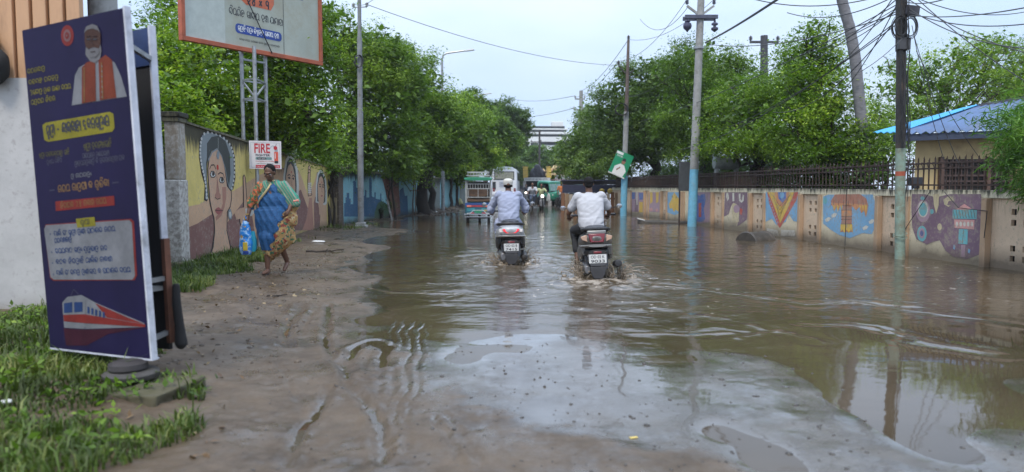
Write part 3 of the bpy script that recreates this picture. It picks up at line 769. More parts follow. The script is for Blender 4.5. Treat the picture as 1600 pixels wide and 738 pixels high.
F1.poly(z1((205,300),(218,392),(226,405),(222,425),(208,430),(196,420),(192,405),(200,390)), 'shade', 6)
F1.poly(z1((198,478),(212,470),(235,487),(232,496),(215,512),(204,508),(194,492)), 'lip', 7)
F1.stroke(z1((192,486),(214,490),(237,489)), .012, 'line', 8)
for ex, ey, s_ in ((182, 290, 1.0), (231, 322, .9)):
    F1.poly(z1((ex - 18 * s_, ey + 2), (ex - 10 * s_, ey - 20 * s_), (ex + 6, ey - 18 * s_), (ex + 17 * s_, ey + 8), (ex + 6, ey + 20 * s_), (ex - 10 * s_, ey + 18 * s_)), 'line', 7)
    F1.poly(z1((ex - 14 * s_, ey + 2), (ex - 8 * s_, ey - 14 * s_), (ex + 5, ey - 13 * s_), (ex + 13 * s_, ey + 7), (ex + 4, ey + 14 * s_), (ex - 8 * s_, ey + 13 * s_)), 'white', 8)
    F1.poly(z1((ex - 5, ey - 13), (ex + 6, ey - 12), (ex + 8, ey + 2), (ex + 2, ey + 10), (ex - 6, ey + 6)), 'line', 9)
F1.stroke(z1((163,262),(172,240),(188,238),(198,262)), .022, 'line', 7)
F1.stroke(z1((210,290),(222,280),(238,288),(245,310)), .022, 'line', 7)
F1.stroke(z1((200,270),(206,330),(214,385)), .008, 'line', 7)
F1.stroke(z1((192,415),(205,428),(224,420)), .012, 'line', 8)
F1.stroke(z1((155,215),(178,168),(205,150),(230,190),(250,260),(262,330),(272,360)), .03, 'grey', 7)
F1.stroke(z1((210,90),(210,150)), .012, 'white', 8)
F1.poly(z1((204,165),(212,163),(217,185),(213,206),(205,207),(200,188)), 'grey', 9)
F1.poly(z1((203,238),(210,238),(213,262),(206,268),(202,255)), 'red', 9)
F1.poly(z1((268,485),(280,480),(288,510),(285,535),(272,538),(265,515)), 'grey', 7)
F1.poly(z1((271,498),(279,495),(284,513),(280,528),(273,528),(270,513)), 'white', 8)
ring_beads([(120,95),(116,115),(114,135),(113,155),(113,175),(114,195),(117,215),(120,235),(124,255),(129,275),(134,295),(138,315),(141,335),(144,355),(146,378),(148,400),(150,420)], .028, 'white', 5)
ring_beads([(135,68),(155,60),(178,62),(200,68),(222,78),(243,92),(260,108),(275,125),(285,145),(292,165),(297,187),(300,210),(301,233),(302,256),(302,280),(300,303),(297,326),(293,348),(287,368)], .028, 'white', 5)
# raised hand beside the face
F1.poly(z1((348,300),(356,290),(364,310),(370,400),(376,470),(380,560),(350,600),(330,560),(325,520),(350,470)), 'line', 3)
F1.poly(z1((351,305),(356,297),(360,312),(366,400),(371,470),(374,555),(350,590),(335,556),(331,522),(355,474)), 'skin', 4)
F1.poly(z1((300,500),(330,478),(360,470),(365,500),(345,530),(312,540)), 'skin', 5)
F1.poly(z1((360,480),(395,470),(410,500),(395,520),(365,520)), 'white', 5)
# second and third faces further along
def face2(ox, oy, s_):
    q = lambda *p: z2(*[(ox + a * s_, oy + b * s_) for a, b in p])
    F1.poly(q((-50,200),(-48,20),(-30,-110),(0,-150),(35,-120),(62,-40),(72,80),(70,210),(50,230)), 'white', 2)
    F1.poly(q((-34,190),(-34,20),(-20,-90),(0,-122),(26,-98),(46,-30),(54,80),(52,190),(40,210)), 'hair', 3)
    F1.poly(q((-28,20),(-12,-60),(8,-80),(26,-50),(40,20),(44,110),(36,190),(20,250),(24,330),(-14,330),(-12,240),(-24,160)), 'skin', 4)
    F1.poly(q((-14,30),(-4,20),(6,34),(-4,42)), 'line', 5); F1.poly(q((18,36),(28,26),(36,40),(28,48)), 'line', 5)
    F1.stroke(q((-16,14),(-4,4),(6,14)), .03, 'line', 5); F1.stroke(q((18,20),(28,10),(38,22)), .03, 'line', 5)
    F1.stroke(q((10,30),(14,80),(20,92)), .02, 'line', 5); F1.poly(q((2,130),(14,122),(28,130),(14,142)), 'lip', 5)
    F1.poly(q((10,-20),(15,-22),(16,-8),(11,-6)), 'red', 6)
face2(158, 255, 1.0); face2(395, 330, .72)
F1.poly(z2((300,200),(312,185),(322,210),(318,320),(332,420),(300,430),(296,330)), 'line', 3)
F1.poly(z2((303,205),(312,192),(318,212),(314,320),(326,415),(304,424),(300,330)), 'skin', 4)
for i in range(6): F1.stroke(z2((298, 330 + i * 14), (325, 326 + i * 14)), .03, 'white', 5)
F1.build('mural', t)

# end pillar
pp = at(275, 425, 11.6)
t = thing('gate_pillar', 'weathered grey pillar with broken corner at the near end of the mural wall', 'pillar', (pp.x - .02, 11.75, 0), rotz=R(5))
W_CEM = wall_mat('old_cement', (0.26, 0.22, 0.17), 2.75, moss=.4, drip=.5, low=.4, wear=.6, under=(.42, .41, .38))
W_LIME = wall_mat('old_limewash', (0.50, 0.48, 0.44), 3.2, moss=.2, drip=.5, low=.4, wear=.7, under=(.16, .14, .12))
MB().box((0, 0, .75), (.24, .38, 1.5)).build('lower_shaft', W_LIME, t, bevel=.02)
MB().box((0, 0, 1.99), (.21, .34, .98)).build('upper_shaft', W_CEM, t, bevel=.02)
MB().box((0, 0, 2.52), (.30, .44, .08)).box((.0, 0, 2.44), (.26, .40, .08)).build('cap', W_MOSS, t, bevel=.015)
MB().box((0, -.0, .10), (.36, .5, .2)).build('base', W_MOSS, t, bevel=.03)

# ------------------------------------------------------------------ blue painted wall beyond
BA, BB = (-6.25, 26.4), (-3.35, 47.0)
W_BLU = wall_mat('plaster_blue', (0.24, 0.49, 0.56), 2.15, moss=.7, drip=.6, low=.7, wear=.4, lowcol=(.04, .04, .03))
W_BLU2 = wall_mat('paint_deep_blue', (0.045, 0.12, 0.22), 2.4, moss=.1, drip=.4, low=.5, wear=.25, lowcol=(.04, .04, .03))
W_BRN = wall_mat('paint_redbrown', (0.16, 0.07, 0.055), 2.2, moss=.6, drip=.4, low=.3, wear=.2)
W_GRN = wall_mat('paint_dull_green', (0.06, 0.12, 0.07), 2.2, moss=.3, drip=.4, low=.4, wear=.2)
W_GRY2 = wall_mat('plaster_greygreen', (0.16, 0.19, 0.18), 2.0, moss=.8, drip=.7, low=.6, wear=.4)
t = thing('boundary_wall', 'long blue painted wall with a city skyline, under the roadside trees', 'wall')
wall_prism('wall', BA, BB, -.1, -.1, 1.95, 1.78, .22, W_BLU, t)
wall_prism('wall', BB, (-2.3, 62), -.1, -.1, 1.78, 1.78, .22, W_GRY2, t)
wall_prism('coping', (BA[0] + .03, BA[1]), (BB[0] + .03, BB[1]), 1.95, 1.78, 2.02, 1.84, .3, W_MOSS, t)
F2 = Flat((BA[0], BA[1], 0), (BB[0] - BA[0], BB[1] - BA[1], 0), (0, 0, 1), {'blue': W_BLU2, 'brown': W_BRN, 'green': W_GRN, 'white': W_WHT, 'grey': W_GRY2}, base=.004)
def z3(*p): return [on_wall(520 + a / 5.676, 240 + b / 5.676, BA, BB) for a, b in p]
F2.poly(z3((100,520),(100,440),(112,440),(112,390),(122,390),(122,350),(145,350),(145,400),(158,400),(158,450),(180,450),(180,260),(170,255),(190,240),(206,255),(206,300),(222,310),(222,560),(100,560)), 'blue', 0)
F2.poly(z3((275,560),(270,380),(284,370),(284,320),(298,330),(298,390),(322,390),(322,230),(333,190),(345,235),(345,380),(368,390),(368,345),(380,345),(380,400),(420,410),(420,355),(430,355),(430,420),(470,440),(520,570)), 'blue', 0)
F2.poly(z3((370,520),(400,440),(430,420),(470,450),(500,440),(510,560),(370,580)), 'green', 1)
F2.poly(z3((430,190),(440,175),(520,180),(585,230),(585,300),(600,530),(520,590),(470,350)), 'brown', 1)
F2.poly(z3((595,560),(590,330),(610,310),(625,300),(640,380),(660,370),(670,560)), 'blue', 0)
F2.poly(z3((600,230),(612,215),(690,330),(690,350),(660,300)), 'green', 0)
F2.poly(z3((790,600),(790,200),(950,220),(950,600)), 'grey', 1)
F2.build('mural', t)
# pier where the two walls meet
pc = at(520, 350, 25.9)
t = thing('stone_pier', 'dark rough pier with a pale peeled patch, where the two painted walls meet', 'pillar', (pc.x, 25.95, 0), rotz=R(-5))
W_PIER = wall_mat('pier_stone', (0.10, 0.075, 0.06), 2.1, moss=.6, drip=.6, low=.4, wear=.3)
W_PEEL = wall_mat('peeled_plaster', (0.30, 0.24, 0.14), 3.2, moss=.1, drip=.6, low=.6, wear=.5)
mb = MB(); mb.box((0, 0, 1.0), (.62, .5, 2.0)); mb.build('shaft', W_PIER, t, bevel=.03)
MB().box((.06, -.245, .55), (.34, .04, .9)).build('patch', W_PEEL, t, bevel=.01)
MB().box((0, 0, 2.04), (.72, .6, .09)).build('cap', W_MOSS, t, bevel=.02)

# ================================================================== right wall with murals, vents, railing
RA, RB = (9.22, 4.0), (5.40, 39.6)
rl = math.hypot(RB[0] - RA[0], RB[1] - RA[1]); ru = Vector(((RB[0] - RA[0]) / rl, (RB[1] - RA[1]) / rl, 0)); rn = Vector((-ru.y, ru.x, 0))  # rn -> road (-x)
if rn.x > 0: rn = -rn
P_BASE = wall_mat('plaster_buff', (0.60, 0.45, 0.31), 1.45, moss=.15, drip=.5, low=.75, wear=.35)
P_BASE2 = wall_mat('plaster_cream', (0.64, 0.55, 0.38), 1.45, moss=.15, drip=.5, low=.8, wear=.35)
P_PIL = wall_mat('plaster_brown', (0.43, 0.29, 0.18), 1.4, moss=.2, drip=.5, low=.5, wear=.25)
P_BAND = wall_mat('band_cream', (0.62, 0.56, 0.40), 1.45, moss=.2, drip=.5, low=.0, wear=.4)
P_DARK = mat('wall_void', (0.012, 0.011, 0.01), rough=.9)
rcol = dict(
 lblue=(.13, .33, .52), blue=(.02, .10, .36), dblue=(.03, .06, .22), yellow=(.60, .38, .04), red=(.42, .04, .03), orange=(.52, .20, .07), terra=(.36, .13, .08), purple=(.13, .065, .12),
 lilac=(.32, .20, .27), pink=(.55, .25, .24), teal=(.08, .36, .40), white=(.55, .53, .46), cream=(.5, .42, .25), line=(.05, .03, .03), olive=(.20, .18, .04))
rcol = {k: tuple(a * .86 * 1.15 + b * .14 for a, b in zip(c, (.46, .38, .28))) for k, c in rcol.items()}
rm = {k: wall_mat('wallpaint_' + k, c, 1.45, moss=.15, drip=.5, low=.55, wear=.52) for k, c in rcol.items()}
def WP(u, off): p = Vector((RA[0], RA[1], 0)) + ru * u + rn * off; return p
def rw(px, py=330, off=0.0):
    A = WP(0, off); B = WP(10, off); return on_wall(px, py, (A.x, A.y), (B.x, B.y))
def slab(mb, u0, u1, z0, z1, w0, w1, mi=0):
    c = [WP(u0, w0), WP(u1, w0), WP(u1, w1), WP(u0, w1)]
    vs = [(p.x, p.y, z0) for p in c] + [(p.x, p.y, z1) for p in c]
    mb.add(vs, [(0, 1, 2, 3), (4, 7, 6, 5), (0, 4, 5, 1), (1, 5, 6, 2), (2, 6, 7, 3), (3, 7, 4, 0)], mi)
def holed(u0, u1, z0, z1, w0, w1, holes, name, m, parent):
    loops = [[(u0, z0), (u1, z0), (u1, z1), (u0, z1)]] + [[(a, c), (a, d), (b, d), (b, c)] for a, b, c, d in holes]
    flat = [p for lp in loops for p in lp]; tri = tessellate_polygon([[Vector((p[0], p[1], 0)) for p in lp] for lp in loops])
    n = len(flat); P = lambda u, z, w: (WP(u, w).x, WP(u, w).y, z)
    vs = [P(u, z, w1) for u, z in flat] + [P(u, z, w0) for u, z in flat]
    fs = [tuple(q) for q in tri]; k = 0
    for lp in loops:
        m_ = len(lp)
        for i in range(m_): a, b = k + i, k + (i + 1) % m_; fs.append((a, b, b + n, a + n))
        k += m_
    mb = MB(); mb.add(vs, fs); return mb.build(name, m, parent, smooth=0)
t = thing('boundary_wall', 'low buff wall with painted panels, square vents and rusty railing along the flood', 'wall')
mb = MB(); slab(mb, 0, rl, -.15, 1.18, -.2, -.12); mb.build('back_wall', P_DARK, t, smooth=0)
mb = MB(); slab(mb, 0, rl, 1.19, 1.33, -.24, .05); mb.build('top_band', P_BAND, t, smooth=0, bevel=.01)
panels = [(987,1006,None),(1014,1032,None),(1043,1064,None),(1070,1111,None),(1131,1170,None),(1196,1248,None),(1284,1369,None),(1422,1536,None)]
PW = .07
edges = []
for a, b, _ in panels:
    u1, _z = rw(a, 330, PW); u0, _z = rw(b, 330, PW); edges.append((u0, u1))
mb = MB()
for u0, u1 in edges: slab(mb, u0, u1, -.15, 1.188, -.06, PW)
mb.build('mural_panel', P_BASE2, t, smooth=0)
edges = sorted(edges)
# pilasters at each panel's sides and the vented bays between
gaps = [(0.0, edges[0][0])] + [(edges[i][1], edges[i + 1][0]) for i in range(len(edges) - 1)] + [(edges[-1][1], rl)]
for i, (g0, g1) in enumerate(gaps):
    holes = []
    wd = g1 - g0
    if i == 0:
        cs = []
        u = g1 - .72
        while u > .6: cs.append(u); u -= 2.6
    elif wd > .5: cs = [(g0 + g1) / 2]
    else: cs = []
    for c in cs:
        for z in (.14, .31, .74, .92):
            for du in ((-.15, .11) if wd > .9 else (-.10, .10)): holes.append((c + du - .055, c + du + .055, z, z + .10))
    holed(g0 + .002, g1 - .002, -.15, 1.188, -.06, 0.0, holes, 'vent_bay', P_BASE, t)
for u0, u1 in edges:
    for uu in (u0 - .13, u1 + .003):
        mb = MB(); slab(mb, uu, uu + .125, -.15, 1.187, 0.002, .12); mb.build('pilaster', P_PIL, t, smooth=0, bevel=.012)
# painted panels
F3 = Flat(WP(rl, PW + .001), -ru, (0, 0, 1), rm, base=.002)
def zz(x0, y0, k):
    def f(*p):
        o = []
        for a, b in p:
            u, z = rw(x0 + a / k, y0 + b / k, PW); o.append((rl - u, z))
        return o
    return f
A = zz(1250, 200, 3.074)
pb = lambda u0, u1, z0=.05, z1=1.17: [(rl - u1, z0), (rl - u0, z0), (rl - u0, z1), (rl - u1, z1)]
E = edges                                   # nearest first
# panel 1: purple blot, umbrella and ornaments
F3.poly(A((538,318),(600,318),(640,330),(655,400),(670,330),(720,318),(870,318),(880,400),(882,560),(860,610),(800,632),(740,620),(700,590),(672,540),(650,545),(610,560),(560,535),(540,480),(536,400)), 'purple', 1)
F3.poly(A((640,318),(668,318),(668,370),(655,412),(645,372)), 'cream', 2); F3.poly(A((690,345),(712,330),(735,330),(742,350),(715,352),(708,370),(725,372),(715,380),(694,368)), 'cream', 2)
def oval(Z, cx, cy, rx, ry, mt, ly): F3.poly(Z(*[(cx + rx * math.cos(2 * PI * i / 18), cy + ry * math.sin(2 * PI * i / 18)) for i in range(18)]), mt, ly)
oval(A, 593, 400, 34, 54, 'lilac', 2); oval(A, 593, 390, 25, 40, 'white', 3); oval(A, 593, 392, 19, 32, 'teal', 4)
oval(A, 587, 508, 23, 38, 'teal', 2); oval(A, 587, 506, 14, 25, 'lilac', 3); oval(A, 587, 506, 8, 14, 'dblue', 4)
oval(A, 672, 476, 11, 17, 'cream', 2); oval(A, 634, 402, 10, 12, 'teal', 2); oval(A, 590, 338, 10, 9, 'teal', 2)
F3.poly(A((752,392),(790,365),(835,394)), 'pink', 2); F3.poly(A((735,393),(852,393),(850,438),(735,436)), 'teal', 3)
for i in range(8): F3.stroke(A((738 + i * 14, 394), (745 + i * 14, 434)), .014, 'line', 4)
F3.poly(A((742,440),(840,442),(838,488),(744,480)), 'pink', 3)
for i in range(5): oval(A, 756 + i * 18, 462, 6, 12, 'white', 4)
F3.poly(A((765,486),(808,488),(806,560),(762,556)), 'teal', 3); F3.poly(A((776,562),(796,562),(795,620),(772,620)), 'lilac', 3)
F3.stroke(A((788,490),(782,556)), .01, 'line', 4); F3.poly(A((740,560),(748,566),(745,586),(737,580)), 'lblue', 3); F3.poly(A((810,580),(820,586),(816,604),(808,598)), 'lblue', 3)
# panel 2: terracotta palm on light blue
F3.poly(A((112,330),(140,320),(350,320),(362,360),(360,480),(345,510),(300,505),(240,530),(190,515),(150,490),(112,460)), 'lblue', 1)
F3.poly(A((150,350),(168,310+10),(200,305+14),(290,318),(320,340),(330,375),(150,372)), 'terra', 2)
F3.poly(A((150,360),(328,368),(325,400),(318,430),(308,395),(296,412),(286,380),(270,398),(255,378),(195,372),(188,400),(178,378),(168,398),(158,378)), 'orange', 3)
for i, x in enumerate((160, 178, 196, 286, 300, 314)): F3.poly(A((x, 372), (x + 9, 374), (x + 5, 400 + (i % 3) * 7)), 'yellow', 4)
for i in range(7): F3.stroke(A((165 + i * 23, 345 + (i % 2) * 6), (162 + i * 24, 372)), .014, 'line', 5)
F3.poly(A((208,370),(250,370),(250,470),(254,500),(194,500),(198,470)), 'terra', 3)
F3.poly(A((200,395),(250,395),(250,425),(200,425)), 'orange', 4); F3.poly(A((196,462),(252,462),(256,505),(246,488),(236,506),(226,488),(214,505),(206,488),(196,500)), 'yellow', 4)
for y in (395, 425, 440, 462): F3.stroke(A((198, y), (252, y)), .012, 'line', 5)
oval(A, 122, 350, 10, 16, 'teal', 2)
for a, b in ((120,440),(150,420),(330,450),(300,480)): F3.poly(A((a, b), (a + 18, b - 12), (a + 30, b - 6), (a + 20, b + 8), (a + 6, b + 12)), 'white', 2)
# panel 3: yellow and red triangle
B = zz(940, 220, 4.1)
F3.poly(B((1052,330),(1262,330),(1262,520),(1230,515),(1200,470),(1180,520),(1120,540),(1090,500),(1052,520)), 'lblue', 1)
F3.poly(B((1062,330),(1262,330),(1250,380),(1215,440),(1180,500),(1142,560),(1128,540),(1100,470),(1075,400)), 'red', 2)
F3.poly(B((1066,330),(1236,330),(1225,360),(1200,420),(1170,480),(1145,530),(1125,470),(1095,390)), 'yellow', 3)
F3.poly(B((1108,330),(1206,330),(1185,400),(1155,425),(1125,400)), 'orange', 4)
F3.poly(B((1132,330),(1185,330),(1184,370),(1160,398),(1135,370)), 'blue', 5); oval(B, 1158, 350, 14, 22, 'lblue', 6)
for i in range(5): F3.stroke(B((1100 + i * 8, 350 + i * 26), (1144, 420 + i * 24), (1210 - i * 14, 350 + i * 26)), .012, 'line', 7)
for i in range(9): oval(B, 1074 + i * 7, 372 + i * 19, 5, 7, 'lilac', 4)
F3.poly(B((1060,560),(1130,575),(1135,610),(1060,600)), 'white', 1); F3.poly(B((1150,570),(1240,575),(1240,615),(1150,612)), 'white', 1)
# panel 4: purple scroll with flower
F3.poly(B((790,330),(935,330),(938,500),(900,530),(870,550),(882,460),(870,410),(845,398),(830,420),(815,470),(785,488)), 'purple', 1)
F3.poly(B((800,335),(812,335),(818,370),(808,388),(798,360)), 'white', 2); F3.poly(B((838,335),(850,335),(852,385),(840,390)), 'white', 2)
F3.poly(B((880,340),(892,338),(890,375),(900,385),(905,345),(915,350),(912,385),(898,398),(882,385)), 'white', 2)
F3.poly(B((838,405),(855,400),(882,430),(880,520),(840,530),(835,470)), 'cream', 2); oval(B, 866, 437, 20, 26, 'lilac', 3); F3.poly(B((888,430),(905,440),(900,476),(886,470)), 'red', 3)
# panel 5: blue figure
F3.poly(B((572,330),(700,330),(700,520),(640,530),(575,520)), 'lilac', 1)
F3.poly(B((590,345),(608,335),(628,355),(640,345),(664,340),(668,380),(655,440),(664,500),(650,522),(610,518),(596,470),(612,440),(592,400)), 'blue', 2); F3.poly(B((622,400),(640,400),(640,490),(624,490)), 'red', 3)
# panels 6..8
D = zz(970, 280, 9.227)
F3.poly(D((668,190),(868,190),(866,480),(780,520),(668,480)), 'lblue', 1)
F3.poly(D((772,190),(830,270),(860,350),(860,440),(830,470),(790,440),(770,480),(740,420),(710,430),(695,360),(730,300)), 'yellow', 2); F3.poly(D((730,250),(752,230),(756,275)), 'olive', 3); F3.poly(D((790,275),(800,240),(820,275)), 'olive', 3)
for i in range(6): F3.stroke(D((710 + i * 24, 350), (722 + i * 24, 430)), .02, 'orange', 3)
F3.poly(D((412,190),(565,190),(565,480),(412,470)), 'lilac', 1)
F3.poly(D((420,190),(460,190),(460,330),(425,360)), 'yellow', 2); F3.poly(D((505,190),(550,190),(545,330),(510,350)), 'yellow', 2)
F3.poly(D((415,430),(450,410),(465,450),(430,470)), 'pink', 3); F3.poly(D((500,440),(530,420),(545,455),(515,475)), 'pink', 3)
F3.poly(D((150,190),(330,190),(330,480),(150,470)), 'lilac', 1)
F3.poly(D((162,190),(205,190),(205,285),(162,290)), 'blue', 2); F3.poly(D((265,200),(322,200),(320,295),(268,300)), 'blue', 2)
F3.poly(D((205,300),(250,300),(248,470),(200,470)), 'purple', 2); F3.poly(D((268,330),(318,330),(316,480),(264,480)), 'yellow', 2); F3.poly(D((225,190),(245,190),(243,370),(228,370)), 'white', 3)
F3.build('mural', t)

# railing on the wall
RUST = mat('rusty_iron', (0.038, 0.022, 0.017), rough=.75, var=.4, scale=9, dirt=(.07, .032, .018), dirt_amt=.4)
t = thing('railing', 'rusty iron railing with curved spiked bars on top of the painted low wall', 'railing')
mb = MB(); n_ = 0
u = 0.3
u_curve = rw(1230, 290, 0)[0]
while u < rl - .4:
    p = WP(u, -.08); jit = rng.normal() * .008; top = 1.93 + rng.normal() * .012
    if u < u_curve + 2:
        mb.bar((p.x, p.y, 1.33), (p.x + jit, p.y, top), .022, .022)
        q = WP(u + .24, -.08)            # the bar that curves over to the next upright
        pts = [Vector((p.x, p.y, 1.50)) + (Vector((q.x, q.y, 0)) - Vector((p.x, p.y, 0))) * f + Vector((0, 0, z)) for f, z in ((0, 0), (.02, .2), (.2, .31), (.55, .355), (1, .36))]
        mb.tube(pts, .008, 5)
        mb.add([(p.x - .014, p.y, top), (p.x + .014, p.y, top), (p.x, p.y - .014, top + .05), (p.x, p.y + .014, top)], [(0, 1, 2), (1, 3, 2), (3, 0, 2)])
        u += .165
    else:
        mb.bar((p.x, p.y, 1.33), (p.x + jit, p.y, top - .1), .03, .03); u += .11
mb.build('bars', RUST, t, smooth=0)
for z in (1.42, 1.74, 1.84):
    a, b = WP(.2, -.08), WP(rl - .3, -.08); MB().bar((a.x, a.y, z), (b.x, b.y, z), .035, .03).build('rail', RUST, t, smooth=0)
# ================================================================== far end of the street
M_CONC = mat('concrete', (.30, .30, .29), rough=.85, var=.2, scale=3, dirt=(.10, .10, .09), dirt_amt=.4)
M_CONCD = mat('dark_cladding', (.07, .075, .085), rough=.5, var=.2, scale=1)
M_WHITEB = mat('white_render', (.62, .63, .62), rough=.8, var=.08, scale=.6, dirt=(.35, .35, .33), dirt_amt=.3)
M_GLASSD = mat('dark_glass', (.03, .035, .04), rough=.15, var=.3, scale=1, bump=0)
M_ORANGE = mat('orange_hoarding', (.55, .25, .06), rough=.6)
def P(px, py, Y): return at(px, py, Y)
# office building with white bands
Y0 = 150
a = P(800, 291, Y0); b = P(895, 291, Y0)
t = thing('office_building', 'pale office building with long white balcony bands behind the street trees', 'building', ((a.x + b.x) / 2, Y0, 0), rotz=R(4))
w = b.x - a.x
MB().box((0, 6, 5), (w, 12, 10)).build('lower_wall', M_CONCD, t)
for i, (z, h, off) in enumerate(((9.0, 1.3, .4), (10.8, 1.0, .9), (12.1, .45, .5), (12.9, .25, .2))):
    MB().box((i * .35, 6 - off, z), (w - i * 1.4, 12, h)).build('band', M_WHITEB, t, bevel=.05)
    MB().box((i * .35, 6.6 - off, z + h / 2 + .3), (w - i * 1.4 - 1, 11, .5)).build('window_strip', M_GLASSD, t)
for i in range(9):
    f = MB().box((-w / 2 + .8 + i * (w - 1.6) / 8, -.06, 6.4), (.9, .1, 1.7)).build('window', M_GLASSD, t)
    MB().box((-w / 2 + .8 + i * (w - 1.6) / 8, -.12, 5.5), (1.1, .15, .1)).build('sill', M_WHITEB, t)
for i in range(5): MB().box((-w / 2 + .4 + i * w / 4.3, -.1, 5), (.35, .3, 8)).build('column', M_WHITEB, t)
MB().box((1.5, -.5, 7.4), (3.0, .1, 1.1)).build('hoarding', M_ORANGE, t)
MB().box((3.5, 4, 14), (2.4, 2, 1.4)).build('water_tank', M_WHITEB, t, bevel=.1)
# dark grey house left of it, partly seen over the bus
a = P(772, 291, 110); b = P(838, 291, 110)
t = thing('shop_house', 'dark grey multi storey house with pale column behind the white bus', 'building', ((a.x + b.x) / 2, 110, 0), rotz=R(-3))
w = b.x - a.x
MB().box((0, 4, 3.9), (w, 8, 7.8)).build('wall', mat('grey_wall', (.10, .105, .12), rough=.8, dirt=(.05, .05, .05), dirt_amt=.5), t)
for i in range(4):
    for z in (1.6, 3.9, 6.2):
        MB().box((-w / 2 + .9 + i * 1.55, -.05, z), (.9, .1, 1.2)).build('window', M_GLASSD, t)
MB().box((-w / 2 + 1.7, -.15, 4), (.35, .3, 8)).build('column', M_WHITEB, t); MB().box((w / 2 - 1.0, -.15, 4), (.3, .3, 8)).build('column', M_WHITEB, t)
MB().box((0, -.5, 2.8), (w, 1.1, .12)).build('canopy_slab', M_CONC, t); MB().box((0, 4, 7.95), (w + .4, 8.4, .25)).build('parapet', M_WHITEB, t)
# small shrine shop with dark rock niche
t = thing('shrine_shop', 'small shrine front with yellow pillars, dark niche and pale signboard', 'shrine', (P(840, 300, 76).x, 76, 0))
M_YP = mat('yellow_paint', (.55, .38, .08), rough=.7, dirt=(.2, .15, .08), dirt_amt=.4)
M_ROCK = mat('dark_rock', (.035, .035, .045), rough=.7, var=.5, scale=3, bump=.8, bscale=6, bdist=.1)
MB().box((0, 1.6, 1.2), (2.5, 3, 2.4)).build('room', P_DARK, t)
for x in (-1.35, 1.25): MB().box((x, 0, .95), (.32, .4, 1.9)).build('pillar', mat('shrine_grey', (.3, .29, .27), rough=.8), t); 
for x in (-1.25, 1.15): MB().box((x, 0, 2.75), (.5, .5, 1.1)).box((x, 0, 3.35), (.6, .6, .1)).build('pillar_top', M_YP, t, bevel=.03)
MB().box((-.05, -.15, 2.1), (2.7, .2, .35)).build('signboard', mat('sign_pale', (.5, .5, .48), rough=.6), t)
FF = Flat((-1.4, -.251, 1.93), (1, 0, 0), (0, 0, 1), {'t': mat('ink_dark', (.03, .02, .05), rough=.6)}); FF.odia('ମନସକମନ ମତପର ଜଳଳ', .1, .1, .17, 't', 0, width=2.3); FF.build('lettering', t)
mb = MB(); mb.ell((0, .3, 2.7), (.75, .5, .75), 14); mb.ell((0, .1, 3.2), (.4, .35, .45), 12); mb.ell((-.45, .2, 2.6), (.4, .4, .5), 12); mb.ell((.45, .2, 2.6), (.4, .4, .5), 12)
o = obj('rock_niche', blob(mb, .08, 2, 'rock_niche', [M_ROCK], disp=lambda c: .05 * wob(c, 4, 3)), t)
# temple gate
t = thing('temple_gate', 'ornate gate with golden finial, cream crest and red lattice above the entrance', 'gate', (P(870, 300, 82).x, 82, 0))
M_CREAM = mat('gate_cream', (.5, .38, .2), rough=.7, dirt=(.3, .1, .05), dirt_amt=.4); M_GOLD = mat('gold_paint', (.6, .38, .06), rough=.35, metal=.5); M_REDL = mat('red_lattice', (.22, .04, .03), rough=.7)
for x in (-2.4, 2.4): MB().box((x, 0, 1.2), (.6, .6, 2.4)).box((x, 0, 2.5), (.8, .8, .2)).build('pillar', M_CREAM, t, bevel=.04)
mb = MB()
for i in range(19): mb.box((-2.1 + i * .233, 0, 2.0), (.05, .05, 1.0))
for z in (1.55, 1.85, 2.15, 2.45): mb.box((0, .02, z), (4.2, .05, .05))
mb.build('lattice', M_REDL, t, smooth=0)
mb = MB(); mb.box((0, 0, 2.72), (5.0, .5, .3))
for i in range(9):
    x = -2.0 + i * .5; mb.lathe([(.2, 0), (.24, .12), (.12, .3), (.04, .4)], 10, c=(x, 0, 2.86 + .25 * (1 - abs(x) / 2.2)))
mb.build('crest', M_CREAM, t)
MB().lathe([(.5, 0), (.55, .15), (.42, .45), (.2, .6)], 16, c=(0, 0, 3.2)).build('dome', M_CREAM, t)
MB().lathe([(.1, 0), (.16, .15), (.05, .3), (.1, .42), (.03, .55), (.0, 1.2)], 12, c=(0, 0, 3.8)).build('finial', M_GOLD, t)
MB().box((0, .6, 1.0), (4.2, .1, 2.0)).build('gate_leaf', mat('gate_dark', (.05, .03, .03), rough=.8), t)
# grey-white house further right behind the gate
t = thing('low_house', 'low pale house half hidden right of the temple gate', 'building', (P(905, 300, 90).x, 90, 0))
MB().box((0, 3, 1.7), (5, 6, 3.4)).build('wall', M_WHITEB, t); MB().box((0, 2.6, 3.5), (5.4, 7, .2)).build('roof', M_CONC, t)
for x in (-1.5, 0.2): MB().box((x, -.04, 1.5), (.9, .08, 1.1)).build('window', M_GLASSD, t)

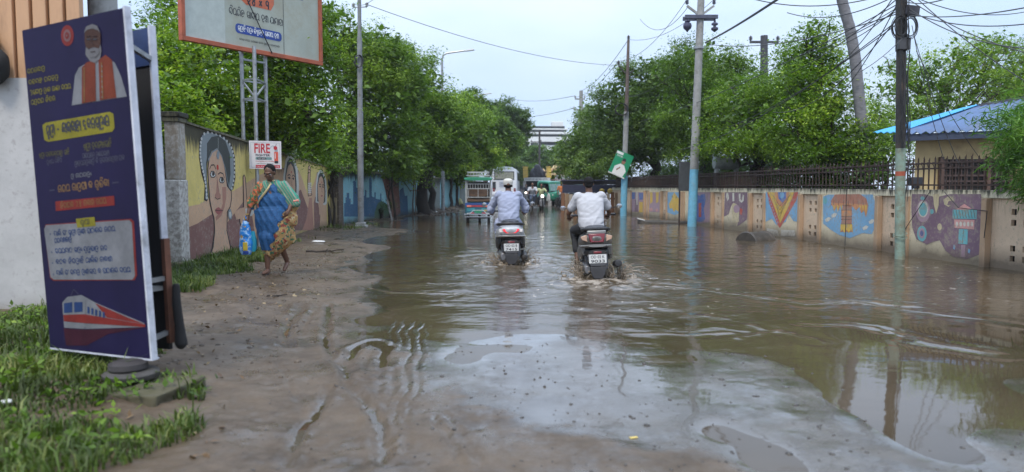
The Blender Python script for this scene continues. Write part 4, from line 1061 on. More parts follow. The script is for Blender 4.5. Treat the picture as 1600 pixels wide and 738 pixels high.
# stall with tarpaulin and plank fence at the end of the low wall
p0 = P(945, 333, 40); 
t = thing('roadside_stall', 'dark timber stall with blue black awning and yellow cans on its shelf', 'stall', (P(925, 300, 41).x, 41, 0), rotz=R(-8))
M_WOOD = mat('old_timber', (.12, .075, .045), rough=.85, var=.4, scale=4, stretch=(1, 1, .2)); M_AWN = mat('dark_awning', (.02, .022, .05), rough=.6)
for x in (-1.6, -.2, 1.2, 1.9): MB().box((x, 0, .7), (.08, .08, 1.4)).build('post', M_WOOD, t)
MB().box((.2, .5, 1.62), (3.8, 1.2, .06), M=Matrix.Rotation(R(-10), 3, 'X')).build('awning', M_AWN, t, bevel=.01)
MB().box((.2, -.02, 1.25), (3.7, .05, .45)).build('back_board', M_AWN, t)
MB().box((1.0, -.12, .98), (1.9, .3, .04)).build('shelf', M_WOOD, t)
for i, x in enumerate((.55, 1.0, 1.35)):
    o = tag(MB().lathe([(.13, 0), (.14, .02), (.14, .2), (.08, .24), (.05, .27)], 12).build('tin_can', M_YP), ['yellow tin can at the left end of the stall shelf', 'yellow tin can in the middle of the stall shelf', 'yellow tin can at the right end of the stall shelf'][i], 'can', 'cans on the stall shelf')
    q = Matrix.Translation(t.location) @ Matrix.Rotation(R(-8), 4, 'Z') @ Vector((x, -.13, 1.0)); o.location = q
t = thing('plank_fence', 'patchy fence of brown and pale planks beside the roadside stall', 'fence', (P(935, 333, 38.5).x, 38.6, 0), rotz=R(-6))
cols = [(.17, .08, .04), (.26, .17, .10), (.34, .30, .25), (.2, .1, .05), (.12, .06, .04), (.3, .24, .17)]
for i in range(17):
    MB().box((-1.85 + i * .215, rng.normal() * .02, .46 + rng.normal() * .03), (.19, .03, 1.15 + rng.normal() * .06), M=Matrix.Rotation(rng.normal() * .02, 3, 'Y')).build('plank', mat('plank_%d' % (i % 6), cols[i % 6], rough=.85, var=.3, scale=5, stretch=(1, 1, .15)), t)
MB().box((0, .05, .75), (3.8, .05, .08)).build('rail', M_WOOD, t)

# yellow house with blue roof behind the right wall
hY = 17.5
ex0, ex1 = P(1428, 291, hY).x, P(1700, 291, hY).x
t = thing('yellow_house', 'yellow house with corrugated blue roof behind the railing', 'house', (0, 0, 0))
M_HW = mat('house_yellow', (.48, .36, .18), rough=.85, var=.12, scale=1.5, dirt=(.2, .14, .08), dirt_amt=.45)
MB().prism([(ex0, hY), (ex1, hY), (ex1, hY + 5), (ex0 + 3.2, hY + 5)], Matrix.Identity(4), 2.62).build('wall', M_HW, t, smooth=0)
M_ROOF = mat('blue_sheet', (.07, .13, .26), rough=.45, metal=.2, var=.25, scale=1.2, dirt=(.12, .10, .10), dirt_amt=.4)
M_CYAN = mat('cyan_sheet', (.05, .34, .62), rough=.5, var=.15, scale=2)
def corrug(pts, name, m, n=60, amp=.03, parent=None, thick=True):
    """corrugated quad: pts = eave left, eave right, ridge right, ridge left"""
    e0, e1, r1, r0 = [Vector(p) for p in pts]; mb = MB(); vs = []; N = (e1 - e0).cross(r0 - e0).normalized()
    for lay in (0, -.012):
        for j in range(2):
            for i in range(n + 1):
                f = i / n; A_, B_ = e0.lerp(e1, f), r0.lerp(r1, f); p = A_.lerp(B_, j); vs.append(p + N * (amp * math.sin(i * PI / 2) + lay))
    k = n + 1; fs = [(i, i + 1, k + i + 1, k + i) for i in range(n)] + [(2 * k + i, 3 * k + i, 3 * k + i + 1, 2 * k + i + 1) for i in range(n)] + [(i, 2 * k + i, 2 * k + i + 1, i + 1) for i in range(n)]
    mb.add(vs, fs); return mb.build(name, m, parent, smooth=60)
eL, eR = P(1400, 209, hY - .5), P(1720, 196, hY - .5)
rR, rL = P(1760, 128, hY + 3.2), P(1520, 168, hY + 3.2)
corrug([eL, eR, rR, rL], 'roof', M_ROOF, 90, .03, t)
tip = P(1364, 207, hY - .3)
corrug([tip, eL + Vector((.05, 0, .03)), rL + Vector((.05, -.2, .06)), P(1505, 169, hY + 3.0)], 'roof_edge_sheet', M_CYAN, 16, .02, t)
MB().bar(rL, rR + Vector((0, 0, .02)), .25, .12).build('ridge_cap', mat('ridge_dark', (.06, .06, .07), rough=.6), t)
MB().bar(eL + Vector((0, .08, -.1)), eR + Vector((0, .08, -.1)), .08, .16).build('fascia', mat('fascia_dark', (.03, .04, .07), rough=.7), t)
wa, wb = P(1468, 250, hY), P(1575, 250, hY)
zt, zb = P(1500, 249, hY).z, P(1500, 300, hY).z
f = MB().box(((wa.x + wb.x) / 2, hY - .03, (zt + zb) / 2), (wb.x - wa.x, .06, zt - zb)).build('window', P_DARK, t)
mb = MB()
for i in range(12): mb.box((wa.x + (wb.x - wa.x) * (i + .5) / 12, hY - .09, (zt + zb) / 2), (.025, .025, zt - zb))
for z in (zb + .25, (zt + zb) / 2, zt - .2): mb.box(((wa.x + wb.x) / 2, hY - .105, z), (wb.x - wa.x, .02, .04))
mb.build('grille', mat('grille_brown', (.06, .035, .03), rough=.7), f, smooth=0)
for x in (wa.x, (wa.x + wb.x) / 2 + .3, wb.x): MB().box((x, hY - .08, (zt + zb) / 2), (.08, .1, zt - zb + .1)).build('frame', mat('frame_brown', (.09, .05, .035), rough=.7), f)
# bulkhead lamp seen on the wall between the railings
p = P(1430, 283, hY - .1)
tag(MB().box((p.x, p.y, p.z), (.28, .2, .18)).box((p.x, p.y - .02, p.z - .13), (.16, .1, .1)).build('wall_box', mat('black_box', (.02, .02, .025), rough=.5), None, bevel=.02, origin=(p.x, p.y, p.z)), 'small black box on the yellow house wall behind the railing', 'box')
# grey water tank on stand behind the railing
p = P(1135, 254, 26)
t = thing('water_tank', 'grey horizontal water tank on a stand behind the railing, under the dense tree', 'tank', (p.x, 26, 0))
MB().lathe([(.05, -.45), (.22, -.44), (.25, -.36), (.25, .36), (.22, .44), (.05, .45)], 18, M=Matrix.Rotation(PI / 2, 3, 'Y'), c=(0, 0, p.z)).build('drum', mat('tank_grey', (.30, .33, .32), rough=.5, dirt=(.1, .12, .1), dirt_amt=.4), t)
for x in (-.35, .35): MB().box((x, 0, (p.z - .2) / 2), (.07, .3, p.z - .2)).build('leg', M_CONC, t)
p = P(1074, 270, 24.5)
t = thing('notice_board', 'tall dark grey board standing behind the blue based pole', 'board', (p.x + .42, 26.6, 0))
MB().box((0, 0, 1.75), (.46, .05, 1.05)).build('panel', mat('board_grey', (.05, .055, .06), rough=.7), t, bevel=.01)
for x in (-.18, .18): MB().box((x, .05, 1.1), (.05, .05, 2.2)).build('post', RUST, t)

# building at the left edge: white wall below, ribbed timber-coloured shutter above
p = P(100, 505, 7.7)
t = thing('corner_building', 'whitewashed shop building with tan ribbed cladding above, behind the blue sign', 'building', (0, 0, 0))
xr = -4.45; zs = P(40, 122, 7.7).z
M_LW = wall_mat('whitewash', (.42, .41, .40), 5, moss=.1, drip=.35, low=.45, wear=.3, lowcol=(.18, .15, .12), under=(.3, .28, .27))
MB().prism([(xr, 7.7), (xr - 6, 7.7), (xr - 6, 11), (xr - 2.4, 11)], Matrix.Identity(4), zs).build('wall', M_LW, t, smooth=0)
M_TAN = mat('tan_cladding', (.50, .29, .16), rough=.6, var=.15, scale=2, stretch=(1, 1, .2), dirt=(.25, .13, .07), dirt_amt=.3)
mb = MB(); x = xr
while x > xr - 4:
    mb.box((x - .085, 7.78, zs + 1.5), (.135, .08, 3.0)); mb.box((x - .165, 7.80, zs + 1.5), (.03, .05, 3.0)); x -= .175
mb.build('cladding', M_TAN, t, smooth=0, bevel=.008)
MB().prism([(xr - .05, 7.84), (xr - 6, 7.84), (xr - 6, 11), (xr - 2.35, 11)], Matrix.Translation((0, 0, zs)), 3.0).build('upper_wall', mat('brown_wall', (.15, .08, .05), rough=.8), t)
MB().box((xr - 1.35, 7.62, zs + .55), (.34, .25, 1.5)).build('post', mat('redbrown_post', (.17, .085, .06), rough=.8, dirt=(.06, .03, .02), dirt_amt=.5), t, bevel=.02)
mb = MB(); mb.ell((xr - .95, 7.6, zs + .25), (.17, .14, .3), 12); mb.ell((xr - .8, 7.6, zs + .1), (.12, .1, .2), 12)
tag(obj('black_bundle', blob(mb, .02, 3, 'black_bundle', [mat('black_cloth', (.012, .012, .012), rough=.9)], disp=lambda c: .012 * wob(c, 18, 5)), None), 'black cloth bundle hanging beside the brown post at the left edge', 'bundle')
# round grey post right of cladding
t = thing('utility_pole', 'thick grey post rising behind the top of the blue sign', 'pole', (P(160, 0, 8.4).x, 8.4, 0))
MB().tube([(0, 0, 0), (0, 0, 4.8)], .15, 16).build('shaft', M_CONC, t)

# ================================================================== poles, wires
M_STEEL = mat('galvanised', (.34, .35, .36), rough=.45, metal=.7, var=.2, scale=10, dirt=(.12, .10, .09), dirt_amt=.35)
M_POLEG = mat('grey_pole', (.20, .21, .215), rough=.6, var=.2, scale=6, dirt=(.09, .075, .06), dirt_amt=.4)
M_POLEC = mat('pole_concrete', (.27, .27, .26), rough=.8, var=.15, scale=5, dirt=(.13, .12, .10), dirt_amt=.4)
M_SKYB = mat('pole_skyblue', (.13, .36, .50), rough=.6, var=.2, scale=6, dirt=(.20, .30, .33), dirt_amt=.35)
M_BLK = mat('black_rubber', (.015, .015, .017), rough=.6, var=.3)
M_INS = mat('insulator', (.05, .05, .09), rough=.3, bump=0)
M_PGRN = mat('pole_palegreen', (.22, .30, .24), rough=.7, var=.2, scale=6, dirt=(.16, .09, .04), dirt_amt=.5)
M_POLEK = mat('pole_tarred', (.028, .026, .025), rough=.7, var=.4, scale=8, dirt=(.09, .06, .04), dirt_amt=.4)
def pole_line(px0, py0, px1, Y, ztop_py=-60):
    """base at ground under (px0,py0), leaning so its top passes px1"""
    base = G(px0, py0); top = at(px1, ztop_py, base.y); return base, top
def pole_parts(t, base, top, segs, n=14):
    """segs: (name, f0, f1, r0, r1, mat) along base->top, in local coordinates of the thing at base"""
    d = top - base
    for nm, f0, f1, r0, r1, m_ in segs:
        MB().tube([d * f0, d * ((f0 + f1) / 2), d * f1], [r0, (r0 + r1) / 2, r1], n).build(nm, m_, t)
INS = {}
def insulator(mb, c, s=1.0, M=None, mi=0):
    prof = [(.02, 0)]
    for i in range(3): prof += [(.03 * s, .03 * s + i * .05 * s), (.075 * s, .035 * s + i * .05 * s), (.06 * s, .055 * s + i * .05 * s), (.03 * s, .06 * s + i * .05 * s)]
    prof += [(.015, .2 * s)]
    mb.lathe(prof, 12, M=M, mi=mi, c=c)
# left steel pole
b_, t_ = pole_line(564, 356, 561, 0)
t = thing('utility_pole', 'slim stepped grey steel pole at the edge of the left verge', 'pole', b_)
H_ = (t_ - b_).length
pole_parts(t, b_, t_, [('lower_shaft', -.02, .45, .105, .10, M_POLEG), ('middle_shaft', .45, .72, .085, .085, M_POLEG), ('upper_shaft', .72, 1.0, .065, .06, M_POLEG)])
MB().box((0, 0, .03), (.42, .42, .12)).box((0, 0, .13), (.3, .3, .1)).build('footing', M_CONC, t, bevel=.02)
dz = at(562, 97, b_.y).z
mb = MB()
for i in range(4): mb.tube([Vector((.13 * math.cos(q) + .02 * i, -.12 - .02 * i, dz + .20 * math.sin(q))) for q in np.linspace(0, 2 * PI, 16, endpoint=False)], .012, 5, closed=True)
mb.build('cable_coil', M_BLK, t)
mb = MB(); zt_ = at(562, 12, b_.y).z; mb.bar((-.15, 0, zt_), (.3, 0, zt_ + .02), .03, .03); insulator(mb, (.3, 0, zt_ + .02), .8); insulator(mb, (-.15, 0, zt_), .8); mb.build('bracket', M_STEEL, t)
poleL_top = b_ + Vector((0, 0, zt_))

# crossarm pole with blue foot
b_, t_ = pole_line(1081, 354, 1099, 0, -90)
t = thing('utility_pole', 'leaning concrete pole with sky blue foot, dark crossarm and two hanging insulators', 'pole', b_)
dd = t_ - b_; zf = lambda py: (at(1090, py, b_.y).z - b_.z) / dd.z
pole_parts(t, b_, t_, [('blue_foot', -.04, zf(265), .16, .15, M_SKYB), ('shaft', zf(265), zf(60), .15, .125, M_POLEC), ('upper_shaft', zf(60), 1, .125, .11, M_POLEC)])
zc = dd * zf(28); Yb = b_.y
mb = MB(); mb.box(zc + Vector((0, -.15, 0)), (1.12, .09, .13)); mb.box(zc + Vector((0, .15, 0)), (1.12, .09, .13)); mb.build('crossarm', mat('arm_bluegrey', (.06, .065, .10), rough=.6), t, bevel=.01)
mb = MB(); mb.bar(zc + Vector((-.05, 0, .1)), zc + Vector((-.46, 0, .40)), .07, .07); mb.build('brace', M_POLEC, t); MB().bar(zc + Vector((.05, 0, .1)), zc + Vector((.46, 0, .40)), .07, .07).build('brace', M_POLEC, t)
for sx in (-.46, .46):
    mb = MB(); insulator(mb, zc + Vector((sx, 0, .44)), .9); mb.build('insulator', M_INS, t)
mb = MB(); c = zc + Vector((-.46, -.1, -.30)); mb.lathe([(.02, -.2), (.05, -.15), (.13, -.08), (.15, 0), (.13, .08), (.07, .12), (.1, .15), (.03, .22)], 14, c=c); mb.build('insulator', M_INS, t)
mb = MB(); c = zc + Vector((.47, -.1, -.30)); mb.lathe([(.02, -.2), (.12, -.12), (.12, -.06), (.05, -.03), (.05, .02), (.11, .04), (.11, .09), (.04, .13), (.03, .25)], 14, c=c); mb.build('insulator', M_INS, t)
MB().tube([dd * zf(75) + Vector((0, 0, -.04)), dd * zf(75) + Vector((0, 0, .04))], .17, 14).build('clamp', M_STEEL, t)
pX_ins = [b_ + zc + Vector((-.46, 0, .62)), b_ + zc + Vector((.46, 0, .62)), b_ + dd * zf(75), b_ + zc + Vector((.47, -.1, -.5))]

# pole with the green poster
b_, t_ = pole_line(974, 338, 982, 0, 62)
t = thing('utility_pole', 'mottled grey pole with pale blue foot carrying the tilted green poster', 'pole', b_)
dd = t_ - b_; zf2 = lambda py: (at(978, py, b_.y).z - b_.z) / dd.z
pole_parts(t, b_, t_, [('blue_foot', -.04, zf2(275), .155, .15, M_SKYB), ('shaft', zf2(275), zf2(175), .13, .12, M_POLEC), ('upper_shaft', zf2(175), 1, .10, .06, mat('pole_rusty', (.12, .09, .075), rough=.8, dirt=(.05, .03, .03), dirt_amt=.5))])
mb = MB(); q = dd * zf2(118); mb.bar(q, q + Vector((-.42, 0, .45)), .06, .06); mb.bar(q + Vector((0, 0, .02)), q + Vector((.3, 0, .25)), .05, .05); insulator(mb, q + Vector((-.42, 0, .48)), 1); insulator(mb, dd, 1); mb.build('bracket', M_POLEK, t)
mb = MB(); q = dd * zf2(172)
for i in range(7):
    rr_ = .26 + .05 * rng.random(); mb.tube([q + Vector((rr_ * math.cos(a_) - .25, -.14 - i * .015, rr_ * .9 * math.sin(a_) + rng.normal() * .01)) for a_ in np.linspace(0, 2 * PI, 18, endpoint=False)], .012, 5, closed=True)
mb.build('cable_coil', M_BLK, t)
pG_top = b_ + dd; pG_arm = b_ + dd * zf2(118) + Vector((-.42, 0, .65))
# tilted poster (flat panel on the pole)
PY = b_.y - .25
c0, c1, c2, c3 = at(950, 269, PY), at(975, 280, PY), at(988, 245, PY), at(966, 234, PY)
U = (c1 - c0); V = (c3 - c0)
t = thing('poster_board', 'tilted green poster of a man in white tied to the pole', 'poster', c0)
WW, HH = U.length, V.length
fr = Flat((0, 0, 0), U, V, {'green': mat('poster_green', (.01, .24, .11), rough=.4, var=.1), 'white': mat('poster_white', (.7, .7, .68), rough=.5, var=.05), 'skin': mat('poster_skin', (.25, .13, .08), rough=.5), 'black': M_BLK, 'red': mat('poster_red', (.5, .05, .04), rough=.5)})
MB().prism([(0, 0), (WW, 0), (WW, HH), (0, HH)], fr.M4 @ Matrix.Translation((0, 0, -.02)), .02).build('panel', M_STEEL, t, smooth=0)
fr.rect(0, 0, WW, HH, 'green', 0); fr.rect(0, HH * .86, WW * .4, HH * .1, 'white', 1)
fr.poly([(WW * .2, HH * .04), (WW * .85, HH * .04), (WW * .92, HH * .3), (WW * .7, HH * .5), (WW * .45, HH * .52), (WW * .2, HH * .35)], 'white', 1)
fr.disc(WW * .58, HH * .62, WW * .11, 'skin', 2, ry=HH * .10); fr.poly([(WW*.47,HH*.66),(WW*.5,HH*.76),(WW*.62,HH*.78),(WW*.7,HH*.7),(WW*.69,HH*.66)], 'black', 3)
fr.poly([(WW*.35,HH*.25),(WW*.5,HH*.4),(WW*.55,HH*.36),(WW*.4,HH*.2)], 'skin', 3); fr.odia('ଜନସତା', WW * .08, HH * .76, HH * .07, 'white', 2, width=WW * .35); fr.rect(0, 0, WW, .05, 'white', 3)
fr.odia('ମପରତକ ସନମ', WW * .05, .012, .035, 'black', 4, width=WW * .8)
fr.build('print', t)

# tarred pole with cable bundles at the right
b_, t_ = pole_line(1406, 405, 1409, 0, -60)
t = thing('utility_pole', 'black tarred pole wrapped in cable coils, pale green at its foot', 'pole', b_)
dd = t_ - b_; zf3 = lambda py: (at(1407, py, b_.y).z - b_.z) / dd.z
pole_parts(t, b_, t_, [('green_foot', -.04, zf3(232), .09, .088, M_PGRN), ('shaft', zf3(232), zf3(80), .088, .085, M_POLEK), ('upper_shaft', zf3(80), 1, .10, .10, M_POLEK)])
MB().tube([dd * zf3(275), dd * zf3(268)], .0905, 14).build('red_mark', mat('red_mark', (.35, .08, .04), rough=.7), t)
mb = MB(); q = dd * zf3(42); mb.box(q + Vector((.14, -.05, .28)), (.26, .16, .18), M=Matrix.Rotation(R(6), 3, 'Y')); mb.build('junction_box', mat('jbox', (.035, .035, .045), rough=.6), t, bevel=.01)
mb = MB(); q = dd * zf3(70); mb.box(q + Vector((-.0, -.09, .0)), (.22, .1, .22)); mb.build('meter_box', mat('jbox2', (.05, .05, .055), rough=.6), t, bevel=.01)
mb = MB(); q = dd * zf3(45)
for i in range(11):
    s_ = 1 if i % 2 else -1; rr_ = .14 + .05 * rng.random(); cx = s_ * (.08 + .03 * rng.random())
    mb.tube([q + Vector((cx + rr_ * .75 * math.cos(a_), -.10 + .02 * rng.normal() * 0 - i * .008, rr_ * 1.15 * math.sin(a_) + .0)) for a_ in np.linspace(0, 2 * PI, 20, endpoint=False)], .007, 5, closed=True)
mb.build('cable_coil', M_BLK, t)
mb = MB()
for i in range(6):
    x0 = rng.uniform(-.09, .09); pts = [dd * zf3(py) + Vector((x0 + rng.normal() * .02, -.10 - .01 * i, 0)) for py in range(-20, 240, 18)]; mb.tube(pts, .008, 5)
for i in range(3): mb.tube([dd * zf3(py) + Vector((.1 + .05 * math.sin(py * .03 + i), -.06, 0)) for py in range(60, 330, 15)], .006, 5)
mb.build('hanging_cable', M_BLK, t)
mb = MB(); q = dd * zf3(370)
for i in range(2): mb.tube([q + Vector((.12 * math.cos(a_), .12 * math.sin(a_), .03 * math.sin(a_ + i) + .05 * i)) for a_ in np.linspace(0, 2 * PI, 20, endpoint=False)], .007, 5, closed=True)
mb.build('tie_wire', M_PGRN, t)
pK = b_ + dd * zf3(15); pKl = b_ + dd * zf3(8)

def simple_pole(px, pyb, Y, pytop, label, r_, m_, arms=(), lean=0):
    p = at(px, pyb, Y); b0 = Vector((p.x, Y, 0)); top = at(px + lean, pytop, Y)
    t = thing('utility_pole', label, 'pole', b0); d = top - b0
    MB().tube([d * 0, d * .5, d], [r_, r_ * .9, r_ * .75], 10).build('shaft', m_, t)
    for z, a0, a1 in arms:
        mb = MB(); q = d * ((at(px, z, Y).z) / d.z); mb.box(q + Vector(((a0 + a1) / 2, 0, 0)), (a1 - a0, .1, .1))
        for x in (a0, a1): insulator(mb, q + Vector((x * .95, 0, .05)), 1.2)
        mb.build('crossarm', m_, t)
    return b0, top
s1 = simple_pole(1194, 291, 34, 56, 'dark pole with short crossarm standing inside the dense right hand trees', .22, mat('pole_dk', (.05, .05, .06), rough=.7), [(66, -.65, .65)])
s2 = simple_pole(908, 291, 60, 142, 'grey pole with two small crossarms rising left of the right hand trees', .2, M_POLEC, [(155, -.5, .3), (172, -.6, .6)])
s3 = simple_pole(843, 291, 95, 203, 'far dark double pole with a square frame at its top', .16, M_POLEK, [(206, -1.1, .2), (222, -1.1, .2)])
# leaning bare palm trunk
b0 = Vector((at(1345, 291, 21).x, 21, 0)); pts = [at(1352, 230, 21), at(1346, 190, 21), at(1341, 140, 21), at(1336, 90, 21), at(1328, 45, 21), at(1318, 10, 21), at(1308, -30, 21), at(1262, -240, 21)]
t = thing('palm_tree', 'tall bare leaning palm trunk beside the tarred pole', 'tree', b0)
mb = MB(); pts = [Vector((0, 0, -.1)), Vector((.02, 0, 1.2))] + [p - b0 for p in pts]
rr = [.2, .17] + [.155, .15, .15, .15, .145, .14, .135, .13]; P2 = []; R2 = []
for i in range(len(pts) - 1):
    for j in range(6): P2.append(pts[i].lerp(pts[i + 1], j / 6)); R2.append((rr[i] + (rr[i + 1] - rr[i]) * j / 6) * (1.04 if j % 2 else .98))
mb.tube(P2, R2, 14); mb.build('trunk', mat('palm_bark', (.16, .155, .16), rough=.9, var=.3, scale=6, bump=.6, bscale=18, stretch=(1, 1, 3)), t)
mb = MB()
top = P2[-1]
for k in range(16):
    a_ = k * 2 * PI / 16 + .2; e = .5 + .4 * (k % 3)
    rib = [top + Vector((math.cos(a_) * r_, math.sin(a_) * r_, e * r_ * .6 - .33 * r_ * r_)) for r_ in np.linspace(0, 2.4, 12)]
    mb.tube(rib, .02, 4)
    for i in range(2, 12):
        sd_ = Vector((-math.sin(a_), math.cos(a_), 0))
        for s_ in (-1, 1):
            p = rib[i]; q = p + sd_ * s_ * .5 + Vector((math.cos(a_) * .2, math.sin(a_) * .2, -.25)); n_ = Vector((0, 0, .03))
            mb.add([p - n_, p + n_, q], [(0, 1, 2)])
mb.build('frond', mat('palm_green', (.05, .11, .03), rough=.6), t, smooth=0)

# street lamps far left
for px, py, top, Y, arm, lab in ((692, 291, 84, 40, 1.4, 'tall street lamp with long curved arm above the left trees'), (742, 291, 150, 62, 1.1, 'smaller far street lamp peeping over the left trees')):
    b0 = Vector((at(px, py, Y).x, Y, 0)); zt = at(px, top, Y).z
    t = thing('street_lamp', lab, 'street lamp', b0)
    MB().tube([(0, 0, 0), (0, 0, zt - .3)], [.1, .06], 10).build('post', M_STEEL, t)
    MB().tube([(0, 0, zt - .35), (0.05, 0, zt - .1), (.25, 0, zt + .02), (arm * .9, 0, zt + .16)], .045, 8).build('arm', M_STEEL, t)
    MB().box((arm + .1, 0, zt + .19), (.5, .2, .09), M=Matrix.Rotation(R(-8), 3, 'Y'), taper=.7).build('lamp_head', mat('lamp_grey', (.4, .41, .42), rough=.5), t, bevel=.02)

M_WIRE = mat('wire', (.05, .05, .055), rough=.6, bump=0)
def wire(a, b, sag, r_, label):
    a, b = Vector(a), Vector(b)
    pts = [a.lerp(b, f) - Vector((0, 0, sag * 4 * f * (1 - f))) for f in np.linspace(0, 1, 22)]
    o = a.lerp(b, .5)
    tag(MB().tube(pts, r_, 5).build('overhead_wire', M_WIRE, None, origin=o), label, 'wire', 'overhead wires')
wl_ = 'thin wire '
wire(pX_ins[0], pG_arm, .5, .009, wl_ + 'from the left brace of the crossarm pole to the poster pole arm')
wire(pX_ins[1], pG_top, .45, .009, wl_ + 'from the right brace of the crossarm pole to the poster pole tip')
wire(pG_arm, s2[1] + Vector((-.5, 0, -.5)), .4, .014, wl_ + 'from the poster pole arm to the far grey pole')
wire(pG_top, s2[1], .4, .014, wl_ + 'from the poster pole tip to the top of the far grey pole')
wire(s2[1] + Vector((-.6, 0, -1.4)), (at(780, 180, 110)), .5, .02, wl_ + 'running left from the far grey pole over the street')
wire(s2[1] + Vector((-.5, 0, -.4)), (at(790, 152, 110)), .5, .02, wl_ + 'upper one running left from the far grey pole')
wire(poleL_top + Vector((.3, 0, .1)), s2[1] + Vector((0, 0, -2)) + Vector((1, -18, 1.1)), .5, .011, wl_ + 'crossing the street from the left steel pole')
wire(poleL_top + Vector((-.1, 0, .1)), at(640, -60, 9), .2, .006, wl_ + 'going up over the camera from the left steel pole')
wire(pX_ins[0], at(1075, -60, 14), .1, .007, wl_ + 'rising from the left brace of the crossarm pole')
wire(pX_ins[1], at(1142, -60, 14), .1, .007, wl_ + 'rising from the right brace of the crossarm pole')
wire(pX_ins[3] + Vector((-.3, 0, -.35)), at(1240, -18, 13.5), .05, .028, 'thick black cable running up right from the crossarm pole')
wire(pX_ins[2], at(1075, 10, 22.5) + Vector((0, 14, -1.0)), .5, .01, wl_ + 'from the clamp of the crossarm pole into the trees')
wire(pX_ins[0] + Vector((0, 0, -.3)), at(1000, 30, 34), .6, .01, wl_ + 'lower one passing the poster pole towards the camera side')
wire(s1[1] + Vector((.6, 0, -.2)), pKl, .5, .009, wl_ + 'from the dark pole in the trees to the tarred pole')
ends = [((1120, 205), 26, 'to the clump beside the crossarm pole'), ((1060, 235), 27, 'low, dropping to the far trees'), ((1205, 175), 22, 'into the vine covered crown'), ((1110, 70), 23, 'to the crossarm pole'), ((1180, 90), 33, 'above the dark pole'), ((1250, 60), 30, 'high across the vine covered crown'), ((1000, 190), 33, 'long one to the poster pole'), ((1290, 160), 26, 'to the edge of the vine covered crown'), ((1150, 130), 30, 'through the middle of the right trees'), ((1230, 20), 18, 'near the top of the view'), ((1100, -30), 16, 'rising out of the view'), ((1270, 110), 28, 'just above the pointed crown')]
for i, ((px, py), Y, w_) in enumerate(ends):
    wire(pK + Vector((-.05, 0, .06 * i - .25)), at(px, py, Y), .25 + .15 * (i % 3), .0105, 'cable from the tarred pole running left ' + w_)
ends = [((1700, -10), 8, 'flat, highest'), ((1700, 20), 9, 'flat, second from top'), ((1720, 70), 10, 'sagging towards the blue roof'), ((1560, -40), 7, 'rising steeply'), ((1700, 100), 11, 'lowest, sagging'), ((1650, 5), 16, 'thin one far off'), ((1640, 150), 13, 'dropping to the blue roof ridge'), ((1720, -50), 10, 'steep one above the rest')]
for i, ((px, py), Y, w_) in enumerate(ends):
    wire(pK + Vector((.08, 0, .08 * i - .1)), at(px, py, Y), .12 + .1 * (i % 3), .009, 'cable from the tarred pole running right, ' + w_)
for i, (px1, py1, px2, py2) in enumerate(((1425, 40, 1475, 250), (1428, 55, 1500, 260), (1432, 80, 1545, 265), (1300, 130, 1410, 60))):
    wire(at(px1, py1, 12.6), at(px2, py2, 12.9), .12, .006, ['loose cable hanging down right of the tarred pole, nearest it', 'loose cable hanging down right of the tarred pole, middle one', 'loose cable hanging farthest right towards the house window', 'short cable between the palm trunk and the tarred pole'][i])
for i, (p0, p1) in enumerate((((1324, 278), (1321, 392)), ((1388, 300), (1366, 390)), ((1462, 345), (1415, 372)))):
    pass
mb = MB(); q0 = WP(rw(1323)[0], .09)
for pts, lab in ((((1478,300),(1500,325),(1545,330),(1540,372)), 'thin black cable looping down over the purple mural'), (((1455,300),(1425,345),(1412,365)), 'thin black cable slanting across the vented bay behind the tarred pole'), (((1325,272),(1324,330),(1322,388)), 'thin black cable hanging straight over the palm mural')):
    w3 = []
    for a_, b2 in pts:
        u, z = rw(a_, b2, PW + .03); p = WP(u, PW + .06); w3.append(Vector((p.x, p.y, max(z, 0.02))))
    sm = [];
    for i in range(len(w3) - 1):
        for j in range(5): sm.append(w3[i].lerp(w3[i + 1], j / 5))
    sm.append(w3[-1]); tag(MB().tube(sm, .007, 5).build('overhead_wire', M_BLK, None, origin=sm[0]), lab, 'wire', 'overhead wires')

# ================================================================== billboard and FIRE sign on the truss posts
M_PAINTW = mat('board_white', (.36, .39, .33), rough=.55, var=.12, scale=1.2, dirt=(.30, .28, .20), dirt_amt=.5)
M_ORF = mat('orange_frame', (.36, .085, .035), rough=.55, var=.25, scale=4, dirt=(.15, .05, .03), dirt_amt=.3)
M_INK = mat('ink_black', (.02, .02, .03), rough=.6); M_INKB = mat('ink_blue', (.015, .05, .25), rough=.5); M_INKO = mat('ink_orange', (.50, .12, .05), rough=.5); M_INKW = mat('ink_white', (.65, .66, .66), rough=.5)
BL3, BR3 = at(286, 58, 14.6), at(500, 99, 17.6)
zb = (BL3.z + BR3.z) / 2; BL3.z = BR3.z = zb
U = (BR3 - BL3); BWD = U.length; U = U.normalized(); Nn = U.cross(Vector((0, 0, 1)))
t = thing('billboard', 'large white billboard with orange frame and curved regional lettering on steel posts', 'billboard', (BL3.x, BL3.y, 0))
zl = zb; BH = 1.75
fr = Flat((0, 0, zl), U, (0, 0, 1), {'w': M_PAINTW, 'o': M_INKO, 'k': M_INK, 'b': M_INKB, 'wh': M_INKW, 'or': M_ORF, 'pale': mat('board_pale', (.42, .46, .42), rough=.6, var=.1)})
MB().prism([(0, 0), (BWD, 0), (BWD, BH), (0, BH)], fr.M4 @ Matrix.Translation((0, 0, -.05)), .05).build('panel', M_PAINTW, t, smooth=0)
mb = MB()
M4 = fr.M4
def fbar(mb, u0, v0, u1, v1, th):
    mb.prism([(u0, v0), (u1, v0), (u1, v1), (u0, v1)], M4 @ Matrix.Translation((0, 0, -.07)), th)
fbar(mb, -.05, -.06, BWD + .05, .03, .12); fbar(mb, -.05, BH - .03, BWD + .05, BH + .06, .12); fbar(mb, -.05, .031, .03, BH - .031, .12); fbar(mb, BWD - .03, .031, BWD + .05, BH - .031, .12)
mb.build('frame', M_ORF, t, smooth=0, bevel=.006)
fs_ = BWD / 3.6
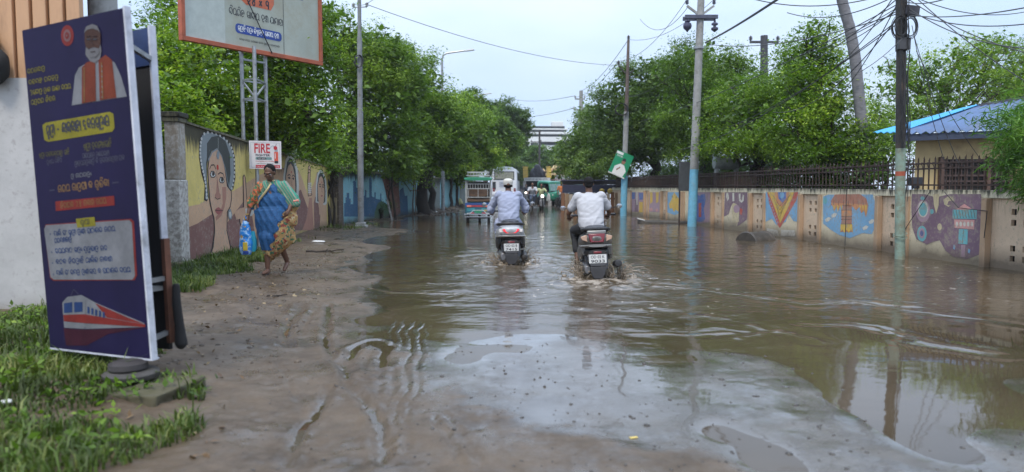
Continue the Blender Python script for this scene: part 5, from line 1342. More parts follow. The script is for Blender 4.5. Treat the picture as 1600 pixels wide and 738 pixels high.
def bu(px): return on_wall(px, 60, (BL3.x, BL3.y), (BR3.x, BR3.y))[0]
def bz(px, py): return on_wall(px, py, (BL3.x, BL3.y), (BR3.x, BR3.y))[1] - zl
fr.poly([(bu(381), bz(381, -12)), (bu(429), bz(429, -8)), (bu(429), bz(429, 8)), (bu(424), bz(424, 17)), (bu(386), bz(386, 8)), (bu(378), bz(378, 0))], 'o', 1)
fr.odia('୨୪ x ୭', bu(387), bz(387, 7), .20, 'k', 2, width=bu(423) - bu(387), wt=.17)
fr.odia('ନିୟମିତ ପାନୀୟ ଜଳ ଯୋଗାଣ', bu(359), bz(359, 22), .15, 'k', 1, width=bu(442) - bu(359), wt=.1)
fr.rect(bu(368), bz(368, 51), bu(440) - bu(368), .20, 'b', 1, r_=.08)
fr.odia('ପ୍ରତି ଘରେ ବିଶୁଦ୍ଧ ପାନୀୟ ଜଳ', bu(372), bz(368, 51) + .06, .105, 'wh', 2, width=bu(436) - bu(372), wt=.13)
fr.odia('ନଗରଉନୟନ ଜନସେବା ବହଗ ରନୟକ ସମତରପଣ', bu(374), bz(374, 60) - .03, .04, 'k', 1, width=bu(436) - bu(374), wt=.14)
fr.rect(bu(458), bz(458, -3), bu(474) - bu(458), .3, 'b', 1)
fr.rect(bu(443), .03, .012, BH - .06, 'k', 1)
fr.rect(.03, .03, bu(352) - .03, BH - .06, 'pale', 0)
fr.build('print', t)
# posts: three uprights with lattice
legs = []
for i, (px, Y) in enumerate(((380, 15.9), (400, 15.6), (417, 16.4))):
    x = at(px, 200, Y).x - BL3.x; y = Y - BL3.y; legs.append(Vector((x, y, 0)))
    MB().tube([(x, y, 0), (x, y, zl + .02)], .042, 10).build('post', M_STEEL, t)
mb = MB(); 
for z in (zl - .65, zl - 1.05):
    for a_, b2 in ((0, 1), (1, 2), (0, 2)): mb.bar(legs[a_] + Vector((0, 0, z)), legs[b2] + Vector((0, 0, z)), .035)
mb.bar(legs[0] + Vector((0, 0, zl - .65)), legs[1] + Vector((0, 0, zl - 1.05)), .03); mb.bar(legs[2] + Vector((0, 0, zl - .65)), legs[1] + Vector((0, 0, zl - 1.05)), .03)
mb.build('brace', M_STEEL, t, smooth=0); MB().bar(legs[0] + Vector((0, 0, zl - .2)), legs[2] + Vector((0, 0, zl - .2)), .04).build('brace', M_STEEL, t, smooth=0)
MB().tube([Vector((0, 0, 0)) + M4 @ Vector((bu(374), bz(374, -25), .05)), M4 @ Vector((bu(422), bz(422, 84), .06))], .012, 5).build('slack_wire', M_BLK, t)
# FIRE sign tied to the posts
a_, b_ = at(390, 264, 15.45), at(440, 262, 15.75)
U = Vector((b_.x - a_.x, b_.y - a_.y, 0)); SW = U.length
zlo, zhi = at(390, 264, 15.5).z, at(390, 220, 15.5).z; SH = zhi - zlo
t = thing('fire_sign', 'small white sign reading FIRE FIGHTER with a red extinguisher, tied to the posts', 'sign', (a_.x, a_.y, zlo))
fr = Flat((0, 0, 0), U, (0, 0, 1), {'w': mat('sign_white', (.62, .58, .57), rough=.5, var=.08), 'r': mat('sign_red', (.45, .02, .03), rough=.5), 'k': M_INK, 'g': mat('sign_greygreen', (.16, .26, .25), rough=.5), 'lr': mat('sign_orange', (.6, .09, .05), rough=.5), 'gr': mat('sign_grey', (.3, .32, .34), rough=.5)})
MB().prism([(0, 0), (SW, 0), (SW, SH), (0, SH)], fr.M4 @ Matrix.Translation((0, 0, -.012)), .012).build('panel', M_STEEL, t, smooth=0)
fr.rect(0, 0, SW, SH, 'w', 0)
for q in ((.03, .03, SW - .06, .006), (.03, SH - .04, SW - .06, .006), (.03, .03, .006, SH - .07), (SW - .036, .03, .006, SH - .07)): fr.rect(*q, 'gr', 1)
su, sv = SW / 1033 * 1.12, SH / 680
def fu(x): return (x - 90) / 790 * SW
def fv(y): return SH - (y - 70) / 640 * SH
fr.text('FIRE', fu(215), fv(342), (fv(130) - fv(342)) * 1.42, 'r', 2, width=fu(600) - fu(215), bold=.006)
fr.text('FIGHTER', fu(245), fv(422), (fv(372) - fv(422)) * 1.42, 'k', 2, width=fu(595) - fu(245), bold=.0015)
fr.rect(fu(240), fv(500), fu(640) - fu(240), fv(440) - fv(500), 'g', 2, r_=.02); fr.rect(fu(285), fv(492), fu(500) - fu(285), fv(452) - fv(492), 'k', 3); fr.text('9 861 09901', fu(300), fv(488), .035, 'w', 4, width=fu(480) - fu(300))
fr.text('fire extinguisher sales and refilling', fu(240), fv(545), .035, 'r', 2, width=fu(690) - fu(240)); fr.text('smoke detector and safety systems', fu(260), fv(600), .035, 'k', 2, width=fu(680) - fu(260))
fr.rect(fu(240), fv(690), fu(840) - fu(240), fv(620) - fv(690), 'r', 2); fr.text('CALL FOR SERVICE ANY TIME', fu(260), fv(678), .045, 'w', 3, width=fu(815) - fu(260))
fr.rect(fu(700), fv(575), fu(800) - fu(700), fv(310) - fv(575), 'lr', 2, r_=.02); fr.rect(fu(705), fv(580), fu(798) - fu(705), fv(525) - fv(580), 'k', 3, r_=.01); fr.rect(fu(712), fv(315), fu(790) - fu(712), fv(255) - fv(315), 'gr', 2); fr.disc(fu(735), fv(228), (fu(785) - fu(690)) / 2, 'r', 3, ry=fv(195) - fv(240))
fr.rect(fu(718), fv(470), fu(735) - fu(718), fv(350) - fv(470), 'w', 3)
fr.stroke([(fu(x), fv(y)) for x, y in ((715, 190), (660, 175), (620, 205), (608, 240))], .01, 'gr', 3); fr.stroke([(fu(x), fv(y)) for x, y in ((740, 185), (760, 130))], .008, 'k', 3)
fr.build('print', t)

# ================================================================== the tall blue A-frame sign in front
c_BL, c_BR, c_TR, c_TL = at(79, 543, 5.2), at(236, 561, 4.7), at(187, 15, 4.7), at(30, 49, 5.2)
O = c_BL; U = (c_BR - c_BL); V = (c_TL - c_BL); SWd = U.length; Un = U.normalized(); Vp = V - Un * V.dot(Un); SHt = Vp.length
t = thing('sandwich_board_sign', 'tall dark blue sign with printed portrait and train, on a stone plinth in the grass', 'sign', (O.x, O.y, 0))
Lo = Vector((0, 0, O.z))
M_NAVY = mat('print_navy', (0.010, 0.007, 0.036), rough=.45, var=.25, scale=1.5, bump=.1, bscale=5)
fr = Flat(Lo, U, V, {'navy': M_NAVY, 'yel': mat('print_yellow', (0.189, 0.166, 0.016), rough=.5), 'olive': mat('print_olive', (0.083, 0.076, 0.030), rough=.5), 'white': mat('print_white', (0.151, 0.154, 0.166), rough=.5), 'grey': mat('print_grey', (0.064, 0.064, 0.090), rough=.5), 'red': mat('print_red', (0.158, 0.019, 0.016), rough=.5), 'skin': mat('print_skin', (0.057, 0.027, 0.019), rough=.5), 'skind': mat('print_skin_dark', (0.027, 0.013, 0.012), rough=.5), 'beard': mat('print_beard', (0.125, 0.120, 0.125), rough=.5), 'scarf': mat('print_scarf', (0.136, 0.027, 0.012), rough=.5), 'gold': mat('print_gold', (0.158, 0.090, 0.037), rough=.5), 'black': M_INK, 'blue': mat('print_blue', (0.016, 0.037, 0.113), rough=.5), 'pink': mat('print_pink', (0.151, 0.083, 0.083), rough=.5), 'rust': mat('print_rust', (0.037, 0.007, 0.016), rough=.5)})
K = fr.M4
MB().prism([(0, 0), (SWd, 0), (SWd, SHt), (0, SHt)], K @ Matrix.Translation((0, 0, -.035)), .036).build('front_panel', M_NAVY, t, smooth=0)
M_EDGE = mat('board_edge', (.50, .51, .56), rough=.5, dirt=(.2, .2, .2), dirt_amt=.3)
mb = MB(); mb.prism([(SWd + .001, -.01), (SWd + .018, -.01), (SWd + .018, SHt + .01), (SWd + .001, SHt + .01)], K @ Matrix.Translation((0, 0, -.036)), .042); mb.prism([(0, -.012), (SWd, -.012), (SWd, -.001), (0, -.001)], K @ Matrix.Translation((0, 0, -.06)), .065); mb.build('edge_strip', M_EDGE, t, smooth=0)
# photo pixel -> u,v on the board
Wn_ = K.to_3x3() @ Vector((0, 0, 1)); Ow = O
def sg(px, py):
    d = ray(px, py); cpos = Vector((0, 0, CAMZ)); tt = (Ow - cpos).dot(Wn_) / d.dot(Wn_); q = cpos + d * tt - Ow
    return (q.dot(Un), q.dot(Vp.normalized()))
def sp(*p): return [sg(a, b) for a, b in p]
fr.rect(0, 0, SWd, SHt, 'navy', 0)
u, v = sg(106, 56); fr.disc(u, v, .068, 'red', 1, n=28); fr.disc(u, v, .040, 'pink', 2, n=24); fr.disc(u, v, .022, 'red', 3); fr.disc(u, v, .009, 'pink', 4)
# portrait: white kurta, red-orange stole, white beard
fr.poly(sp((113,165),(118,118),(124,106),(134,100),(170,92),(180,98),(190,120),(199,151)), 'white', 1)
fr.poly(sp((129,162),(129,106),(136,98),(150,94),(151,158)), 'scarf', 2); fr.poly(sp((157,157),(155,94),(166,86),(176,94),(183,153)), 'scarf', 2)
fr.stroke(sp((133,160),(133,106)), .012, 'gold', 3); fr.stroke(sp((162,155),(160,98)), .012, 'gold', 3)
for i in range(7): u, v = sg(161, 104 + i * 8); fr.disc(u, v, .006, 'white', 4, n=6)
fr.poly(sp((135,86),(142,96),(150,99),(158,92),(160,80),(158,66),(136,66)), 'beard', 3)
fr.poly(sp((134,66),(134,52),(139,43),(147,40),(155,44),(159,54),(159,68),(156,76),(148,74),(140,77),(136,74)), 'skin', 4)
fr.poly(sp((133,52),(137,42),(146,38),(154,41),(159,52),(155,48),(147,45),(139,47)), 'beard', 5)
fr.poly(sp((137,74),(141,79),(148,76),(156,77),(157,84),(151,90),(143,90),(138,84)), 'beard', 5); fr.stroke(sp((144,82),(151,81)), .005, 'skind', 6)
for x in (141, 151): fr.stroke(sp((x - 3, 58), (x + 3, 57)), .006, 'skind', 6); fr.stroke(sp((x - 3, 62), (x + 3, 62)), .008, 'black', 6)
fr.stroke(sp((147,60),(146,68),(149,71)), .005, 'skind', 6)
def osp(s, px0, py0, px1, sz, mt, ly=1, wt=.13):
    u0, v0 = sg(px0, py0); u1, v1 = sg(px1, py0); fr.odia(s, u0, v0, sz, mt, ly, width=u1 - u0, wt=wt)
def line2(s, px0, py0, px1, py1, sz, mt, ly=1, wt=.13):
    (u0, v0), (u1, v1) = sg(px0, py0), sg(px1, py1); fr.odia(s, u0, v0, sz, mt, ly, width=u1 - u0, wt=wt, slope=(v1 - v0) / (u1 - u0))
line2('ନମସକାର', 44, 116, 72, 110, .034, 'yel'); line2('ନବଗତ ମନଜର', 46, 133, 93, 124, .034, 'yel'); line2('ଉପହାର ରେଲ ସେବା ନୂଆ', 48, 149, 112, 138, .034, 'yel'); line2('ଆରମଭ ଦିବସ', 50, 164, 88, 157, .034, 'yel')
fr.poly(sp((67,196),(72,192),(172,175),(178,178),(180,200),(176,206),(76,222),(70,219)), 'yel', 1)
line2('ପୁରୀ - କୋଲକାତା ଏକସପ୍ରେସ', 74, 213, 173, 197, .075, 'black', 2, .15)
line2('ଶ୍ରୀ ନବୀନକୁମାର ପତି', 62, 247, 110, 241, .035, 'olive'); line2('ମୁଖ୍ୟ ଅତିଥି', 74, 257, 98, 253, .03, 'grey')
line2('ଶ୍ରୀ ଜଗଦୀଶପତି', 132, 235, 176, 229, .045, 'olive'); line2('ମାନୟବର ରେଲମନତୀ', 130, 248, 172, 243, .035, 'grey'); line2('ରାଜୟସରକାର ଓ ଜନସାଧାରଣ ଙକ', 118, 260, 196, 250, .035, 'grey')
line2('ର ସାମନାରେ', 112, 279, 144, 275, .03, 'white'); line2('ସମୟ ସାରଣୀ ଓ ସୁବିଧା', 92, 301, 172, 291, .05, 'gold', 1, .16)
fr.stroke(sp((78,298),(86,297)), .006, 'grey', 1); fr.stroke(sp((176,286),(186,285)), .006, 'grey', 1)
fr.poly(sp((87,315),(179,306),(180,321),(88,330)), 'red', 1); line2('ଦିନାଙକ ୨୪ ସକାଳ ସମୟ', 96, 326, 168, 318, .04, 'gold', 2)
fr.poly(sp((70,358),(72,351),(205,342),(210,346),(215,430),(211,438),(84,439),(79,434)), 'red', 1); fr.poly(sp((70,358),(73,352),(203,344),(207,348),(212,431),(208,437),(85,437),(80,433)), 'white', 2)
fr.poly(sp((120,342),(149,339),(151,353),(122,356)), 'yel', 3); line2('ସୁଚୀ', 128, 352, 142, 350, .035, 'black', 4)
for s, a1, b1, a2, b2 in (('ଗାଡି ନଂ ପୁରୀ ରେଳ ଷଟେସନ ସମୟ', 86, 369, 182, 361), ('ମଙଗଳବାର', 87, 380, 114, 377), ('ନୂଆଗାଁ ପରେ ଗୁରୁବାର ସହ', 88, 396, 170, 391), ('କଟକ ଦିନରାତି ଚାଲିବ ସକାଳ', 89, 413, 178, 408), ('ଗାଡି ନଂ ନଗର ରେଳପଥ ଓ ଷଟେସନ ନୂଆ', 90, 430, 206, 425)):
    line2(s, a1, b1, a2, b2, .035, 'blue', 3, .16)
for y in (366, 394, 411, 429): u, v = sg(80 + (y - 366) * .08, y); fr.disc(u, v, .006, 'blue', 3, n=8)
# train
fr.poly(sp((98,473),(106,464),(128,461),(135,472),(136,508),(132,514),(101,512)), 'white', 1)
fr.poly(sp((128,461),(150,473),(226,505),(228,511),(134,514),(134,472)), 'white', 1)
fr.poly(sp((101,474),(114,472),(114,488),(101,489)), 'blue', 2); fr.poly(sp((117,472),(130,472),(130,487),(117,488)), 'blue', 2)
fr.poly(sp((100,492),(133,491),(228,507),(228,511),(134,505),(101,502)), 'red', 2); fr.poly(sp((150,474),(200,496),(226,506),(168,496)), 'red', 2)
for i in range(5): fr.poly(sp((138 + i * 6, 479 + i * 2), (141 + i * 6, 480 + i * 2), (141 + i * 6, 490 + i * 1.6), (138 + i * 6, 489 + i * 1.8)), 'blue', 3)
fr.poly(sp((100,513),(134,515),(226,512),(170,522),(136,540),(104,540)), 'rust', 1); fr.stroke(sp((112,462),(116,452),(124,460)), .006, 'grey', 2)
fr.build('print', t)
# rear panel and frame
off = at(272, 545, 5.1) - c_BR; off.z += 0
off.y = .42
_rb, _rt = at(270, 545, 5.12), at(246, 14, 5.12)
_V2 = (_rt - _rb) - Un * (_rt - _rb).dot(Un); K2 = Matrix.Translation(_rb - Un * SWd - Vector((O.x, O.y, 0))) @ Matrix((Un, _V2.normalized(), Un.cross(_V2.normalized()))).transposed().to_4x4()
MB().prism([(0, 0), (SWd, 0), (SWd, SHt), (0, SHt)], K2, .03).build('rear_panel', mat('back_black', (.012, .011, .012), rough=.85), t, smooth=0)
MB().prism([(0.01, SHt * .885), (SWd - .002, SHt * .885), (SWd - .002, SHt - .005), (0.01, SHt - .005)], K2 @ Matrix.Translation((0, 0, .032)), .008).build('rear_flap', mat('navy_flap', (.012, .03, .10), rough=.5), t, smooth=0)
mb = MB(); mb.prism([(SWd + .001, SHt * .35), (SWd + .018, SHt * .35), (SWd + .018, SHt + .01), (SWd + .001, SHt + .01)], K2, .05); mb.build('edge_strip', M_EDGE, t, smooth=0)
mb = MB(); mb.prism([(SWd - .0, .05), (SWd + .035, .05), (SWd + .035, SHt * .35), (SWd - .0, SHt * .35)], K2, .045); mb.build('rusty_leg', mat('rust_leg', (.14, .055, .03), rough=.8, dirt=(.05, .025, .02), dirt_amt=.5), t, smooth=0)
mb = MB()
for v_ in (.12, .5, SHt - .22):
    for u_ in (.05, SWd - .03):
        MB().bar(K @ Vector((u_, v_, -.035)), K2 @ Vector((u_, v_, 0)), .03, .03).build('cross_strut', M_STEEL, t, smooth=0)
MB().prism([(SWd - .35, .42), (SWd - .01, .42), (SWd - .01, .45), (SWd - .35, .45)], K2 @ Matrix.Translation((0, 0, .04)), .25).build('inner_shelf', M_CONC, t, smooth=0)
mb = MB(); a_ = K2 @ Vector((SWd + .05, .38, .02)); 
for i in range(4): pass

mb.tube([(a_.x + .03, a_.y, a_.z + .08), (a_.x + .035, a_.y - .01, a_.z - .05), (a_.x + .045, a_.y, a_.z - .2), (a_.x + .05, a_.y, a_.z - .34), (a_.x + .05, a_.y, a_.z - .37)], [.02, .026, .034, .045, .02], 10)
obj('black_cloth_strip', blob(mb, .008, 3, 'black_cloth_strip', [mat('strap_black', (.015, .014, .014), rough=.9)], disp=lambda c: .008 * wob(c, 22, 4, 10, (1, 1, .3))), t)
# plinth
pc = G(195, 625, .16); 
t = thing('stone_plinth', 'mossy concrete plinth with flat round discs under the blue sign', 'plinth', (pc.x - .12, pc.y + .42, 0), rotz=R(-12))
mb = MB(); mb.box((0, 0, .06), (.60, .50, .17)); mb.box((.12, -.1, .0), (.62, .5, .12), rz=.2); mb.ell((-.2, -.2, .02), (.18, .14, .08), 10)
obj('slab', blob(mb, .012, 3, 'slab', [wall_mat('mossy_slab', (.15, .12, .09), .22, moss=.5, drip=.2, low=.3, wear=.5, mosscol=(.05, .05, .02))], disp=lambda c: .008 * wob(c, 14, 3) + .005 * wob(c, 40, 4)), t)
mb = MB(); mb.lathe([(.16, .165), (.17, .18), (.17, .20), (.15, .215)], 24, c=(-.1, .04, 0)); mb.build('round_disc', mat('disc_dark', (.05, .045, .04), rough=.7), t)
mb = MB(); mb.lathe([(.11, .215), (.12, .23), (.115, .262), (.08, .275)], 24, c=(-.12, .04, 0)); mb.build('round_disc', mat('disc_dark2', (.035, .03, .03), rough=.7), t)
# ================================================================== trees and plants
def leaf_mat(name, c0, c1, c2, trans=.35):
    m = bpy.data.materials.new(name); m.use_nodes = True; n, l = m.node_tree.nodes, m.node_tree.links
    b = n['Principled BSDF']; out = n['Material Output']
    a = n.new('ShaderNodeAttribute'); a.attribute_name = 'tint'
    r_ = n.new('ShaderNodeValToRGB'); e = r_.color_ramp.elements; e[0].position = 0; e[0].color = (*c0, 1); e[1].position = 1; e[1].color = (*c2, 1)
    k = e.new(.55); k.color = (*c1, 1)
    l.new(a.outputs['Fac'], r_.inputs[0]); l.new(r_.outputs[0], b.inputs['Base Color']); b.inputs['Roughness'].default_value = .5; b.inputs['Specular IOR Level'].default_value = .35
    tr = n.new('ShaderNodeBsdfTranslucent'); g = n.new('ShaderNodeMix'); g.data_type = 'RGBA'; g.blend_type = 'MULTIPLY'; g.inputs[0].default_value = 1; g.inputs[7].default_value = (1.1, 1.3, .5, 1)
    l.new(r_.outputs[0], g.inputs[6]); l.new(g.outputs[2], tr.inputs[0])
    mx = n.new('ShaderNodeMixShader'); mx.inputs[0].default_value = trans; l.new(b.outputs[0], mx.inputs[1]); l.new(tr.outputs[0], mx.inputs[2]); l.new(mx.outputs[0], out.inputs[0])
    return m
L_A = leaf_mat('leaf_fresh', (.050, .098, .010), (.150, .26, .020), (.36, .46, .05))
L_B = leaf_mat('leaf_mid', (.046, .090, .012), (.125, .215, .022), (.29, .39, .055))
L_C = leaf_mat('leaf_deep', (.042, .078, .018), (.105, .175, .035), (.26, .35, .09))
L_D = leaf_mat('leaf_pale', (.05, .10, .02), (.12, .21, .04), (.24, .34, .08))
L_BAM = leaf_mat('leaf_bamboo', (.04, .10, .015), (.09, .20, .03), (.20, .34, .07))
BARK = mat('bark', (.075, .058, .045), rough=.95, var=.35, scale=6, bump=.6, bscale=14, stretch=(1, 1, .3), bdist=.03)
BARKD = mat('bark_dark', (.04, .032, .027), rough=.95, var=.35, scale=6, bump=.6, bscale=14, stretch=(1, 1, .3), bdist=.03)

def leaves(centers, spread, per, size, aspect, seed, droop=.25, flat=.55, tint_c=None, inner=None):
    """leaf faces scattered round twig clumps; returns V, F, tint"""
    r_ = np.random.default_rng(seed); n = len(centers); N = n * per
    c = np.repeat(centers, per, 0)
    off = r_.normal(size=(N, 3)) * spread * np.array([1, 1, flat])
    p = c + off
    d = r_.normal(size=(N, 3)); d[:, 2] = d[:, 2] * .5 - droop; d /= np.linalg.norm(d, axis=1)[:, None]
    up = r_.normal(size=(N, 3)) * .45 + np.array([0, 0, 1]); s = np.cross(d, up); s /= np.linalg.norm(s, axis=1)[:, None] + 1e-9
    nrm = np.cross(s, d)
    L = size * r_.uniform(.6, 1.35, N)[:, None]; Wd = L * aspect
    a = p; b_ = p + d * L * .45 + s * Wd * .5 + nrm * L * .06; e = p + d * L; f = p + d * L * .45 - s * Wd * .5 + nrm * L * .06
    V = np.stack([a, b_, e, f], 1).reshape(-1, 3); F_ = np.arange(N * 4).reshape(-1, 4)
    base = np.repeat(tint_c if tint_c is not None else r_.uniform(.1, .8, n), per)
    t = np.clip(base + r_.normal(size=N) * .14, 0, 1)
    return V, F_, np.repeat(t, 4)

def branch_mesh(mb, p0, p1, r0, r1, wig, seed, n=8):
    r_ = np.random.default_rng(seed); pts = []; rs = []
    p0, p1 = Vector(p0), Vector(p1); k = 7
    for i in range(k):
        f = i / (k - 1); o = Vector(r_.normal(size=3)) * wig * math.sin(PI * f); pts.append(p0.lerp(p1, f) + o); rs.append(r0 + (r1 - r0) * f)
    mb.tube(pts, rs, n); return pts

def tree(name, label, base, blobs, lm, bark, lsize=.12, per=26, dens=1.0, trunk_r=.16, seed=1, aspect=.45, group=None, cat='tree', clump=.22, trunk_top=None, hollow=.55, lean=(0, 0), ntint=(.15, .75), stems=1, core=1.0):
    """blobs: list of (centre, (rx, ry, rz)) in world space; twig clumps fill the outer shell of each"""
    r_ = np.random.default_rng(seed); base = Vector(base)
    t = thing(name, label, cat, base, 0, group)
    cs = []; tc = []
    for (c, rad) in blobs:
        c = np.array(c); rad = np.array(rad); vol = (rad[0] * rad[1] * rad[2]) ** (2 / 3)
        k = max(8, int(vol * 62 * dens * (.22 / clump) ** 1.3))
        d = r_.normal(size=(k, 3)); d /= np.linalg.norm(d, axis=1)[:, None]
        lump = 1 + .34 * wob(d * 1.0, 3.2, seed + 5, 8)
        rr_ = (hollow + (1 - hollow) * r_.uniform(0, 1, k) ** .6) * lump
        p = c + d * rad * rr_[:, None]
        # gather the twigs into boughs so the crown has lit lumps and dark hollows
        nb_ = max(5, k // 26); cb = p[r_.integers(0, k, nb_)]; dd_ = ((p[:, None, :] - cb[None]) ** 2).sum(2); near_ = cb[dd_.argmin(1)]
        pull = r_.uniform(.2, .72, k)[:, None]; p = p + (near_ - p) * pull; p[:, 2] += .10 * np.abs(r_.normal(size=k)) * 0
        cs.append(p); tn = wob(near_, 1.9, seed + 9, 8)
        tc.append(np.clip(ntint[0] + (ntint[1] - ntint[0]) * (.5 + .28 * tn) + r_.normal(size=k) * .12, 0, 1))
    cs = np.concatenate(cs); tc = np.concatenate(tc)
    # keep crown above the ground
    m_ = cs[:, 2] > .4; cs, tc = cs[m_], tc[m_]
    # stray shoots reaching out of the outline
    ns = max(6, len(cs) // 40); idx = r_.integers(0, len(cs), ns); cen = cs.mean(0); o = cs[idx] - cen; o /= np.linalg.norm(o, axis=1)[:, None]
    sh = np.concatenate([cs[idx] + (o + np.array([0, 0, .35])) * s_ for s_ in (.15, .32, .48)]); cs = np.concatenate([cs, sh]); tc = np.concatenate([tc, np.tile(tc[idx] + .1, 3)])
    V, F_, T_ = leaves(cs, clump, int(per * 1.45), lsize * .78, aspect * .9, seed + 2, tint_c=np.clip(tc, 0, 1))
    if core > 0:      # big inner leaves, shade painted in as dark tint, hide the crown's far side
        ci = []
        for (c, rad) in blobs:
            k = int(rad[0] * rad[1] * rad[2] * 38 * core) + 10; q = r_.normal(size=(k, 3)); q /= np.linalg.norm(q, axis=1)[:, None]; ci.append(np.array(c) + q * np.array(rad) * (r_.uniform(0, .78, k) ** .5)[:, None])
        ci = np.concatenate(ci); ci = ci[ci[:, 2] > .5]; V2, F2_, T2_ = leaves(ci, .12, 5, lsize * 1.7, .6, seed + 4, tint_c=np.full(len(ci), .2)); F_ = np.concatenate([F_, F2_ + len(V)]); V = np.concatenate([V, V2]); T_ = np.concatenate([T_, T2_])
    V = V - np.array(base)
    obj('crown', fast_mesh('crown', V, F_, lm, attr={'tint': T_}), t)
    mb = MB()
    top = Vector(trunk_top) if trunk_top is not None else Vector(np.mean([b_[0] for b_ in blobs], 0))
    top = top - base
    for s_ in range(stems):
        bo = Vector((0, 0, -.1)) if stems == 1 else Vector((r_.normal() * .35, r_.normal() * .35, -.1))
        pts = branch_mesh(mb, bo, top, trunk_r, trunk_r * .45, trunk_r * .8, seed + 3 + s_, 10)
    mb.tube([(0, 0, -.1), (0, 0, .25)], [trunk_r * 1.5, trunk_r * .95], 10)
    for i, (c, rad) in enumerate(blobs):
        c = Vector(c) - base; q = pts[3 + i % 3]
        p2 = branch_mesh(mb, q, c, trunk_r * .5, .03, .15, seed + 20 + i, 7)
        for j in range(4):
            e = c + Vector((r_.uniform(-.6, .6) * rad[0], r_.uniform(-.6, .6) * rad[1], r_.uniform(.0, .65) * rad[2])); branch_mesh(mb, p2[3 + j % 3], e, trunk_r * .2, .012, .1, seed + 50 + 7 * i + j, 5)
    mb.build('trunk', bark, t, smooth=60)
    return t
def PB(px, py, Y, rx, ry=None, rz=None): # blob centre from a picture position and range; radii in metres
    p = at(px, py, Y); return ((p.x, Y, p.z), (rx, ry or rx, rz or rx * .85))
gl, gr = 'trees behind the left painted wall', 'trees behind the right painted wall'
tree('leafy_tree', 'fresh green creeper covered tree between the blue sign and the billboard posts', (-8.3, 16, 0), [PB(262, 125, 16.4, 1.1), PB(300, 150, 16.4, 1.1), PB(330, 130, 17.3, 1.2), PB(285, 185, 14.5, .8), PB(328, 185, 17, .9), PB(262, 165, 14.5, .9), PB(372, 160, 18.2, .9), PB(240, 90, 17, 1.2)], L_A, BARK, .13, 26, 1.0, .14, 11, .55, gl, ntint=(.3, .9))
tree('leafy_tree', 'tall tree behind the billboard, its layered boughs reaching over the mossy wall', (-7.2, 19.5, 0), [PB(330, 60, 20, 1.7), PB(420, 40, 20, 1.9), PB(455, 10, 20, 1.4), PB(450, 120, 19, 1.6), PB(468, 140, 18.5, 1.2), PB(492, 190, 18, .8, 1.0, .6), PB(470, 200, 19, 1.1, 1.4, .7), PB(488, 80, 19, .9), PB(300, 40, 21, 1.6), PB(440, 175, 19, 1.2), PB(500, 232, 17.8, .5, .9, .4), PB(400, 180, 20, 1.1), PB(430, 215, 19, .9, 1.2, .6), PB(380, 205, 18.6, .9, 1.0, .5)], L_A, BARK, .13, 26, .9, .2, 12, .4, gl, ntint=(.15, .75))
tree('leafy_tree', 'broad tree right behind the slim grey steel pole', (-7.6, 29.5, 0), [PB(520, 55, 29.5, 1.6), PB(590, 100, 29.5, 1.9), PB(550, 150, 29, 1.7), PB(600, 170, 29, 1.7), PB(560, 215, 28.5, 1.5, 1.4, .9), PB(615, 228, 29, 1.3, 1.5, .8), PB(580, 75, 31, 1.3), PB(640, 135, 30, 1.2), PB(525, 225, 28.5, .9, 1.0, .7), PB(575, 252, 29, .9, 1.2, .5), PB(630, 255, 29, .9, 1.2, .6), PB(545, 95, 29.5, 1.3)], L_B, BARKD, .15, 26, .8, .22, 13, .42, gl, ntint=(.2, .85))
tree('leafy_tree', 'dense tree with the thick dark trunk standing on the left verge', (at(665, 330, 36).x, 36, 0), [PB(640, 125, 36, 1.6), PB(690, 185, 36, 1.6), PB(640, 190, 34, 1.9), PB(690, 215, 35, 1.9), PB(645, 240, 34, 1.4, 1.8, .8), PB(610, 110, 36, 1.6), PB(700, 250, 36, 1.2, 1.6, .7), PB(615, 88, 37, 1.1), PB(660, 145, 35, 1.3)], L_B, BARKD, .17, 26, .8, .33, 14, .45, gl, trunk_top=at(668, 210, 36), ntint=(.2, .85))
tree('leafy_tree', 'yellowish green tree beyond the thick dark trunk, over the far wall', (at(712, 325, 46).x, 46, 0), [PB(708, 190, 46, 1.9), PB(730, 205, 46, 2.1), PB(700, 225, 45, 2.0), PB(745, 240, 47, 1.8), PB(715, 265, 45, 1.6, 2, 1.0), PB(690, 262, 43, 1.2, 1.4, .7), PB(672, 170, 47, 1.7)], L_A, BARKD, .2, 24, .75, .26, 15, .45, gl, trunk_top=at(716, 230, 46), ntint=(.25, .9))
tree('leafy_tree', 'darker tree above the electric three wheeler roof', (at(730, 320, 58).x - .8, 58, 0), [PB(745, 190, 60, 2.3), PB(765, 215, 60, 2.6), PB(738, 246, 58, 1.8), PB(785, 222, 60, 1.8), PB(730, 165, 60, 1.8)], L_B, BARKD, .22, 24, .75, .28, 16, .45, gl, ntint=(.05, .55))
tree('leafy_tree', 'farthest tree on the left leaning its flat topped crown over the bus', (at(748, 320, 72).x, 72, 0), [PB(780, 190, 73, 2.6), PB(805, 185, 73, 2.0, 2, 1.1), PB(795, 215, 73, 2.4), PB(765, 180, 73, 2.0), PB(818, 195, 73, 1.0, 1.2, .7), PB(800, 226, 72, 1.5), PB(775, 220, 72, 2.0)], L_C, BARKD, .24, 24, .7, .3, 17, .45, gl, ntint=(.1, .6))
tree('street_tree', 'light green small tree in front of the far office building', (at(835, 300, 100).x, 100, 0), [PB(815, 255, 100, 2.0), PB(840, 248, 100, 2.3), PB(865, 250, 98, 2.2), PB(845, 268, 97, 1.8), PB(885, 255, 96, 2.4), PB(828, 240, 102, 1.6), PB(882, 238, 99, 1.8)], L_D, BARK, .26, 20, .6, .2, 18, .5, 'far street trees')
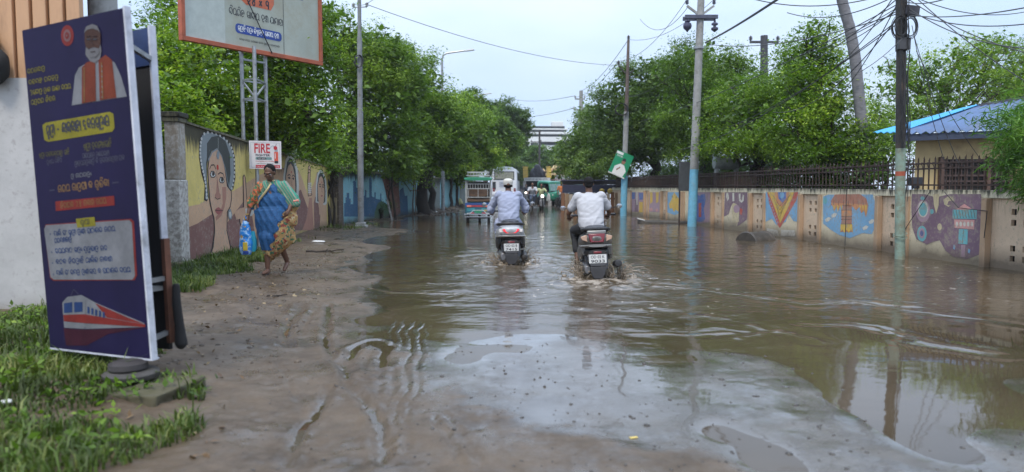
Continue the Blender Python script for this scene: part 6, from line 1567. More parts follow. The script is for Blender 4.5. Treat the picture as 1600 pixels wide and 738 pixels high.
tree('street_tree', 'grey green tree left of the far shrine, behind the bus', (at(800, 300, 92).x, 92, 0), [PB(795, 262, 92, 2.2), PB(812, 270, 92, 1.8), PB(780, 258, 92, 2.0)], L_C, BARK, .26, 20, .6, .2, 19, .5, 'far street trees')
# right side
tree('leafy_tree', 'glossy grey green tree above the dark stall, first of the right hand mass', (at(925, 320, 45).x + .4, 45, 0), [PB(905, 255, 46, 2.0), PB(930, 225, 46, 2.0), PB(940, 255, 45, 1.7), PB(900, 235, 47, 1.6), PB(955, 230, 45, 2.0), PB(930, 195, 47, 1.8), PB(960, 262, 43, 1.2), PB(915, 268, 44, 1.2, 1.2, .7)], L_C, BARK, .17, 26, 1.0, .25, 21, .5, gr, ntint=(.35, .95))
tree('leafy_tree', 'grey green tree behind the poster pole with hanging roots below', (at(1010, 310, 37).x + .5, 38, 0), [PB(975, 165, 38, 2.0), PB(1010, 130, 38, 1.9), PB(1000, 190, 37, 2.0), PB(960, 210, 38, 1.8), PB(1030, 170, 37, 1.8), PB(1015, 225, 36, 1.5, 1.6, .9), PB(980, 240, 37, 1.5, 1.5, .9), PB(1045, 125, 37, 1.4), PB(1050, 215, 35, 1.3)], L_C, BARKD, .15, 26, .95, .3, 22, .5, gr, ntint=(.15, .75))
tree('leafy_tree', 'tall darker tree behind the leaning crossarm pole', (at(1090, 310, 31).x + .3, 31.5, 0), [PB(1060, 120, 31, 1.5), PB(1100, 115, 32, 1.9), PB(1140, 122, 32, 1.4), PB(1090, 170, 30, 1.7), PB(1140, 165, 30, 1.7), PB(1120, 215, 29, 1.5, 1.6, .9), PB(1065, 200, 30, 1.4), PB(1155, 100, 31, .8), PB(1080, 85, 33, .9), PB(1085, 235, 29, 1.0, 1.2, .6)], L_B, BARKD, .13, 26, .95, .26, 23, .45, gr, ntint=(.05, .7))
tree('leafy_tree', 'bright leaved tree between the crossarm pole and the vine covered crown', (at(1185, 310, 26).x + .5, 26, 0), [PB(1165, 148, 26, 1.1), PB(1212, 142, 27, 1.0), PB(1170, 190, 25, 1.5), PB(1220, 180, 25, 1.5), PB(1190, 232, 24, 1.1, 1.4, .5), PB(1230, 225, 24, 1.2, 1.3, .6), PB(1145, 225, 25, 1.0, 1.2, .5), PB(1175, 128, 28, .6)], L_A, BARKD, .13, 28, .95, .22, 24, .5, gr, ntint=(.1, .9))
tree('leafy_tree', 'vine covered tree with pointed top, left of the bare palm trunk', (at(1275, 310, 23).x + .6, 23, 0), [PB(1270, 60, 23, .75, .8, .8), PB(1255, 105, 23, 1.1), PB(1290, 105, 23, .9), PB(1260, 150, 22, 1.2), PB(1300, 160, 22, 1.1), PB(1240, 195, 21.5, 1.1), PB(1300, 205, 21.5, 1.1), PB(1345, 215, 21.5, .9), PB(1260, 232, 21, .9, 1, .5), PB(1330, 238, 21, .9, 1, .4), PB(1238, 108, 24, .5)], L_A, BARKD, .12, 28, 1.0, .22, 25, .55, gr, ntint=(.1, .9))
tree('leafy_tree', 'airy bright tree behind the tarred pole and the blue roof', (at(1480, 310, 30).x, 30, 0), [PB(1400, 150, 30, 1.5), PB(1440, 125, 30, 1.4), PB(1490, 120, 30, 1.8), PB(1540, 100, 30, 1.5), PB(1570, 75, 31, 1.1), PB(1420, 185, 29, 1.4), PB(1480, 170, 29, 1.6), PB(1400, 105, 31, .9), PB(1500, 80, 31, .9), PB(1380, 200, 28, 1.0), PB(1560, 135, 29, 1.4)], L_A, BARK, .14, 18, .65, .2, 26, .4, gr, hollow=.3, ntint=(.3, .95), clump=.25, core=.35)
tree('leafy_tree', 'low tree filling the space under the airy one, left of the yellow house', (at(1385, 310, 23).x, 23, 0), [PB(1375, 235, 23, .9), PB(1400, 205, 23, .8), PB(1365, 180, 24, .7)], L_B, BARK, .12, 24, 1.0, .1, 27, .45, gr)
tree('leafy_tree', 'distant tree top peeping over at the right edge above the blue roof', (at(1620, 310, 36).x, 36, 0), [PB(1600, 130, 36, 1.8), PB(1640, 100, 36, 1.8), PB(1590, 160, 35, 1.4)], L_B, BARK, .16, 20, .8, .2, 28, .45, gr)

# under-hedge: dark shrubs behind the railing, and shrubs along the walls
def hedge(label, pts, h, r_, lm, seed, base_z=.6, dens=1.0, lsize=.12, name='shrub', nt=(.0, .5)):
    bl = []
    for i, (x, y) in enumerate(pts): bl.append(((x, y, base_z + h * .5), (r_, r_, h * .55)))
    b0 = Vector((pts[0][0], pts[0][1], 0))
    return tree(name, label, b0, bl, lm, BARKD, lsize, 24, dens, .05, seed, .5, 'shrubs along the walls', 'shrub', ntint=nt, trunk_top=Vector((b0.x, b0.y, base_z + .2)))
k = 0
HR = ((18.1, 'dark shrub behind the railing between palm and water tank'), (22.0, 'dark shrub behind the railing just beyond the water tank'), (26.0, 'dark shrub behind the railing between tank and blue based pole'), (30.2, 'dark shrub behind the railing between the two blue based poles'), (35.0, 'dark shrub behind the railing at its far end'))
for u, lab in HR + ((16.5, 'dark shrub behind the railing below the vine covered tree'), (19.8, 'dark shrub behind the railing right of the water tank'), (24.0, 'dark shrub behind the railing left of the water tank'), (28, 'dark shrub behind the railing near the blue based pole'), (32.5, 'dark shrub behind the railing near the poster pole')):
    p = WP(u, -2.2); hedge(lab, [(p.x, p.y), (p.x + .9, p.y + 1.0)], 2.3, 1.2, L_C, 60 + k, .5, .8); k += 1
p = G(575, 352)
hedge('low weeds at the foot of the blue painted wall', [(at(600, 340, 31).x - .1, 31), (at(612, 340, 33).x - .2, 33)], .5, .35, L_C, 71, .0, 1.2, .08)
hedge('creeper hanging over the coping where the walls meet', [(-6.1, 25.2), (-6.0, 26.8), (-5.75, 28.5)], .45, .5, L_B, 72, 1.85, 1.4, .1, nt=(.0, .6))
hedge('creeper spilling over the coping of the blue wall farther on', [(-5.3, 32.0), (-4.9, 35.0)], .5, .6, L_B, 73, 1.75, 1.3, .12, nt=(.0, .6))
for i, (x, y, lab) in enumerate(((-7.4, 16.5, 'dark bush behind the mural wall left of the billboard posts'), (-7.6, 20, 'dark bush behind the mural wall right of the billboard posts'), (-7.7, 23.5, 'dark bush behind the far end of the mural wall'), (-7.2, 28.5, 'dark bush behind the near end of the blue wall'), (-6.6, 33, 'dark bush behind the middle of the blue wall'), (-5.9, 38.5, 'dark bush behind the blue wall past its middle'), (-5.2, 44, 'dark bush behind the far end of the blue wall'), (-4.4, 52, 'dark bush behind the grey green far wall'))):
    hedge(lab, [(x, y), (x - .4, y + 1.6)], 3.0, 1.3, L_C, 80 + i, .6, .7, .14)
# thin trunks on the left verge
for px, py, Y, pt, r_, lab, lean in ((713, 326, 46, 250, .13, 'thin dark trunk in front of the far blue wall, leaning slightly right', 5), (704, 326, 44, 255, .10, 'thinner dark trunk just left of the leaning one by the far wall', 1), (676, 331, 38, 235, .2, 'brownish trunk close right of the thick dark one', -3), (516, 352, 25.2, 262, .07, 'slender bare trunk in front of the stone pier', -6)):
    b0 = Vector((at(px, py, Y).x, Y, 0)); tp = at(px + lean, pt, Y) - b0
    t = thing('bare_tree', lab, 'tree', b0, 0, 'slender trunks on the left verge')
    mb = MB(); pts = branch_mesh(mb, (0, 0, -.1), tp, r_, r_ * .6, .06, int(px), 9); branch_mesh(mb, pts[4], tp + Vector((.5, .2, .6)), r_ * .5, .03, .05, 5, 6); branch_mesh(mb, pts[5], tp + Vector((-.5, .2, .5)), r_ * .45, .03, .05, 6, 6)
    mb.build('trunk', BARKD, t, smooth=60)
    r2 = np.random.default_rng(int(px)); cs = np.array(tp) + r2.normal(size=(50, 3)) * np.array([.6, .6, .3]) + np.array([0, 0, .5])
    V, F_, T_ = leaves(cs, .2, 22, .14, .45, int(px)); obj('crown', fast_mesh('crown', V, F_, L_B, attr={'tint': T_ * .7}), t)
# sapling with support stick, leaning plank, stump
sp_ = at(645, 338, 33.5); t = thing('sapling', 'young tree with a support stick on the left verge', 'tree', (sp_.x, 33.5, 0))
mb = MB(); branch_mesh(mb, (0, 0, -.05), (.05, 0, 2.0), .04, .02, .03, 4, 7); branch_mesh(mb, (.04, 0, 1.4), (-.35, .1, 1.9), .02, .01, .02, 5, 5); branch_mesh(mb, (.04, 0, 1.5), (.4, .1, 2.0), .02, .01, .02, 6, 5); mb.build('trunk', BARK, t, smooth=60)
MB().bar((.14, 0, 0), (.12, 0, 1.6), .04).bar((-.12, 0, 1.2), (.3, 0, 1.2), .03).build('support_stick', M_WOOD, t, smooth=0)
r2 = np.random.default_rng(9); V, F_, T_ = leaves(np.array([0, 0, 2.1]) + r2.normal(size=(60, 3)) * np.array([.45, .4, .3]), .16, 22, .12, .45, 9); obj('crown', fast_mesh('crown', V, F_, L_A, attr={'tint': T_}), t)
a_ = G(614, 345, 0); t = thing('leaning_plank', 'pale broken plank with a dark stake at the waterline under the brown painted patch', 'plank', (a_.x, a_.y, 0))
MB().bar((-.02, 0, -.05), (-.25, .1, .85), .10, .04).build('plank', mat('plank_pale', (.30, .29, .27), rough=.8, dirt=(.1, .08, .06), dirt_amt=.4), t, bevel=.005)
MB().tube([(.1, .1, -.1), (.04, .1, .6), (-.05, .1, 1.3), (-.02, .1, 2.0)], [.05, .045, .04, .03], 8).build('stake', BARKD, t)

# bamboo bush overhanging the right end of the wall
def bamboo():
    r_ = np.random.default_rng(77); b0 = Vector((9.7, 12.3, 0)); t = thing('bamboo_bush', 'feathery bright bamboo bush hanging over the right end of the wall', 'bush', b0)
    mb = MB(); cs = []
    for i in range(36):
        tgt = at(r_.uniform(1562, 1700), r_.uniform(165, 315), r_.uniform(10.9, 12.2)); s0 = b0 + Vector((r_.normal() * .4, r_.normal() * .4, 0))
        mid = s0.lerp(tgt, .6) + Vector((0.2, 0, .9)); pts = [s0.lerp(mid, f).lerp(mid.lerp(tgt, f), f) - b0 for f in np.linspace(0, 1, 9)]
        mb.tube(pts, [.018 * (1 - .8 * f) for f in np.linspace(0, 1, 9)], 5)
        for q in pts[4:]:
            for _ in range(5): cs.append(np.array(q) + r_.normal(size=3) * .16)
    mb.build('stem', mat('bamboo_stem', (.13, .16, .05), rough=.6), t)
    cs = np.array(cs); V, F_, T_ = leaves(cs, .10, 20, .15, .13, 78, droop=.5, tint_c=np.clip(.5 + .3 * wob(cs, 4, 8), 0, 1)); obj('foliage', fast_mesh('foliage', V, F_, L_BAM, attr={'tint': T_}), t)
bamboo()

# ------------------------------------------------------------------ grass and weeds
G_M = leaf_mat('grass_blade', (.045, .062, .016), (.085, .135, .022), (.26, .27, .09), .3)
def grass(name, label, n, area, h, seed, w=.006, mask=None):
    r_ = np.random.default_rng(seed); x = r_.uniform(area[0], area[1], n); y = r_.uniform(area[2], area[3], n)
    nn = vnoise(x, y, 1.4, seed + 1, 3); keep = nn > -.35
    if mask is not None: keep &= mask(x, y, nn)
    x, y, nn = x[keep], y[keep], nn[keep]; N = len(x); z = height(x, y) - .01
    cl = vnoise(x, y, 6, seed + 2, 2)
    hh = h * r_.uniform(.35, 1.25, N) * (1 + .8 * cl + .4 * nn); hh = np.clip(hh, .03, 1) * np.where(r_.random(N) < .04, 1.8, 1)
    a = r_.uniform(0, 2 * PI, N); bend = r_.uniform(.15, .9, N) * hh
    dx, dy = np.cos(a), np.sin(a); sx, sy = -dy * w * r_.uniform(.6, 1.6, N), dx * w * r_.uniform(.6, 1.6, N)
    P0 = np.stack([x, y, z], 1); P1 = P0 + np.stack([dx * bend * .3, dy * bend * .3, hh * .6], 1); P2 = P0 + np.stack([dx * bend, dy * bend, hh * .95 - bend * .25], 1)
    Sd = np.stack([sx, sy, 0 * sx], 1)
    V = np.stack([P0 - Sd, P0 + Sd, P1 + Sd * .8, P1 - Sd * .8, P2 + Sd * .15, P2 - Sd * .15], 1).reshape(-1, 3)
    i = np.arange(N)[:, None] * 6; F_ = np.concatenate([i + np.array([[0, 1, 2, 3]]), i + np.array([[3, 2, 4, 5]])])
    tn = np.clip(.42 + .55 * vnoise(x, y, 2.5, seed + 3, 2) + r_.normal(size=N) * .2, 0, 1)
    tag(obj(name, fast_mesh(name, V, F_, G_M, attr={'tint': np.repeat(tn, 6)})), label, 'grass', kind='stuff')
grass('grass', 'lush grass and weeds in the near left corner below the blue sign', 56000, (-6.2, -1.5, 3.0, 8.2), .085, 101, .0055,
      lambda x, y, nn: (x < np.interp(y, [3, 3.6, 4.3, 5, 5.5, 6.5, 8], [-1.95, -1.85, -1.65, -2.1, -2.7, -3.8, -4.9]) + .35 * nn) & ~((np.abs(x + 2.62) < .26) & (np.abs(y - 5.25) < .22)))
grass('grass', 'grass patch at the foot of the mural wall beside the pillar', 24000, (-5.4, -3.5, 8.6, 14.5), .10, 102, .006,
      lambda x, y, nn: (x < -3.95 - .13 * (y - 9) + .35 * nn) & (y > 9.1 - .5 * nn) & (x > -4.6 - .5 * (y - 9)))
grass('grass', 'sparse grass tufts along the left verge by the steel pole', 5000, (-6.2, -3.9, 15, 27), .10, 103, .008, lambda x, y, nn: (nn > .22) & (x < -4.9 + .3 * nn))
# broad leaved weeds among the near grass
r2 = np.random.default_rng(31); n = 260; x = r2.uniform(-5.8, -1.9, n); y = r2.uniform(3.2, 7.4, n); m_ = (x < np.interp(y, [3, 3.6, 4.3, 5, 5.5, 6.5, 8], [-2.1, -1.95, -1.8, -2.2, -2.8, -3.9, -5])) & ~((np.abs(x + 2.65) < .4) & (np.abs(y - 5.15) < .35)); x, y = x[m_], y[m_]
cs = np.stack([x, y, height(x, y) + .05], 1); V, F_, T_ = leaves(cs, .05, 14, .055, .55, 32, droop=-.2)
tag(obj('ground_weeds', fast_mesh('ground_weeds', V, F_, L_B, attr={'tint': T_})), 'broad leaved weeds scattered through the near grass', 'weeds', kind='stuff')
# fallen leaf litter on the verge
n = 500; x = r2.uniform(-5, -1.2, n); y = r2.uniform(3.2, 14, n); m_ = x < -1.3 - .18 * (y - 3); x, y = x[m_], y[m_]
M_LIT = leaf_mat('litter', (.06, .035, .02), (.16, .10, .05), (.35, .28, .16), .1)
cs = np.stack([x, y, height(x, y) + .006], 1); V, F_, T_ = leaves(cs, .015, 2, .05, .5, 33, droop=0, flat=.15)
tag(obj('leaf_litter', fast_mesh('leaf_litter', V, F_, M_LIT, attr={'tint': T_})), 'fallen leaves and straw on the muddy verge', 'litter', kind='stuff')
# gravel: stones on the asphalt and rubble on the verge
def gravel(name, label, xs, ys, s0, m, seed):
    r_ = np.random.default_rng(seed); V = []; F_ = []; z = height(xs, ys)
    ico = [(0, 0, 1), (.9, 0, .3), (.28, .85, .3), (-.72, .53, .3), (-.72, -.53, .3), (.28, -.85, .3), (.72, .5, -.4), (-.28, .85, -.4), (-.9, 0, -.4), (-.28, -.85, -.4), (.72, -.5, -.4)]
    fc = [(0, 1, 2), (0, 2, 3), (0, 3, 4), (0, 4, 5), (0, 5, 1), (1, 6, 2), (2, 6, 7), (2, 7, 3), (3, 7, 8), (3, 8, 4), (4, 8, 9), (4, 9, 5), (5, 9, 10), (5, 10, 1), (1, 10, 6)]
    for x, y, zz_ in zip(xs, ys, z):
        if zz_ < -.012: continue
        s_ = s0 * math.exp(r_.normal() * .55); A_ = r_.uniform(.6, 1.3, 3); th = r_.uniform(0, 6.3); k = len(V)
        for a in ico:
            px_, py_, pz_ = a[0] * A_[0] * s_, a[1] * A_[1] * s_, a[2] * A_[2] * s_ * .6; j = 1 + r_.normal() * .1
            V.append((x + (px_ * math.cos(th) - py_ * math.sin(th)) * j, y + (px_ * math.sin(th) + py_ * math.cos(th)) * j, zz_ + pz_ + .1 * s_))
        F_ += [(a + k, b + k, c + k) for a, b, c in fc]
    tag(obj(name, fast_mesh(name, V, F_, m)), label, 'gravel', kind='stuff')
M_STONE = mat('stone_dark', (.05, .045, .04), rough=.5, var=.4, scale=8); M_RUB = mat('rubble', (.10, .078, .058), rough=.8, var=.5, scale=5)
n = 1500; gravel('gravel', 'dark loose stones on the wet asphalt', r2.uniform(-1.6, 3.4, n), 2.9 + r2.uniform(0, 1, n) ** 1.4 * 3.6, .0052, M_STONE, 41)
n = 2300; x = r2.uniform(-5.2, -1.6, n); y = 5 + r2.uniform(0, 1, n) * 9.5; m_ = x < -1.5 - .17 * (y - 5) + r2.normal(size=n) * .25; gravel('gravel', 'rubble and small stones on the left verge', x[m_], y[m_], .010, M_RUB, 42)
n = 300; gravel('gravel', 'rubble heaps along the far left verge', -3.0 - r2.uniform(0, 1, n) * 2 - 0 * r2.uniform(0, 1, n), 34 + r2.uniform(0, 1, n) * 14, .07, M_RUB, 43)
# ================================================================== vehicles
M_TYRE = mat('tyre', (.012, .012, .012), rough=.75, var=.3, scale=20, bump=.3, dirt=(.06, .045, .035), dirt_amt=.4)
M_BLKP = mat('black_plastic', (.018, .018, .02), rough=.45, var=.2, dirt=(.06, .048, .04), dirt_amt=.3)
M_CHROME = mat('chrome', (.55, .55, .56), rough=.2, metal=1.0, var=.05, bump=.03)
M_RIM = mat('rim_grey', (.22, .22, .23), rough=.4, metal=.6)
M_WPAINT = mat('scooter_white', (.42, .43, .44), rough=.3, var=.05, coat=.4, bump=.02, dirt=(.35, .31, .27), dirt_amt=.2)
M_GPAINT = mat('scooter_greybrown', (.13, .12, .11), rough=.32, var=.08, coat=.3, metal=.3, bump=.02, dirt=(.10, .08, .06), dirt_amt=.25)
M_SILV = mat('scooter_silver', (.24, .235, .225), rough=.35, metal=.4, var=.08, bump=.02)
M_SEAT = mat('vinyl_seat', (.03, .03, .036), rough=.42, var=.15, bump=.15, bscale=120)
M_PLATE = mat('plate_white', (.62, .62, .60), rough=.5, var=.05, bump=0)
M_TAILON = mat('tail_lit', (.6, .02, .03), rough=.25, emit=(1, .03, .04), estr=.3, bump=0, coat=.5)
M_TAILRED = mat('tail_dull_red', (.16, .012, .018), rough=.22, bump=0, coat=.5)
M_CLEAR = mat('clear_lens', (.6, .56, .52), rough=.2, bump=0, coat=.6)
M_AMBER = mat('amber_lens', (.42, .26, .17), rough=.25, bump=0, coat=.5)
M_SKIN = mat('skin_dark', (.14, .065, .038), rough=.5, var=.12, scale=12, bump=.05)
M_SKIN_B = mat('skin_brown', (.125, .06, .036), rough=.5, var=.12, scale=12, bump=.05)
M_HAIR = mat('hair_black', (.008, .007, .007), spec=.2, rough=.8, var=.3, bump=.5, bscale=90)

def ring(cx, cz, y, w, h, e=2.6, n=28, taper=0.0):
    """superellipse ring in the XZ plane at depth y"""
    o = []
    for i in range(n):
        q = 2 * PI * i / n; c, s_ = math.cos(q), math.sin(q)
        x = abs(c) ** (2 / e) * (1 if c >= 0 else -1) * w / 2; z = abs(s_) ** (2 / e) * (1 if s_ >= 0 else -1) * h / 2
        o.append(Vector((cx + x * (1 + taper * z / h * 2), y, cz + z)))
    return o
RX = Matrix.Rotation(PI / 2, 3, 'Y')       # lathe axis -> x
def wheel(t, y, r_, w, rim=M_RIM, tyre=M_TYRE, x=0, z=None):
    z = r_ if z is None else z
    prof = [(r_ * .68, -w / 2), (r_ * .9, -w / 2), (r_ * .98, -w * .3), (r_, 0), (r_ * .98, w * .3), (r_ * .9, w / 2), (r_ * .68, w / 2)]
    wh = MB().lathe(prof, 28, M=RX, c=(x, y, z)).build('wheel', tyre, t)
    mb = MB(); mb.lathe([(.02, -w * .42), (r_ * .2, -w * .45), (r_ * .22, -w * .2), (r_ * .66, -w * .2), (r_ * .70, -w * .45), (r_ * .70, w * .45), (r_ * .66, w * .2), (r_ * .22, w * .2), (r_ * .2, w * .45), (.02, w * .42)], 24, M=RX, c=(x, y, z)); mb.build('rim', rim, wh)
    return wh
def plate(t, c, w, h, lines, nrm_y=-1):
    pl = MB().box(c, (w, .008, h)).build('number_plate', M_PLATE, t)
    f = Flat((c[0] - w / 2, c[1] - .0045, c[2] - h / 2), (1, 0, 0), (0, 0, 1), {'k': M_INK}, base=.001)
    k = len(lines)
    for i, s_ in enumerate(lines): f.text(s_, w * .1, h * (1 - (i + 1) / k) + h * .12 / k, h / k * .95, 'k', 0, width=w * .8, bold=.001)
    f.build('lettering', pl); return pl

def scooter(loc, rz, style, label, lean=0.0):
    t = thing('scooter', label, 'scooter', loc, group='scooters ridden through the flood', rot=(0, lean, rz)); t.scale = (1.17, 1, 1.04)
    white = style == 'white'; PB_ = M_WPAINT if white else M_GPAINT
    # rear cowl: narrow under the seat, swelling to the tail
    rg = [ring(0, .62, .30, .20, .16, 2.5), ring(0, .60, .12, .34, .28), ring(0, .60, -.10, .42, .33), ring(0, .62, -.35, .45, .33), ring(0, .65, -.58, .42, .28), ring(0, .68, -.76, .34, .22), ring(0, .70, -.86, .24, .14), ring(0, .705, -.90, .10, .06)]
    MB().loft(rg).build('rear_cowl', PB_, t)
    # lower side skirts
    mb = MB()
    for s_ in (-1, 1): mb.loft([ring(s_ * .17, .46, .30, .05, .14, 2.5, 16), ring(s_ * .19, .44, .0, .08, .24, 2.5, 16), ring(s_ * .20, .47, -.35, .07, .22, 2.5, 16), ring(s_ * .17, .52, -.66, .05, .12, 2.5, 16)])
    mb.build('side_skirt', M_BLKP if white else PB_, t)
    # seat
    rg = [ring(0, .74, .34, .14, .05, 3), ring(0, .76, .24, .25, .10, 3), ring(0, .775, .0, .30, .11, 3), ring(0, .79, -.28, .30, .11, 3), ring(0, .825, -.45, .27, .12, 3), ring(0, .83, -.62, .21, .10, 3), ring(0, .83, -.70, .10, .05, 3)]
    MB().loft(rg).build('seat', M_SEAT, t)
    # grab rail
    if white:
        MB().tube([(-.17, -.38, .78), (-.20, -.60, .80), (-.17, -.76, .815), (-.07, -.83, .825), (.07, -.83, .825), (.17, -.76, .815), (.20, -.60, .80), (.17, -.38, .78)], .021, 10).build('grab_rail', M_BLKP, t)
    else:
        MB().tube([(-.15, -.40, .80), (-.17, -.62, .825), (-.13, -.78, .845), (0, -.84, .85), (.13, -.78, .845), (.17, -.62, .825), (.15, -.40, .80)], .026, 10).build('grab_rail', M_BLKP, t)
    # tail light
    if white:
        mb = MB(); mb.prism([(-.115, .02), (-.13, .06), (.13, .06), (.115, .02), (.07, -.015), (-.07, -.015)], Matrix.Translation((0, -.84, .665)) @ Matrix.Rotation(PI / 2 - .25, 4, 'X'), .05); mb.build('tail_light', M_TAILON, t, bevel=.008)
        for s_ in (-1, 1):
            mb = MB(); mb.prism([(s_ * .125, .01), (s_ * .14, .06), (s_ * .18, .07), (s_ * .175, .01)], Matrix.Translation((0, -.805, .655)) @ Matrix.Rotation(PI / 2 - .25, 4, 'X'), .04); mb.build('indicator', M_CLEAR, t, bevel=.006)
        mb = MB(); mb.loft([ring(0, .60, -.30, .47, .05, 2.5), ring(0, .585, -.55, .46, .055, 2.5), ring(0, .60, -.76, .42, .06, 2.5), ring(0, .61, -.88, .28, .045, 2.5), ring(0, .612, -.91, .1, .02, 2.5)]); mb.build('lower_trim', M_SILV, t)
    else:
        mb = MB(); mb.prism([(-.085, -.05), (-.11, .075), (.11, .075), (.085, -.05)], Matrix.Translation((0, -.845, .70)) @ Matrix.Rotation(PI / 2 - .15, 4, 'X'), .05); mb.build('tail_light', M_TAILRED, t, bevel=.01)
        mb = MB(); mb.box((0, -.835, .80), (.24, .06, .05)); mb.build('tail_spoiler', M_SILV, t, bevel=.012)
        for s_ in (-1, 1):
            mb = MB(); mb.prism([(s_ * .10, -.04), (s_ * .125, .07), (s_ * .205, .045), (s_ * .19, -.0)], Matrix.Translation((0, -.80, .69)) @ Matrix.Rotation(PI / 2 - .15, 4, 'X'), .05); mb.build('indicator', M_AMBER, t, bevel=.008)
        mb = MB(); mb.loft([ring(0, .585, -.40, .44, .07, 2.5), ring(0, .585, -.62, .42, .07, 2.5), ring(0, .60, -.82, .34, .06, 2.5), ring(0, .61, -.90, .22, .04, 2.5)]); mb.build('lower_trim', M_SILV, t)
    # underside of the tail, mudguard, plate
    mb = MB(); mb.loft([ring(0, .50, -.28, .34, .14), ring(0, .49, -.55, .36, .14), ring(0, .50, -.78, .28, .12), ring(0, .51, -.88, .20, .08)]); mb.build('tail_underside', M_BLKP, t)
    mb = MB(); mb.loft([ring(0, .47, -.86, .26, .05, 3, 16), ring(0, .40, -.91, .24, .045, 3, 16), ring(0, .33, -.945, .20, .03, 3, 16)]); 
    mb.prism([(-.10, .14), (.10, .14), (.085, .03), (.05, -.03), (-.05, -.03), (-.085, .03)], Matrix.Translation((0, -.925, .17)) @ Matrix.Rotation(PI / 2 + .15, 4, 'X'), .012); mb.build('mudguard', mat('mudguard_grey', (.05, .05, .055), rough=.6), t, bevel=.004)
    plate(t, (0, -.945, .425), .22, .125, ['OD 02 B', '7415'] if white else ['OD 02 K', '9033'])
    MB().box((0, -.925, .515), (.10, .03, .03)).build('plate_lamp', M_TAILRED, t, bevel=.005)
    wheel(t, -.62, .225, .10); wheel(t, .64, .225, .09)
    # engine and exhaust
    mb = MB(); mb.loft([ring(-.12, .26, -.15, .12, .20, 2.5, 16), ring(-.13, .26, -.45, .13, .20, 2.5, 16), ring(-.12, .24, -.68, .08, .12, 2.5, 16)]); mb.box((0, -.05, .3), (.28, .3, .2)); mb.build('engine', M_RIM, t, bevel=.01)
    mb = MB(); A_ = Matrix.Rotation(-PI / 2 + .12, 3, 'X')
    if white: mb.lathe([(.035, -.3), (.055, -.26), (.06, .12), (.045, .2), (.02, .21)], 16, M=Matrix.Rotation(PI / 2 + .1, 3, 'X'), c=(.20, -.55, .25)); 
    else: mb.lathe([(.03, -.34), (.048, -.3), (.055, .14), (.045, .22), (.02, .225)], 16, M=Matrix.Rotation(PI / 2 - .12, 3, 'X') , c=(.27, -.58, .31))
    mb.build('exhaust', M_BLKP, t)
    for s_ in (-1, 1): MB().bar((s_ * .13, -.60, .24), (s_ * .14, -.52, .58), .035).build('shock_absorber', M_RIM, t)
    # floorboard, apron, steering, mirrors
    mb = MB(); mb.box((0, .36, .27), (.36, .40, .07)); mb.box((0, .2, .36), (.3, .12, .2)); mb.build('floorboard', M_BLKP, t, bevel=.02)
    mb = MB(); mb.loft([ring(0, .36, .55, .38, .16, 3), ring(0, .60, .60, .42, .40, 3), ring(0, .78, .56, .34, .30, 3), ring(0, .93, .50, .20, .10, 3)]); mb.build('leg_shield', PB_, t)
    mb = MB(); mb.loft([ring(0, .98, .46, .30, .10, 2.5), ring(0, .99, .54, .34, .14, 2.5), ring(0, .97, .64, .26, .12, 2.5), ring(0, .95, .70, .12, .07, 2.5)]); mb.build('head_cowl', PB_, t)
    MB().tube([(-.33, .38, 1.0), (-.2, .46, 1.0), (0, .5, .99), (.2, .46, 1.0), (.33, .38, 1.0)], .014, 8).build('handlebar', M_BLKP, t)
    for s_ in (-1, 1):
        MB().tube([(s_ * .34, .375, 1.0), (s_ * .23, .44, 1.0)], .02, 10).build('grip', M_BLKP, t)
        m_ = MB(); m_.tube([(s_ * .22, .46, 1.01), (s_ * .26, .46, 1.09), (s_ * .36, .44, 1.12)], .007, 6); mr_ = m_.build('mirror_stalk', M_BLKP, t)
        g = MB(); g.lathe([(.001, .0), (.036, .002), (.040, .012), (.036, .02), (.001, .026)], 18, M=Matrix.Rotation(PI / 2 + .15, 3, 'X'), c=(s_ * .40, .44, 1.125)); g.build('mirror', M_CHROME, t)
        MB().box((s_ * .24, .53, 1.0), (.06, .02, .02)).bar((s_ * .33, .42, 1.01), (s_ * .22, .52, 1.0), .014).build('brake_lever', M_RIM, t)
    for s_ in (-1, 1): MB().bar((s_ * .06, .64, .22), (s_ * .05, .56, .6), .035).build('fork', M_BLKP, t)
    MB().loft([ring(0, .44, .44, .10, .05), ring(0, .47, .64, .13, .06), ring(0, .38, .86, .12, .05), ring(0, .30, .92, .08, .03)]).build('front_fender', PB_, t)
    return t

def fingers(mb, wrist, fwd, down, side, s_=1.0):
    """palm and five bent fingers; fwd = towards the fingertips, side = thumb side"""
    w, f, d, sd_ = Vector(wrist), Vector(fwd).normalized(), Vector(down).normalized(), Vector(side).normalized()
    mb.cap(w, .026 * s_, w + f * .075 * s_ + sd_ * .015, .030 * s_, 10); mb.cap(w + f * .05 * s_ - sd_ * .018 * s_, .02 * s_, w + f * .078 * s_ - sd_ * .022 * s_, .019 * s_, 8)
    for i, (o, L) in enumerate(((.033, .075), (.011, .083), (-.011, .077), (-.033, .06))):
        a = w + f * .085 * s_ + sd_ * o * s_; b = a + (f * .6 + d * .6).normalized() * L * .5 * s_; c = b + (d * .95 - f * .35).normalized() * L * .5 * s_
        mb.cap(a, .0105 * s_, b, .0098 * s_, 8); mb.cap(b, .0098 * s_, c, .0085 * s_, 8)
    a = w + f * .03 * s_ + sd_ * .03 * s_; b = a + (f * .5 + sd_ * .8 + d * .3).normalized() * .04 * s_; c = b + (f * .6 + d * .7).normalized() * .035 * s_
    mb.cap(a, .014 * s_, b, .012 * s_, 8); mb.cap(b, .012 * s_, c, .0095 * s_, 8)

